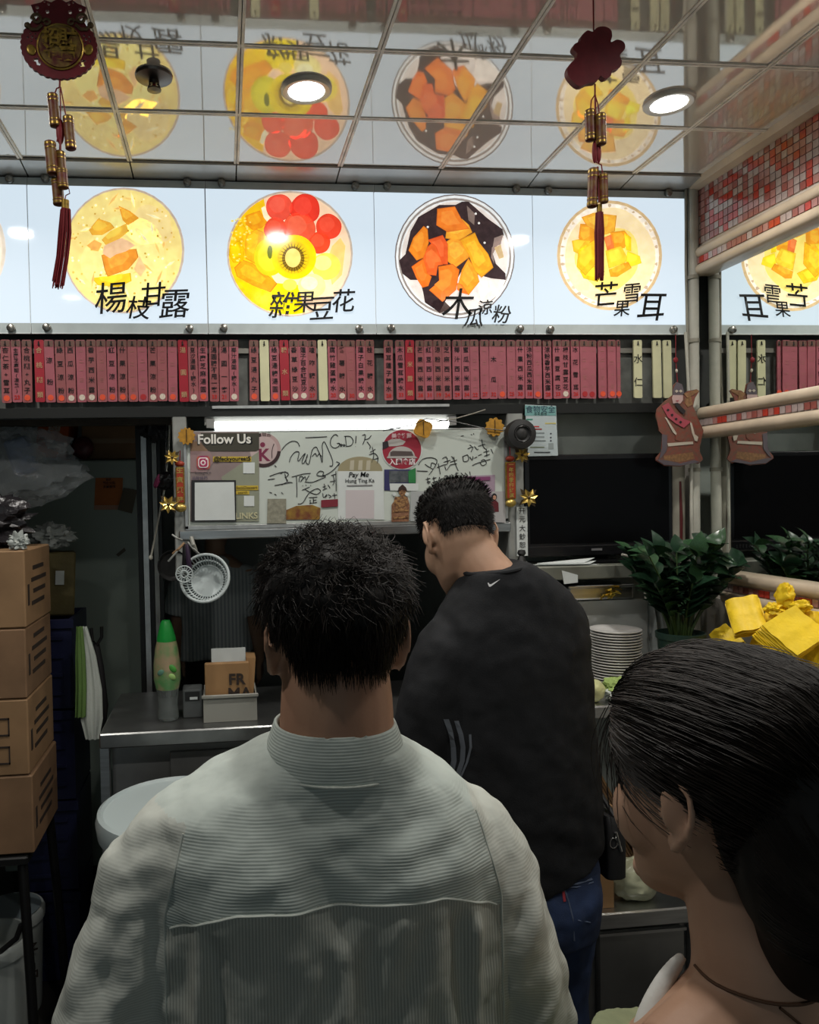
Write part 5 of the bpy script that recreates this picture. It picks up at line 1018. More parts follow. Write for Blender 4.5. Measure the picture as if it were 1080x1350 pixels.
# ================================================================ right counter, plates, plant, bags
m_scf = mat('cabinet_steel', (.30, .305, .30), .3, .9, var=.15, scale=5)
lc = empty('low_steel_cabinet', (1.24, 2.15, 0), 'low stainless cabinet with doors under the plate shelf', 'cabinet')
MB().bx(.945, 1.52, 1.92, 2.42, .515, .56).build('worktop', steel, lc, bevel=.004)
MB().bx(.96, 1.51, 1.965, 2.41, .06, .515).build('carcass', m_scf, lc)
for a, b in ((.985, 1.235), (1.25, 1.50)):
    d = MB().bx(a, b, 1.945, 1.966, .08, .488).build('door', m_scf, lc, bevel=.004); MB().bx(a, b, 1.938, 1.947, .486, .494).build('door_lip', steel, d)
us = empty('steel_plate_shelf', (1.24, 2.2, 0), 'steel shelf carrying the plate stack and plant', 'shelf')
MB().bx(.94, 1.52, 1.985, 2.42, 1.066, 1.102).build('shelf_top', steel, us, bevel=.004)
for x in (.955, 1.50): MB().bx(x-.012, x+.012, 2.38, 2.41, .56, 1.066).build('upright', steel, us)
bs = struct(MB().bx(.945, 1.42, 2.300, 2.312, 1.103, 1.345).build('trim_4', mat('splash_panel', sr(214, 216, 210), .5, .0, var=.12, scale=5)), 'pale steel splashback below the television shelf')
# plates
m_pl = mat('white_china', sr(206, 204, 200), .2, var=.02)
pl_ = MB().lathe([(.0005, .0), (.042, .0), (.044, .002), (.060, .007), (.0745, .0125), (.075, .0145), (.073, .0150), (.058, .0098), (.043, .0048), (.0005, .0038)], 48).mesh('plate')
pl_.materials.append(m_pl); pl_.shade_smooth()
PC = at(811, 905, Y=2.16)
NP = 21
for k in range(NP):
    o = bpy.data.objects.new('plate', pl_); COL.objects.link(o); o.location = (PC.x+random.uniform(-.0018, .0018)+(.003 if k > 13 else 0), 2.16+random.uniform(-.0015, .0015), 1.1025+k*.0082)
    tag(o, 'topmost white plate of the stack on the steel shelf' if k == NP-1 else 'lowest white plate of the stack on the steel shelf' if k == 0 else 'white plate inside the stack on the steel shelf', 'plate', 'stacked white plates')
# pale melon in a bag, cloth
ml = blob(at(778, 908, Y=2.04), (.042, .04, .034), .12, 1.6, 21, flat=.85).build('pale_melon_bag', mat('melon_film', sr(196, 196, 146), .25, var=.08, bump=.1), smooth=True); ml.location.z = 1.103+.034*.85-at(783, 908, Y=2.04).z; tag(ml, 'pale yellow-green wrapped bundle beside the plates', 'bundle')
ckt = empty('dish_cloth', (1.07, 2.02, 1.103), 'white and lime green dish cloth beside the plates', 'cloth')
blob((1.100, 2.03, 1.122), (.045, .045, .026), .4, 2.4, 31, flat=.7).build('white_fold', mat('cloth_white', sr(190, 196, 190), .9, bump=.3, bscale=150), ckt, smooth=True)
blob((1.115, 2.045, 1.132), (.06, .045, .030), .4, 2.2, 33, flat=.9).build('green_fold', mat('cloth_lime', sr(150, 172, 100), .9, bump=.3, bscale=150), ckt, smooth=True)
drape('hanging_corner', [((1.10, 1.978, 1.12), .05), ((1.105, 1.972, 1.09), .055), ((1.115, 1.972, 1.06), .04), ((1.125, 1.974, 1.045), .012)], MATS['cloth_lime'], .004, 4, ckt)
# steel pan with gold bow under the television shelf
spn = empty('steel_pan', at(792, 790, Y=2.24), 'stainless pan with a gold foil bow under the television shelf', 'pan')
a, b = at(750, 765, Y=2.235), at(836, 789, Y=2.235)
MB().bx(a.x, b.x, 2.235, 2.36, b.z, 1.400).build('pan_body', steel, spn, bevel=.006, bseg=2); MB().bx(a.x-.004, b.x+.004, 2.228, 2.236, 1.396, 1.404).build('rolled_rim', steel, spn, bevel=.002)
for k in range(16):
    q = at(804+random.uniform(-10, 10), 780+random.uniform(-5, 6), Y=2.226); q2 = q+Vector((random.uniform(-.018, .018), -.006, random.uniform(-.016, .008))); q3 = q+Vector((random.uniform(-.02, .02), 0, random.uniform(-.018, .008)))
    MB().tube([q, q2, q3], [.0015, .004, .0015], 6).build('foil_loop', mat('gold_bow', sr(170, 140, 50), .2, .85), spn)
wsh = wallsheet('white_slip', [(741, 752), (762, 758), (762, 768), (744, 770)], 2.222, m_paper, 'white paper slip tucked under the television shelf', 'paper')
drp = drape('plastic_sheet', [(at(860, 790, Y=2.275), .03), (at(866, 820, Y=2.275), .06), (at(870, 850, Y=2.275), .08), (at(874, 872, Y=2.275), .09)], mat('milky_film', sr(168, 174, 172), .3, bump=.3, bscale=25), .012, 4); tag(drp, 'milky plastic sheet draped behind the plant pot', 'sheet')
dkb = MB().bx(1.232, 1.27, 2.22, 2.29, 1.103, 1.23).build('black_caddy', blackp, bevel=.006); tag(dkb, 'small black caddy between the plates and the plant pot', 'caddy')
# flattened cartons and tan tray under the shelf
for k in range(9):
    o = MB().box((1.015+k*.012, 2.17+.01*(k % 3), .735), (.006, .22, .36+.02*(k % 3)), rot=(.0, -.5, .0)).build('flattened_carton', [m_card, m_card2, MATS['kraft_card']][k % 3]); o.location.x = .03; tag(o, 'flattened brown carton leaning in the row under the plate shelf', 'carton', 'flattened cartons under the plate shelf')
tt = MB().bx(.965, 1.12, 1.96, 2.08, .563, .575)
tn_ = empty('tan_box', at(800, 1065, Y=2.02), 'tan open box on the low steel cabinet', 'box'); a = .565
for q in ((.962, 1.03, 1.945, 2.03, .561, .566), (.962, 1.03, 1.945, 1.951, .566, .84), (.962, 1.03, 2.024, 2.03, .566, .84), (.962, .968, 1.951, 2.024, .566, .84), (1.024, 1.03, 1.951, 2.024, .566, .84)): MB().bx(*q).build('side', MATS['kraft_card'], tn_)
rb_ = blob((1.112, 1.985, .614), (.070, .05, .060), .16, 1.8, 41, flat=.88).build('rice_bag', mat('rice_film', sr(176, 178, 150), .22, alpha=.92, var=.1, bump=.15, bscale=40), smooth=True); tag(rb_, 'clear plastic bag of pale rice on the low steel cabinet', 'bag')

# potted plant
pc_ = Vector((1.328, 2.10, 1.1025))
plant = empty('potted_plant', pc_, 'glossy dark green leafy plant in a pot on the steel shelf', 'plant')
MB().lathe([(.0005, 0), (.048, 0), (.052, .01), (.064, .155), (.068, .155), (.069, .172), (.064, .173), (.060, .155), (.0005, .15)], 32, pc_).build('pot', mat('pot_dark', sr(40, 62, 54), .4), plant, smooth=True)
MB().lathe([(.0005, .156), (.058, .156), (.058, .15)], 24, pc_).build('soil', mat('soil', (.03, .022, .016), .9, bump=.5), plant)
m_stem = mat('plant_stem', sr(58, 78, 40), .4); m_lf = [mat('leaf_dark', sr(34, 60, 42), .28, var=.2, scale=30), mat('leaf_mid', sr(50, 80, 52), .26, var=.2, scale=30)]
def leafmesh():
    n = 7; vs = []; 
    for i in range(n):
        t = i/(n-1); w = math.sin(PI*(t**.85))*.24+(.0 if 0 < i < n-1 else .004); z = .10*math.sin(PI*t)-.12*t*t
        vs += [(-w, t, z+.25*w), (0, t, z), (w, t, z+.25*w)]
    fs = []
    for i in range(n-1): a = 3*i; fs += [(a, a+1, a+4, a+3), (a+1, a+2, a+5, a+4)]
    return vs, fs
LV, LFc = leafmesh(); rp = random.Random(11)
lme = []
for Mx in m_lf:
    me = bpy.data.meshes.new('leaf'); b = MB(); vs2 = [(x, y, z+.02) for x, y, z in LV]; nL = len(LV)
    b.add(LV+[(x, y, z-.012) for x, y, z in LV], LFc+[tuple(q+nL for q in reversed(f)) for f in LFc]); me = b.mesh('leaf'); me.materials.append(Mx); me.shade_smooth(); lme.append(me)
for s_ in range(21):
    az = 2*PI*s_/21*1.0+rp.uniform(-.3, .3)+.6; lean = rp.uniform(.10, .62); L_ = rp.uniform(.18, .27) if s_ % 3 else rp.uniform(.24, .30)
    d = Vector((math.cos(az)*1.15, math.sin(az)*.75, 0)); base = pc_+Vector((d.x*.022, d.y*.022, .15)); P = []
    for k in range(9): t = k/8; P.append(base+d*(L_*lean*(t**1.4))+Vector((0, 0, L_*t*(1-.22*lean*t))))
    if max(p.x for p in P) > 1.485 or min(p.y for p in P) < 1.99: continue
    MB().tube(P, [.0048*(1-.6*k/8) for k in range(9)], 6).build('stem', m_stem, plant, smooth=True)
    for k in range(3, 9):
        for sd in ((-1, 1) if k < 8 else (-1, 0, 1)):
            t = k/8; p = P[k]; tan = (P[min(k+1, 8)]-P[k-1]).normalized(); side = tan.cross(Vector((d.y, -d.x, .2))).normalized()
            q = (d.cross(Vector((0, 0, 1)))).normalized()
            dirv = (q*sd*1.0+tan*(.75 if sd else 1.6)+Vector((rp.uniform(-.25, .25), rp.uniform(-.25, .25), rp.uniform(-.1, .25)))).normalized()
            ln = rp.uniform(.060, .084)*(1.0-.18*abs(t-.6))
            upn = (Vector((0, -.35, 1))-dirv*Vector((0, -.35, 1)).dot(dirv)).normalized(); xa = dirv.cross(upn).normalized()
            o = bpy.data.objects.new('leaf', lme[rp.random() < .4]); COL.objects.link(o)
            if (p+dirv*ln).x > 1.49: dirv = -Vector((abs(dirv.x), -dirv.y, -dirv.z)); xa = dirv.cross(upn).normalized()
            if (p+dirv*ln).y < 1.975: dirv = Vector((dirv.x, abs(dirv.y), dirv.z)); upn = (Vector((0, -.35, 1))-dirv*Vector((0, -.35, 1)).dot(dirv)).normalized(); xa = dirv.cross(upn).normalized()
            Mx = Matrix((xa*ln*1.35, dirv*ln, upn*ln)).transposed().to_4x4(); Mx.translation = p; o.matrix_basis = Mx; setpar(o, plant)
# yellow plastic bags
m_yel = mat('yellow_film', sr(244, 208, 40), .5, var=.10, scale=16, bump=.4, bscale=26)
yb = empty('yellow_bag_bundle', (1.42, 1.75, 1.25), 'bundle of folded yellow plastic bags hanging from the low tiled ledge', 'bags')
def ysheet(y0, y1, z0, z1, off0, off1, pl, ph, name='hanging_bags', n=40, mrows=14, jag=.012):
    b = MB(); vs = []
    for i in range(mrows):
        v = i/(mrows-1)
        for j in range(n):
            u = j/(n-1); y = y0+(y1-y0)*(u*(1-.25*(1-v))+.125*(1-v)); z = z0+(z1-z0)*v-(jag*math.sin(u*23+ph) if i == mrows-1 else 0)
            w = math.sin(u*PI*pl+ph+.8*v)+.4*math.sin(u*PI*pl*2.3+ph*2)
            vs.append(Vector((XR-.02-(off0+(off1-off0)*v**.6)-(.004+.013*v)*w, y, z)))
    N_ = len(vs); vs += [p+Vector((.003, 0, 0)) for p in vs]
    fs = [(i*n+j, (i+1)*n+j, (i+1)*n+j+1, i*n+j+1) for i in range(mrows-1) for j in range(n-1)]; fs += [tuple(q+N_ for q in reversed(f)) for f in fs]
    for j in range(n-1): fs += [(j, j+1, j+1+N_, j+N_), ((mrows-1)*n+j, (mrows-1)*n+j+N_, (mrows-1)*n+j+1+N_, (mrows-1)*n+j+1)]
    for i in range(mrows-1): fs += [(i*n, i*n+N_, (i+1)*n+N_, (i+1)*n), (i*n+n-1, (i+1)*n+n-1, (i+1)*n+n-1+N_, i*n+n-1+N_)]
    return b.add(vs, fs).build(name, m_yel, yb, smooth=True, ang=70)
ysheet(1.95, 1.55, 1.385, 1.08, .02, .06, 9, .3); ysheet(1.945, 1.50, 1.36, 1.12, .04, .09, 11, 1.7); ysheet(1.88, 1.52, 1.34, 1.05, .06, .12, 7, 2.9)
def yfold(px, py, X, size, rot, n, name='folded_bag'):
    c = at(px, py, X=X); R = Euler(rot).to_matrix()
    for k in range(n):
        b = MB(); w, h = size; m_ = 8; vs = []
        for i in range(m_):
            for j in range(m_):
                u, v = i/(m_-1)-.5, j/(m_-1)-.5; q = Vector((u*w*(1-.02*k), v*h*(1-.03*(k % 3)), .0025*math.sin(u*11+k)+.002*math.sin(v*14+k*2)+k*.0055-.05*max(0, abs(u)-.3)**1.5)); vs.append(c+R @ q)
        N_ = len(vs); nz = R @ Vector((0, 0, .003)); vs += [p+nz for p in vs]
        fs = [(i*m_+j, i*m_+j+1, (i+1)*m_+j+1, (i+1)*m_+j) for i in range(m_-1) for j in range(m_-1)]; fs = [tuple(reversed(f)) for f in fs]+[tuple(q+N_ for q in f) for f in fs]
        for j in range(m_-1): e = (m_-1)*m_; fs += [(j, j+1, j+1+N_, j+N_), (e+j+1, e+j, e+j+N_, e+j+1+N_), ((j+1)*m_, j*m_, j*m_+N_, (j+1)*m_+N_), (j*m_+m_-1, (j+1)*m_+m_-1, (j+1)*m_+m_-1+N_, j*m_+m_-1+N_)]
        b.add(vs, fs).build(name, m_yel, yb, smooth=True, ang=60)
yfold(1040, 842, 1.36, (.14, .10), (.75, -.35, .25), 8); yfold(985, 815, 1.40, (.085, .11), (.85, -.25, -.6), 5); yfold(960, 845, 1.42, (.06, .08), (.6, -.6, -.3), 4)
kn = at(1035, 790, X=1.44)
blob(at(1022, 803, X=1.43), (.02, .03, .018), .4, 2.5, 51).build('knot', m_yel, yb, smooth=True); blob(kn+Vector((0, 0, .01)), (.012, .03, .036), .35, 1.8, 52, rot=(.5, 0, 0)).build('knot_ear', m_yel, yb, smooth=True); blob(at(1055, 800, X=1.44), (.014, .035, .018), .35, 1.8, 53, rot=(-.3, 0, 0)).build('knot_ear', m_yel, yb, smooth=True)
MB().tube([at(1000, 890, X=1.36), at(1004, 868, X=1.35), at(1012, 858, X=1.35)], .006, 6).build('red_tie', m_thread, yb, smooth=True)
# ================================================================ people
from mathutils.bvhtree import BVHTree
HR = [(-.118, .016, .088, .052), (-.108, .032, .095, .020), (-.09, .046, .096, -.022), (-.065, .056, .096, -.05), (-.035, .064, .094, -.075), (0, .070, .092, -.092), (.03, .075, .092, -.101), (.06, .0765, .090, -.104), (.085, .072, .083, -.099), (.105, .060, .067, -.084), (.12, .040, .044, -.058), (.1285, .014, .014, -.026)]
def xf(mb, T):
    mb.v = [tuple(T @ Vector(v)) for v in mb.v]; return mb
def merge(a, b): a.add(b.v, b.f); return a
def skull(): return MB().loft([ring(0, (f+b)/2, z, a, (f-b)/2, (f-b)/2, 36, 2.25) for z, a, f, b in HR])
def head_mb(cheek=0.0, nose=1.0, earscale=1.0, eo=0.0):
    m = skull()
    m.tube([(0, .090, .025), (0, .098, .0), (0, .096+.016*nose, -.022), (0, .098+.013*nose, -.034), (0, .09, -.042)], [.007, .008, .011, .012, .006], 10)
    for s_ in (-1, 1):
        m.ell((s_*.010, .097, -.036), (.008, .009, .007)); m.ell((s_*.032, .082, .014), (.015, .011, .011))
        m.tube([(s_*.012, .093, .030), (s_*.034, .090, .034), (s_*.052, .076, .028)], [.006, .007, .005], 8)
        if cheek: m.ell((s_*.046, .050+cheek, -.024), (.022, .036, .042))
        # ear
        P = [(.012, .012), (.012, .024), (.004, .034), (-.010, .036), (-.022, .026), (-.026, .008), (-.021, -.010), (-.012, -.022), (-.003, -.031), (.004, -.036)]
        k = earscale
        m.tube([(s_*(.070+eo+.012*k*max(0, (.016-y)/.04)), -.006+y*k, z*k) for y, z in P], [.0045*k]*7+[.005*k, .006*k, .005*k], 8)
        m.ell((s_*(.074+eo), -.010, .004), (.0055+eo*.4, .017*k, .027*k), rot=(0, 0, s_*-.45)); m.ell((s_*.073, .000, -.030*k), (.006, .008, .009)); m.ell((s_*.074, .010, -.006), (.006, .005, .008))
    m.ell((0, .096, -.062), (.023, .009, .006)); m.ell((0, .095, -.073), (.020, .010, .007)); m.ell((0, .093, -.100), (.022, .012, .016))
    return m
def hand_mb(side, T, curl=.35):
    m = MB(); m.loft([[Vector((x, y, z)) for x, y in ((-.013, w), (0, w*1.05), (.013, w), (.014, 0), (.013, -w), (0, -w*1.05), (-.013, -w), (-.014, 0))] for z, w in ((.02, .026), (-.02, .034), (-.06, .041), (-.088, .040))])
    for i, (y, L_) in enumerate(((.031, .072), (.011, .08), (-.010, .074), (-.030, .058))):
        P = [Vector((0, y, -.075)), Vector((0, y*1.05, -.09))]; a = 0; d = -.09
        q = P[-1].copy()
        for k in range(3):
            a += curl; q = q+Vector((-side*math.sin(a)*L_*.36, 0, -math.cos(a)*L_*.36)); P.append(q.copy())
        m.tube(P, [.009, .009, .0085, .008, .0065], 8)
    P = [Vector((0, .025, -.015)), Vector((-side*.010, .045, -.04)), Vector((-side*.018, .055, -.065)), Vector((-side*.022, .056, -.088))]
    m.tube(P, [.012, .011, .0095, .007], 8)
    return xf(m, T)
def limb(m, pts, rs, n=14, sub=4):
    P = [Vector(p) for p in pts]; Q = []; R_ = []
    for i in range(len(P)-1):
        a, b, c, d = P[max(i-1, 0)], P[i], P[i+1], P[min(i+2, len(P)-1)]
        for k in range(sub): t = k/sub; Q.append(.5*((2*b)+(c-a)*t+(2*a-5*b+4*c-d)*t*t+(3*b-a-3*c+d)*t**3)); R_.append(rs[i]+(rs[i+1]-rs[i])*t)
    Q.append(P[-1]); R_.append(rs[-1]); return m.tube(Q, R_, n)
def handT(elbow, wrist, roll=0):
    e, w = Vector(elbow), Vector(wrist); z = (e-w).normalized(); y = Vector((0, 1, 0)); y = (y-z*y.dot(z)); y = y.normalized() if y.length > .2 else (Vector((0, 0, 1))-z*z.z).normalized(); x = y.cross(z)
    M = Matrix((x, y, z)).transposed().to_4x4(); M.translation = w; return M
def torso(m, rows, n=40, e=2.5): return m.loft([ring(cx, cy, z, a, bf, bb, n, e, tl) for (z, a, bf, bb, cx, cy, tl) in rows])
def folds(me, fn):
    n = len(me.vertices); co = np.empty(n*3); me.vertices.foreach_get('co', co); no = np.empty(n*3); me.vertices.foreach_get('normal', no) if False else None
    vs = me.vertices
    nn = [v.normal.copy() for v in vs]
    for i, v in enumerate(vs): v.co = v.co+nn[i]*fn(v.co, nn[i])
    me.update()
def bvh(me): return BVHTree.FromPolygons([v.co.copy() for v in me.vertices], [tuple(p.vertices) for p in me.polygons])
def split(me, fn, names):
    out = {k: MB() for k in names}; remap = {k: {} for k in names}
    for p in me.polygons:
        k = fn(p.center); r = remap[k]; b = out[k]; f = []
        for vi in p.vertices:
            if vi not in r: r[vi] = len(b.v); b.v.append(tuple(me.vertices[vi].co))
            f.append(r[vi])
        b.f.append(tuple(f))
    return out
def onto(bv, px, py, off=.0012):                 # point of a surface seen at a photo pixel (flat print on cloth)
    d = (fwd + rgt*((px-CX)/F) - upv*((py-CY)/F)).normalized(); h = bv.ray_cast(CAM, d)
    return (h[0]+h[1]*off*(1 if h[1].dot(d) < 0 else -1)) if h[0] else None
def skinmat(name, col, c2): return mat(name, col, .5, var=0, col2=c2, scale=9, bump=.03, bscale=220, spec=.35)
def legs(m, hipz=.88, dx=.095, cx=0, cy=0, r=1.0):
    for s_ in (-1, 1):
        limb(m, [(cx+s_*.085, cy, hipz), (cx+s_*dx, cy+.01, .68), (cx+s_*dx, cy+.005, .48), (cx+s_*dx, cy-.015, .30), (cx+s_*dx, cy-.02, .09)], [.092*r, .082*r, .058*r, .055*r, .038*r])
        m.ell((cx+s_*dx, cy+.05, .035), (.042, .12, .034))
def shoes(par, T, dx, cx, cy, M):
    for s_ in (-1, 1):
        b = MB(); b.loft([ring(cx+s_*dx, cy+.05, z, a, l1, l2, 24, 2.6) for z, a, l1, l2 in ((.002, .050, .135, .125), (.03, .052, .14, .13), (.05, .048, .12, .125), (.08, .045, .03, .12), (.10, .046, 0.02, .115))])
        xf(b, T).build('shoe', M, par, smooth=True)

class Head:
    """head shape with a radius lookup so hair can lie on it"""
    def __init__(s, T, k=1.0):
        s.T = T @ Matrix.Scale(k, 4); b = skull(); s.c = Vector((0, -.005, .03)); s.bv = BVHTree.FromPolygons([Vector(v) for v in b.v], b.f)
    def r(s, d):
        h = s.bv.ray_cast(s.c+d*.4, -d); return (h[0]-s.c).length if h[0] else .08
    def p(s, d, off): return s.T @ (s.c+d*(s.r(d)+off))
def dirv(az, el): return Vector((math.cos(el)*math.sin(az), math.cos(el)*math.cos(az), math.sin(el)))   # az 0 = face, el up
def haircap(H, region, thick, amp=.004, fr_=40, nu=96, nv=64):
    b = MB(); rows = []
    for i in range(nv+1):
        el = -PI/2+PI*i/nv; row = []
        for j in range(nu):
            d = dirv(2*PI*j/nu, el*.9999); p0 = H.c+d*H.r(d); w = region(p0)
            nz = mnoise.noise(p0*fr_)+.5*mnoise.noise(p0*fr_*2.3)
            row.append(H.T @ (p0+d*(thick(p0)*w+amp*nz*w-.02*(1-w))))
        rows.append(row)
    return b.loft(rows)
def smooth01(x, a, b): t = min(1, max(0, (x-a)/(b-a))); return t*t*(3-2*t)
m_hair = mat('black_hair', (.009, .008, .0075), .6, var=.3, scale=30, spec=.25)
m_hair2 = mat('dark_brown_hair', (.013, .010, .008), .55, var=.3, scale=30, spec=.3)

# ---------------------------------------------------------------- man in the striped shirt (queue)
sk1 = skinmat('skin_tan', (.42, .25, .165), (.34, .185, .12))
HC = Vector((.140, .985, 1.507)); T1 = Matrix.Translation(HC) @ Euler((-.05, 0, .03)).to_matrix().to_4x4()
cx, cy = .124, .985
b = xf(head_mb(0, 1, 1.08, .009), T1)
limb(b, [(cx+.012, cy-.012, 1.25), (cx+.014, cy-.012, 1.36), (cx+.016, cy-.008, 1.44), (HC.x, cy, 1.52)], [.078, .077, .073, .064], 20)
torso(b, [(.84, .15, .10, .10, cx, cy, 0), (.95, .165, .11, .11, cx, cy, 0), (1.08, .155, .10, .10, cx, cy, 0), (1.22, .165, .10, .10, cx, cy, 0), (1.28, .15, .08, .09, cx, cy, 0), (1.325, .10, .065, .075, cx, cy, 0)])
legs(b, .86, .10, cx, cy)
EL = [((cx+s_*.165, cy, 1.25), (cx+s_*.205, cy-.01, 1.15), (cx+s_*.235, cy-.015, 1.0), (cx+s_*.235, cy+.05, .86), (cx+s_*.225, cy+.10, .76)) for s_ in (-1, 1)]
for s_, P in zip((-1, 1), EL): limb(b, P, [.045, .044, .040, .036, .028]); merge(b, hand_mb(s_, handT(P[3], P[4])))
man1 = put('person', fuse(b, .005, 5), sk1, None, True, ang=180)
tag(man1, 'person seen from behind with curly black hair in a grey striped shirt', 'person')
# shirt
b = MB(); tl = -.06
torso(b, [(.66, .235, .15, .14, cx, cy, tl), (.80, .238, .145, .14, cx, cy, tl), (.95, .236, .14, .135, cx, cy, tl), (1.08, .236, .135, .130, cx, cy, tl), (1.18, .238, .13, .128, cx, cy, tl), (1.25, .234, .12, .122, cx, cy, tl), (1.295, .214, .105, .112, cx, cy, tl), (1.325, .180, .095, .100, cx+.003, cy, tl*.8), (1.348, .140, .09, .092, cx+.007, cy, tl*.5), (1.368, .100, .085, .085, cx+.012, cy-.004, 0), (1.380, .085, .078, .078, cx+.014, cy-.006, 0)], 48, 2.6)
for s_ in (-1, 1):
    dz = -.012 if s_ > 0 else .004; ox = .012 if s_ < 0 else -.006
    limb(b, [(cx+s_*.165, cy, 1.262+dz), (cx+s_*(.212+ox), cy-.002, 1.215+dz), (cx+s_*(.245+ox), cy-.01, 1.12), (cx+s_*(.268+ox), cy-.015, 1.0), (cx+s_*(.262+ox), cy+.04, .86), (cx+s_*.235, cy+.09, .775)], [.066, .072, .070, .068, .056, .044], 20)
me = fuse(b, .0052, 16)
def f1(c, n):
    lo = Vector((c.x*9, c.y*9, c.z*2.2)); d = .013*mnoise.noise(lo+Vector((3, 1, 0)))+(.005+.006*smooth01(1.22-c.z, 0, .1))*mnoise.noise(Vector((c.x*24+c.z*3, c.y*24, c.z*5)))
    d += .0025*mnoise.noise(c*26)+.0012*mnoise.noise(c*60)
    ax = abs(c.x-cx)
    if ax > .14: d += .006*mnoise.noise(Vector((c.x*16+c.z*14, c.y*10, c.z*26-c.x*20)))*smooth01(ax, .14, .2)
    if c.z > 1.2: d *= .8
    # soft gather below the yoke seam and box pleat
    if c.z < 1.215 and c.y < cy: d += .006*mnoise.noise(Vector((c.x*34+2*math.sin(c.z*9), 0, c.z*4)))*smooth01(1.215-c.z, 0, .04)+1.6*(.004*math.exp(-((c.x-cx)/.012)**2)-.003*math.exp(-((c.x-cx-.03)/.014)**2)+.006*math.exp(-((ax-.165)/.010)**2)-.006*math.exp(-((ax-.145)/.014)**2))*smooth01(1.215-c.z, 0, .05)
    if 1.16 < c.z < 1.34 and c.y < cy: d += .0035*mnoise.noise(Vector((c.x*30+c.z*18, 3, c.z*16)))*math.exp(-((c.x-cx)/.07)**2)+.003*mnoise.noise(Vector((c.x*14-c.z*22, 5, c.z*26)))
    # shoulder blades
    if c.y < cy: d += .012*math.exp(-((ax-.09)/.06)**2-((c.z-1.24)/.06)**2)-.006*math.exp(-((c.x-cx)/.03)**2-((c.z-1.22)/.09)**2)
    return d
folds(me, f1)
bv1 = bvh(me)
def stripemat(name, axis, period, a, b_, tilt=0.0, bs=.18):
    M = bpy.data.materials.new(name); M.use_nodes = True; N = M.node_tree.nodes; L = M.node_tree.links; B = N['Principled BSDF']; B.inputs['Roughness'].default_value = .85; B.inputs['Specular IOR Level'].default_value = .15
    tc = N.new('ShaderNodeTexCoord'); w = N.new('ShaderNodeTexWave'); w.bands_direction = axis; w.inputs['Scale'].default_value = 2*PI/20/period; w.inputs['Distortion'].default_value = .25; w.inputs['Detail Scale'].default_value = .3
    mpn = N.new('ShaderNodeMapping'); mpn.inputs['Rotation'].default_value = (tilt, 0, 0); L.new(tc.outputs['Object'], mpn.inputs[0]); L.new(mpn.outputs[0], w.inputs['Vector']); r = N.new('ShaderNodeValToRGB'); L.new(w.outputs['Fac'], r.inputs[0]); r.color_ramp.elements[0].color = (*a, 1); r.color_ramp.elements[1].color = (*b_, 1)
    r.color_ramp.elements[0].position = .25; r.color_ramp.elements[1].position = .75
    ge = N.new('ShaderNodeNewGeometry'); sx = N.new('ShaderNodeSeparateXYZ'); L.new(ge.outputs['True Normal'], sx.inputs[0]); mr = N.new('ShaderNodeMapRange'); L.new(sx.outputs['Z'], mr.inputs[0]); mr.inputs[1].default_value = .35; mr.inputs[2].default_value = .75
    mx = N.new('ShaderNodeMixRGB'); L.new(mr.outputs[0], mx.inputs[0]); L.new(r.outputs[0], mx.inputs[1]); mx.inputs[2].default_value = (*[(u+v)/2 for u, v in zip(a, b_)], 1)
    L.new(mx.outputs[0], B.inputs['Base Color']); iv = N.new('ShaderNodeMath'); iv.operation = 'SUBTRACT'; iv.inputs[0].default_value = 1; L.new(mr.outputs[0], iv.inputs[1]); hm = N.new('ShaderNodeMath'); hm.operation = 'MULTIPLY'; L.new(iv.outputs[0], hm.inputs[0]); L.new(w.outputs['Fac'], hm.inputs[1])
    bp_ = N.new('ShaderNodeBump'); bp_.inputs['Strength'].default_value = bs; bp_.inputs['Distance'].default_value = .0015; L.new(hm.outputs[0], bp_.inputs['Height'])
    n = N.new('ShaderNodeTexNoise'); n.inputs['Scale'].default_value = 30; L.new(tc.outputs['Object'], n.inputs[0]); b2 = N.new('ShaderNodeBump'); b2.inputs['Strength'].default_value = .25; b2.inputs['Distance'].default_value = .01; L.new(n.outputs[0], b2.inputs['Height']); L.new(bp_.outputs[0], b2.inputs['Normal']); L.new(b2.outputs[0], B.inputs['Normal'])
    return M
sA, sB = sr(192, 201, 195), sr(160, 169, 163)
m_sh = stripemat('cord_horizontal', 'Z', .0036, sA, sB, 0); m_sv = stripemat('cord_vertical', 'X', .0038, sr(180, 183, 174), sr(154, 158, 150)); m_ss = stripemat('cord_sleeve', 'Z', .0036, sr(190, 194, 186), sr(174, 178, 170), 0, .08)
def yz(x): return 1.222-.9*max(0, abs(x-cx)-.12)**1.3
def part1(c):
    ax = abs(c.x-cx)
    if ax > .205-.25*max(0, c.z-1.20) and c.z < 1.31: return 'sleeve' if c.x > cx else 'sleeve_l'
    return 'yoke' if c.z > yz(c.x) else 'back'
pr_ = split(me, part1, ('sleeve', 'sleeve_l', 'yoke', 'back'))
shirt = empty('shirt', (cx, cy, 1.2)); setpar(shirt, man1); shirt['label'] = 'grey-green fine striped long sleeve shirt'
pr_['sleeve'].build('sleeve', m_ss, shirt, smooth=True, ang=180); pr_['sleeve_l'].build('sleeve', m_ss, shirt, smooth=True, ang=180); pr_['yoke'].build('yoke', m_sh, shirt, smooth=True, ang=180); pr_['back'].build('back_panel', m_sv, shirt, smooth=True, ang=180)
m_seam = mat('shirt_seam', sr(186, 192, 184), .85)
def seam(pts, r=.0013, name='seam'):
    P = []
    for x, z in pts:
        h = bv1.ray_cast(Vector((x, .3, z)), Vector((0, 1, 0)))
        if h[0]: P.append(h[0]+Vector((0, -.0002, 0)))
    if len(P) > 2: MB().tube(P, r, 6).build(name, m_seam, shirt, smooth=True)
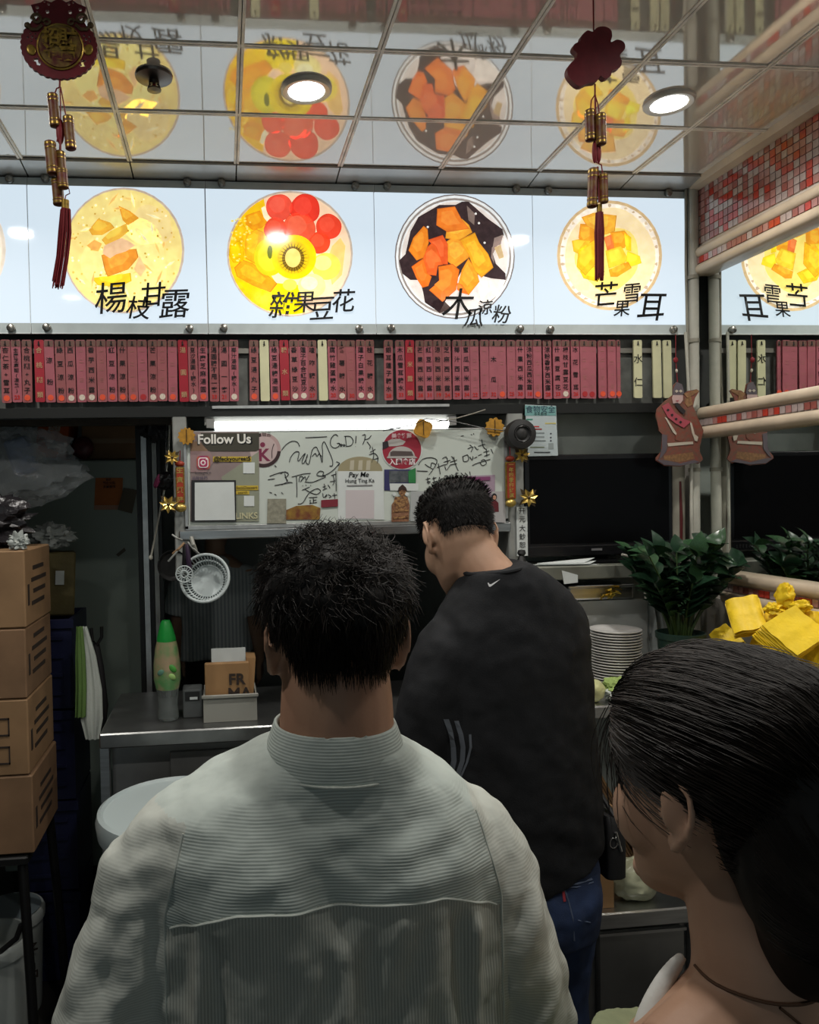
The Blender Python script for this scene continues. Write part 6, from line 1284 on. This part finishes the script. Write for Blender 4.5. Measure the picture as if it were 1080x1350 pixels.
seam([(cx-.2+.4*k/60, yz(cx-.2+.4*k/60)) for k in range(61)], .0016, 'yoke_seam')
for s_ in (-1, 1): seam([(cx+s_*(.207-.25*max(0, z-1.20)), z) for z in [.9+.4*k/50 for k in range(51)]], .0014, 'armhole_seam')
# collar
cxx, cyy = cx+.013, cy-.008
def band_(rows): return MB().loft([ring(cxx, cyy+dy, z, a, bf, bb, 48, 2.2, -.02) for z, a, bf, bb, dy in rows], cap=False, closed=True)
me = fuse(band_([(1.350, .094, .090, .090, 0), (1.375, .090, .086, .087, 0), (1.398, .082, .074, .081, .0), (1.408, .0785, .070, .078, 0), (1.404, .074, .066, .0735, 0), (1.37, .076, .07, .076, 0), (1.345, .080, .076, .080, 0)]), .003, 3)
put('collar', me, m_sh, shirt, True, ang=180)
me = fuse(MB().tube([(cxx+.0955*math.cos(t), cyy+.0915*math.sin(t), 1.351-.02*.0955*math.cos(t)) for t in [2*PI*k/60 for k in range(61)]], .0022, 6), .0015, 1); put('collar_edge', me, m_seam, shirt, True, ang=180)
# trousers and shoes
b = MB(); torso(b, [(.72, .17, .115, .12, cx, cy, 0), (.85, .175, .12, .125, cx, cy, 0), (.93, .168, .115, .115, cx, cy, 0)]); legs(b, .80, .10, cx, cy, 1.16); put('trousers', fuse(b, .007, 5), mat('charcoal_trousers', (.03, .03, .032), .8), man1, True, ang=180); shoes(man1, Matrix.Identity(4), .10, cx, cy, mat('black_shoe', (.015, .015, .015), .5))
# hair
H1 = Head(T1)
def reg1(p):
    back = smooth01(p.z, -.036, -.022) if p.y < -.045 else 0
    side = smooth01(p.z, .012+.25*max(0, p.y+.02), .030+.25*max(0, p.y+.02))
    w = max(back*smooth01(-p.y, .040, .055), side)
    if p.y > .055: w = min(w, smooth01(p.z, .055, .075))
    return w
def th1(p): return .004+.013*smooth01(p.z, -.01, .06)+.002*smooth01(p.z, .08, .13)+.006*smooth01(abs(p.x), .05, .075)*smooth01(p.z, .02, .06)
hair1 = haircap(H1, reg1, th1, .007, 34).build('hair', m_hair, man1, smooth=True, ang=180)
q = random.Random(21); sb = MB(); cnt = 0
while cnt < 7000:
    d = dirv(q.uniform(0, 2*PI), math.asin(q.uniform(-.55, 1))); p0 = H1.c+d*H1.r(d)
    if reg1(p0) < .7: continue
    cnt += 1; root = p0+d*(th1(p0)-.004); n = d.copy(); up = smooth01(p0.z, .03, .10)
    t1 = Vector((q.gauss(0, 1), q.gauss(0, 1), q.gauss(0, 1))); t1 = (t1-n*t1.dot(n)).normalized(); t2 = n.cross(t1)
    if p0.z < .05: main = (n*.06+Vector((0, -.1, -1))*.9+t1*.18).normalized(); L_ = q.uniform(.010, .022); cr = .0012
    else: main = (n*(.15+.55*up*q.random()**2)+t1*.8+Vector((0, 0, -.35*(1-up)))).normalized(); L_ = q.uniform(.014, .034); cr = q.uniform(.003, .008)*up+.001
    P = []; w0 = q.uniform(0, 6.28); ww = q.uniform(3, 7)
    for k in range(7):
        t = k/6; pos = root+main*L_*t+(t1*math.cos(w0+ww*t)+t2*math.sin(w0+ww*t))*cr*t+Vector((0, 0, -.012*t*t*(1-up)))
        if p0.z < .05:
            rr = (pos-H1.c); dd = rr.normalized(); mn = H1.r(dd)+.003
            if rr.length < mn: pos = H1.c+dd*mn
        P.append(H1.T @ pos)
    sb.tube(P, [.0007, .0007, .0007, .0006, .0005, .0004, .0002], 3, cap=False)
o = sb.build('hair_strands', m_hair2, hair1); o['kind'] = 'stuff'
for s_ in (-1, 1): xf(MB().ell((s_*.032, .0915, .013), (.010, .004, .006)), T1).build('eye', mat('eye_dark', (.03, .02, .015), .2), man1, smooth=True)

# ---------------------------------------------------------------- man in the black tee
sk2 = skinmat('skin_light', (.50, .315, .215), (.42, .245, .16))
HC2 = Vector((.558, 1.775, 1.588)); T2 = Matrix.Translation(HC2) @ (Euler((0, 0, .13)).to_matrix() @ Euler((-.50, 0, 0)).to_matrix()).to_4x4()
cx2, cy2 = .668, 1.725; Tb = Matrix.Translation((cx2, cy2, 0)) @ Matrix.Rotation(.16, 4, 'Z')
b = MB(); tl2 = .10
torso(b, [(.74, .15, .11, .10, 0, 0, 0), (.90, .165, .12, .11, 0, 0, 0), (1.05, .16, .11, .11, 0, 0, .02), (1.25, .16, .11, .10, -.01, 0, .04), (1.36, .14, .085, .085, -.02, 0, .06), (1.42, .09, .07, .075, -.035, 0, .06)])
legs(b, .80, .10, -.0, 0)
A2 = {1: ((.11, .0, 1.33), (.145, .05, 1.24), (.155, .12, 1.13), (.12, .24, 1.10), (.06, .34, 1.11)), -1: ((-.12, 0, 1.31), (-.205, .0, 1.19), (-.228, .02, 1.05), (-.19, .16, 1.02), (-.12, .27, 1.04))}
for s_, P in A2.items(): limb(b, P, [.042, .046, .043, .038, .029]); merge(b, hand_mb(s_, handT(P[3], P[4]), .6))
xf(b, Tb)
merge(b, xf(head_mb(.004, 1, 1.05, .007), T2))
limb(b, [(cx2-.035, cy2-.03, 1.40), (.625, 1.712, 1.475), (.597, 1.735, 1.525), (.570, 1.765, 1.58)], [.072, .066, .061, .058], 20)
man2 = put('person', fuse(b, .005, 5), sk2, None, True, ang=180); tag(man2, 'person in a black tee and jeans bending toward the counter', 'person')
m_tee = mat('black_tee', (.013, .014, .016), .75, var=.15, scale=20, bump=.1, bscale=300, spec=.25)
b = MB()
torso(b, [(.790, .208, .145, .135, .0, -.005, .32), (.82, .205, .145, .135, .0, -.005, .28), (.92, .205, .145, .135, .0, -.005, .12), (1.02, .200, .145, .135, -.004, -.005, .06), (1.20, .200, .14, .130, -.008, 0, .03), (1.33, .198, .13, .125, -.008, 0, .04), (1.40, .182, .115, .115, -.010, 0, .05), (1.447, .150, .10, .105, -.016, 0, .08), (1.492, .108, .090, .094, -.032, -.004, .14), (1.528, .072, .074, .076, -.048, -.008, .16)], 48, 2.5)
limb(b, [(.11, 0, 1.39), (.132, .01, 1.355), (.145, .05, 1.27), (.150, .085, 1.195)], [.075, .074, .070, .066], 20)
limb(b, [(-.11, 0, 1.365), (-.165, -.002, 1.33), (-.220, -.003, 1.20), (-.236, .008, 1.085)], [.074, .076, .074, .070], 20)
xf(b, Tb); me = fuse(b, .0055, 8)
def f2(c, n):
    d = .008*mnoise.noise(Vector((c.x*9, c.y*9, c.z*3)))+.004*mnoise.noise(Vector((c.x*20+c.z*8, c.y*16, c.z*14)))+.0015*mnoise.noise(c*40)
    if c.z < 1.0: d += .006*mnoise.noise(Vector((c.x*6, c.y*6, c.z*26+c.x*10)))
    return d
folds(me, f2); bv2 = bvh(me); tee = put('tee_shirt', me, m_tee, man2, True, ang=180); tee['label'] = 'loose black short sleeve tee with grey stripes and white tick'
b = MB().tube([Tb @ Vector((-.048+.071*math.cos(t), -.010+.074*math.sin(t), 1.521+.13*(.071*math.cos(t)))) for t in [2*PI*k/40 for k in range(41)]], .0055, 8).build('neck_rib', m_tee, tee, smooth=True)
def decal(bv, pts, M, name, par, off=.0016):
    P = [onto(bv, x, y, off) for x, y in pts]
    if all(P): MB().add(P, [tuple(range(len(P)))]).build(name, M, par)
def ribbon(bv, pts, w, M, name, par):
    vs = []
    for (x, y), ww in zip(pts, w):
        a, c = onto(bv, x-ww, y, .0016), onto(bv, x+ww, y, .0016)
        if not a or not c: return
        vs += [a, c]
    MB().add(vs, [(2*i, 2*i+1, 2*i+3, 2*i+2) for i in range(len(pts)-1)]).build(name, M, par)
m_tick = mat('white_print', sr(200, 202, 204), .6); m_band = mat('grey_stripe', sr(92, 98, 106), .7)
S5 = (500, 620, 3.553)
tk = [(508, 528), (513, 527), (517, 534), (524, 534), (568, 509), (530, 540), (521, 546), (514, 545)]
tkp = [(S5[0]+x/S5[2], S5[1]+y/S5[2]) for x, y in tk]
cen = (651.5, 769)
for i in range(len(tkp)): decal(bv2, [tkp[i], tkp[(i+1) % len(tkp)], (645.5, 771.8)][:3], m_tick, 'white_tick', tee)
for pts, w in (([(588, 948), (594, 965), (598, 985), (599, 1003), (594, 1026)], 3.6), ([(602, 950), (608, 968), (611, 985), (610, 1003), (602, 1027)], 3.2), ([(620, 968), (621, 985), (616, 1005), (606, 1028)], 1.6)):
    Q = []
    for i in range(len(pts)-1):
        for t in (0, .5): Q.append((pts[i][0]*(1-t)+pts[i+1][0]*t, pts[i][1]*(1-t)+pts[i+1][1]*t))
    Q.append(pts[-1]); ribbon(bv2, Q, [w]*len(Q), m_band, 'curved_stripe', tee)
# jeans
m_jean = mat('indigo_denim', sr(34, 50, 82), .8, var=.3, scale=14, bump=.15, bscale=500); m_stitch = mat('jean_stitch', sr(84, 96, 120), .8)
b = MB(); torso(b, [(.66, .175, .125, .135, .01, 0, 0), (.74, .19, .13, .145, .012, 0, .05), (.82, .182, .125, .128, .012, 0, .08), (.875, .172, .120, .112, .012, 0, .08)], 40, 2.6); legs(b, .74, .105, .01, 0, 1.22)
me = fuse(xf(b, Tb), .006, 6); folds(me, lambda c, n: .004*mnoise.noise(Vector((c.x*10, c.y*10, c.z*18)))+.002*mnoise.noise(c*40)); bvj = bvh(me); je = put('jeans', me, m_jean, man2, True, ang=180)
def jl(pts, M=m_stitch, r=.0016, name='stitching'):
    P = [onto(bvj, *p, .0008) for p in pts]; P = [p for p in P if p]
    if len(P) > 1: MB().tube(P, r, 5).build(name, M, je)
jl([(735, 1166), (760, 1165), (780, 1159), (793, 1147), (794, 1138)], r=.0028, name='waistband_edge'); jl([(737, 1170), (760, 1169.5), (782, 1163)]); jl([(744, 1172), (750, 1190), (755, 1210), (757, 1240)]); jl([(762, 1213), (778, 1216), (798, 1205)]); jl([(716, 1350), (726, 1290), (728, 1230)])
decal(bvj, [(740.5, 1175), (744, 1174), (746, 1188), (742.5, 1189)], mat('red_tab', sr(150, 50, 60), .6), 'red_tab', je)
shoes(man2, Tb, .105, .01, 0, mat('dark_trainer', (.03, .03, .034), .6))
# short hair
H2 = Head(T2, 1.0)
def reg2(p):
    back = smooth01(p.z, -.020-.0*p.y, -.004) if p.y < -.045 else 0
    w = max(back*smooth01(-p.y, .040, .055), smooth01(p.z, .022, .038))
    if p.y > .06: w = min(w, smooth01(p.z, .065, .08))
    return w
def th2(p): return .003+.010*smooth01(p.z, .02, .10)
hair2 = haircap(H2, reg2, th2, .0018, 60).build('hair', m_hair, man2, smooth=True, ang=180)
sb = MB(); cnt = 0
while cnt < 4200:
    d = dirv(q.uniform(0, 2*PI), math.asin(q.uniform(-.5, 1))); p0 = H2.c+d*H2.r(d); w = reg2(p0)
    if w < .45: continue
    cnt += 1; root = p0+d*(th2(p0)*w-.002); t1 = Vector((q.gauss(0, .3), -.5 if p0.z > .07 else -.1, -.25 if p0.z > .07 else -1)); main = (d*.45+t1).normalized(); L_ = q.uniform(.008, .014)
    sb.tube([H2.T @ (root+main*L_*t+d*.003*t) for t in (0, .35, .7, 1)], [.0006, .0006, .0005, .0002], 3, cap=False)
o = sb.build('hair_strands', m_hair, hair2); o['kind'] = 'stuff'
for s_ in (-1, 1): xf(MB().ell((s_*.032, .0915, .013), (.010, .004, .006)), T2).build('eye', MATS['eye_dark'], man2, smooth=True)
# shoulder bag at the hip
bg = empty('hip_bag', (.93, 1.74, .74), 'small black bag with a metal zip hanging at the hip', 'bag')
m_nyl = mat('black_nylon', (.012, .012, .013), .6, bump=.1, bscale=400)
c0 = at(811, 1118, Y=1.70)
bb_ = MB(); bb_.loft([[Vector((c0.x+x*k, 1.76+y*k, z)) for x, y in rrect(.05, .15, .015, 4)] for z, k in ((c0.z-.075, .86), (c0.z-.068, .98), (c0.z, 1), (c0.z+.055, .96), (c0.z+.075, .8))]); bb_.build('pouch', m_nyl, bg, smooth=True)
MB().tube([(c0.x-.006, 1.684, c0.z+.045), (c0.x+.006, 1.683, c0.z-.0)], .004, 8).build('zip_pull', mat('zip_metal', (.6, .6, .58), .25, 1.0), bg, smooth=True)
MB().tube([Vector((c0.x-.012+.009*math.cos(t), 1.684, c0.z+.02+.012*math.sin(t))) for t in [2*PI*k/16 for k in range(17)]], .0013, 5).build('ring', MATS['zip_metal'], bg, smooth=True)
MB().tube([(c0.x-.01, 1.76, c0.z+.072), (.885, 1.70, 1.0), (.84, 1.63, 1.15)], .007, 8).build('strap', m_nyl, bg, smooth=True) if False else None
MB().tube([(c0.x, 1.70, c0.z+.074), (c0.x-.002, 1.76, c0.z+.105), (c0.x, 1.82, c0.z+.074)], .006, 8).build('carry_loop', m_nyl, bg, smooth=True)

# ---------------------------------------------------------------- kitchen worker
skw = skinmat('skin_warm', (.40, .26, .18), (.33, .20, .13))
cx3, cy3 = -.055, 3.85; T3 = Matrix.Translation((cx3, cy3, 0)) @ Matrix.Rotation(-.25, 4, 'Z')
b = MB(); torso(b, [(.82, .14, .10, .10, 0, 0, 0), (1.0, .135, .09, .09, 0, 0, 0), (1.22, .15, .10, .10, 0, 0, 0), (1.36, .145, .085, .09, 0, 0, 0), (1.41, .08, .06, .07, 0, 0, 0)]); legs(b, .84, .09, 0, 0, .95)
limb(b, [(0, 0, 1.34), (0, .005, 1.44), (0, .02, 1.53)], [.06, .052, .05], 16); merge(b, xf(head_mb(), Matrix.Translation((0, .025, 1.56)) @ Euler((-.25, 0, 0)).to_matrix().to_4x4()))
for s_ in (-1, 1):
    P = ((s_*.155, 0, 1.33), (s_*.185, -.01, 1.2), (s_*.20, 0, 1.07), (s_*.205, .05, .95), (s_*.20, .09, .85)); limb(b, P, [.047, .043, .037, .032, .025]); merge(b, hand_mb(s_, handT(P[3], P[4])))
wk_ = put('person', fuse(xf(b, T3), .007, 4), skw, None, True, ang=180); tag(wk_, 'kitchen worker in a pale striped short-sleeve shirt beyond the counter', 'person')
b = MB(); torso(b, [(.90, .185, .125, .125, 0, 0, .12), (1.05, .17, .115, .115, 0, 0, .04), (1.22, .175, .115, .112, 0, 0, 0), (1.33, .168, .10, .10, 0, 0, 0), (1.38, .11, .08, .085, 0, 0, 0), (1.41, .075, .07, .075, 0, 0, 0)], 40)
for s_ in (-1, 1): limb(b, [(s_*.12, 0, 1.31), (s_*.165, 0, 1.28), (s_*.195, -.01, 1.19), (s_*.212, -.005, 1.115)], [.062, .064, .062, .064], 16)
me = fuse(xf(b, T3), .007, 6); folds(me, lambda c, n: .007*mnoise.noise(Vector((c.x*11, c.y*11, c.z*4)))+.003*mnoise.noise(c*26)); put('striped_shirt', me, stripemat('blue_white_stripe', 'X', .018, sr(200, 206, 204), sr(160, 170, 172)), wk_, True, ang=180)
b = MB(); torso(b, [(.70, .16, .11, .12, 0, 0, 0), (.84, .16, .115, .12, 0, 0, 0), (.95, .15, .105, .105, 0, 0, 0)]); legs(b, .78, .09, 0, 0, 1.12); put('trousers', fuse(xf(b, T3), .008, 4), mat('black_trousers', (.012, .012, .013), .8), wk_, True, ang=180); shoes(wk_, T3, .09, 0, 0, MATS['black_shoe'])
H3 = Head(T3 @ Matrix.Translation((0, .025, 1.56)) @ Euler((-.25, 0, 0)).to_matrix().to_4x4()); haircap(H3, reg2, lambda p: .012, .003, 40).build('hair', m_hair, wk_, smooth=True, ang=180)

# ---------------------------------------------------------------- woman in profile (queue)
sk4 = skinmat('skin_beige', (.46, .285, .20), (.40, .235, .155))
MBN = MB()
HC4 = Vector((.510, .739, 1.376)); TH4 = math.radians(21); K4 = 1.04
T4 = Matrix.Translation(HC4) @ Matrix.Rotation(TH4, 4, 'Z') @ Euler((-.06, 0, 0)).to_matrix().to_4x4() @ Matrix.Scale(K4, 4)
ld = Vector((-math.cos(TH4), -math.sin(TH4), 0)); fd = Vector((-math.sin(TH4), math.cos(TH4), 0))
b = xf(head_mb(.006, .45, .98, .004), T4)
nb = HC4+fd*-.035; nb.z = 1.16
limb(b, [nb+Vector((0, 0, -.06)), nb+Vector((0, 0, .05)), HC4+fd*-.024+Vector((0, 0, -.11)), HC4+fd*-.012+Vector((0, 0, -.02))], [.074, .058, .053, .052], 22)
T4b = Matrix.Translation((nb.x, nb.y, 0)) @ Matrix.Rotation(TH4, 4, 'Z')
bd = MB(); torso(bd, [(.70, .14, .10, .11, 0, .02, 0), (.85, .15, .11, .12, 0, .02, 0), (.98, .125, .095, .095, 0, .02, 0), (1.08, .145, .115, .085, 0, .015, 0), (1.13, .150, .085, .08, 0, .01, 0), (1.165, .115, .065, .072, 0, .005, 0), (1.19, .07, .058, .062, 0, 0, 0)]); legs(bd, .74, .085, 0, .02, .92)
for s_ in (-1, 1):
    limb(bd, [(0, 0, 1.17), (s_*.06, 0, 1.163), (s_*.115, .003, 1.145)], [.055, .048, .046])
    P = ((s_*.135, .005, 1.115), (s_*.152, -.005, 1.0), (s_*.158, -.015, .88), (s_*.158, -.01, .78), (s_*.155, .0, .69)); limb(bd, P, [.048, .042, .036, .030, .023]); merge(bd, hand_mb(s_, handT(P[3], P[4]), .5))
merge(b, xf(bd, T4b))
wom = put('person', fuse(b, .0042, 6), sk4, None, True, ang=180); tag(wom, 'person turned away in profile with tied black hair and sage top', 'person')
# clothes
m_sage = mat('sage_top', sr(128, 136, 104), .85, var=.1, scale=30, bump=.1, bscale=300); m_wht = mat('white_strap', sr(200, 200, 196), .7, var=.04, bump=.1, bscale=80)
b = MB(); torso(b, [(.80, .165, .125, .13, 0, .02, 0), (.95, .145, .11, .11, 0, .02, 0), (1.03, .158, .125, .099, 0, .016, -.1), (1.075, .164, .115, .098, 0, .014, -.3), (1.105, .166, .105, .096, 0, .013, -.36)], 40)
me = fuse(xf(b, T4b), .006, 4); folds(me, lambda c, n: .003*mnoise.noise(c*22)); put('sage_top', me, m_sage, wom, True, ang=180)
b = MB()
for s_ in (-1, 1): limb(b, [(s_*.085, -.082, 1.08), (s_*.088, -.060, 1.165), (s_*.088, 0, 1.197), (s_*.085, .055, 1.17), (s_*.08, .10, 1.08)], [.008]*5)
xf(b, T4b).build('shoulder_strap', m_sage, wom, smooth=True) if False else None
b = MB(); torso(b, [(.66, .155, .115, .125, 0, .02, 0), (.76, .158, .12, .13, 0, .02, 0), (.86, .15, .115, .12, 0, .02, 0)]); legs(b, .72, .085, 0, .02, 1.25); put('trousers', fuse(xf(b, T4b), .008, 4), MATS['charcoal_trousers'], wom, True, ang=180); shoes(wom, T4b, .085, 0, .02, MATS['black_shoe'])
bvw = bvh(wom.data)
def strapquad(rows, M, name):
    vs = []
    for (a, c) in rows:
        pa, pc = onto(bvw, *a, .004), onto(bvw, *c, .004)
        if not pa: pa = pc
        if not pc: pc = pa
        if pa: vs += [pa, pc]
    n = len(vs)//2
    if n > 1: MB().add(vs, [(2*i, 2*i+1, 2*i+3, 2*i+2) for i in range(n-1)]).build(name, M, wom)
wcol = MB()
limb(wcol, [T4b @ Vector(p) for p in ((-.030, .058, 1.205), (-.055, .062, 1.180), (-.085, .060, 1.145), (-.105, .055, 1.09))], [.005, .010, .013, .014], 14)
me = fuse(wcol, .004, 3); put('white_collar_strap', me, m_wht, wom, True, ang=180)
# necklace
NK = [(-.052, .03), (-.058, 0), (-.045, -.04), (-.015, -.062), (.02, -.064), (.05, -.045), (.06, 0)]
P = []
NK = [(NK[i][0]*(1-t)+NK[i+1][0]*t, NK[i][1]*(1-t)+NK[i+1][1]*t) for i in range(len(NK)-1) for t in (0, .25, .5, .75)]
for x, y in NK:
    c = T4b @ Vector((x, y, 1.215-.0*y)); o_ = T4b @ Vector((x*4, y*4, 1.225)); h = bvw.ray_cast(o_, (c-o_).normalized()); P.append((h[0]+(o_-c).normalized()*.0016) if h[0] else c)
MB().tube(P, .0016, 6).build('cord_necklace', mat('brown_cord', sr(84, 58, 40), .7), wom, smooth=True)
P = []
for x, y, z in [(-.03+.075*t/12, -.055, 1.212-.092*t/12) for t in range(13)]:
    o_ = T4b @ Vector((x*1.2, y-.4, z)); h = bvw.ray_cast(o_, (T4b.to_3x3() @ Vector((0, 1, 0))).normalized()); P.append(h[0]+(T4b.to_3x3() @ Vector((0, -.0018, 0))) if h[0] else T4b @ Vector((x, y, z)))
MB().tube(P, .0014, 6).build('cord_tail', MATS['brown_cord'], wom, smooth=True)
# hair: swept back and tied low
H4 = Head(T4, 1.0)
def reg4(p):
    zl = .030+.22*max(0, p.y-.015)                       # hairline above the ear, rising to the forehead
    w = smooth01(p.z, zl-.010, zl+.008)
    if p.y < -.020: w = max(w, smooth01(-p.y, .026, .042)*smooth01(p.z, -.118-.9*(p.y+.03)*0-(.0), -.10))
    return w
def th4(p): return .010+.012*smooth01(p.z, .03, .12)+.010*smooth01(-p.y, .04, .09)
hc_ = haircap(H4, reg4, th4, .0018, 26)
bun = Vector((0, -.125, -.075))
bk_ = MB(); limb(bk_, [(0, -.07, .05), (0, -.085, -.03), (0, -.09, -.085), (0, -.075, -.125), (0, -.06, -.15)], [.066, .070, .062, .042, .018], 20); bk_.ell((0, -.135, -.07), (.044, .042, .05)); xf(bk_, T4)
hair4 = put('hair', fuse(merge(hc_, bk_), .0035, 8), m_hair, wom, True, ang=180)
bvh4 = bvh(hair4.data); TI4 = T4.inverted()
for k in range(1500):                                     # strands lying on the nape and knot
    z0 = q.uniform(-.10, .03); a0 = q.uniform(-1.35, 1.35); P = []
    for j in range(7):
        t = j/6; ax_ = a0*(1-.75*t); zz_ = z0-(z0+.07)*t*.85-.01*math.sin(PI*t); o_ = T4 @ Vector((.3*math.sin(ax_), -.06-.3*math.cos(ax_), zz_)); c_ = T4 @ Vector((0, -.06, zz_)); h = bvh4.ray_cast(o_, (c_-o_).normalized())
        if h[0]: P.append(h[0]+(o_-c_).normalized()*.0006)
    if len(P) > 4: MBN.tube(P, .0005, 3, cap=False)
dB = (bun-H4.c).normalized(); sb = MB(); cnt = 0
while cnt < 9000:
    d = dirv(q.uniform(0, 2*PI), math.asin(q.uniform(-.75, 1))); p0 = H4.c+d*H4.r(d)
    if reg4(p0) < .5: continue
    cnt += 1; dB = Vector((0, -1, -.45+.55*max(0, d.z))).normalized(); f = q.uniform(.2, .6)
    if d.dot(dB) < -.98: continue
    P = []; lift = q.uniform(-.0015, .0022)
    if q.random() < .08: lift += q.uniform(.001, .005)
    for k in range(8):
        t = k/7*f; dd = d.slerp(dB, min(t, .98)); pp0 = H4.c+dd*H4.r(dd); w = max(reg4(pp0), .8)
        P.append(H4.T @ (pp0+dd*(th4(pp0)*w+lift+.0012*math.sin(k+cnt))))
    sb.tube(P, [.0003]+[.00055]*6+[.0002], 3, cap=False)
merge(sb, MBN)
for k in range(34):                                       # loose strands at temple and forehead
    y0, z0 = q.uniform(.045, .09), q.uniform(.075, .10); x0 = -q.uniform(.03, .068)
    P = []; L_ = q.uniform(.06, .14); ph = q.uniform(0, 6)
    for j in range(8):
        t = j/7; pos = Vector((x0-.016*t+.004*math.sin(ph+3*t), y0+.012*math.sin(PI*t)+.008*t, z0-L_*t)); rr = pos-H4.c; dd = rr.normalized(); mn = H4.r(dd)+.004+.006*math.sin(PI*t)
        if rr.length < mn: pos = H4.c+dd*mn
        P.append(H4.T @ pos)
    sb.tube(P, [.0006]*6+[.0004, .0002], 3, cap=False)
o = sb.build('hair_strands', m_hair2, hair4); o['kind'] = 'stuff'
for s_ in (-1, 1): xf(MB().ell((s_*.032, .0915, .013), (.010, .004, .006)), T4).build('eye', MATS['eye_dark'], wom, smooth=True)
bpy.data.scenes.remove(TS)
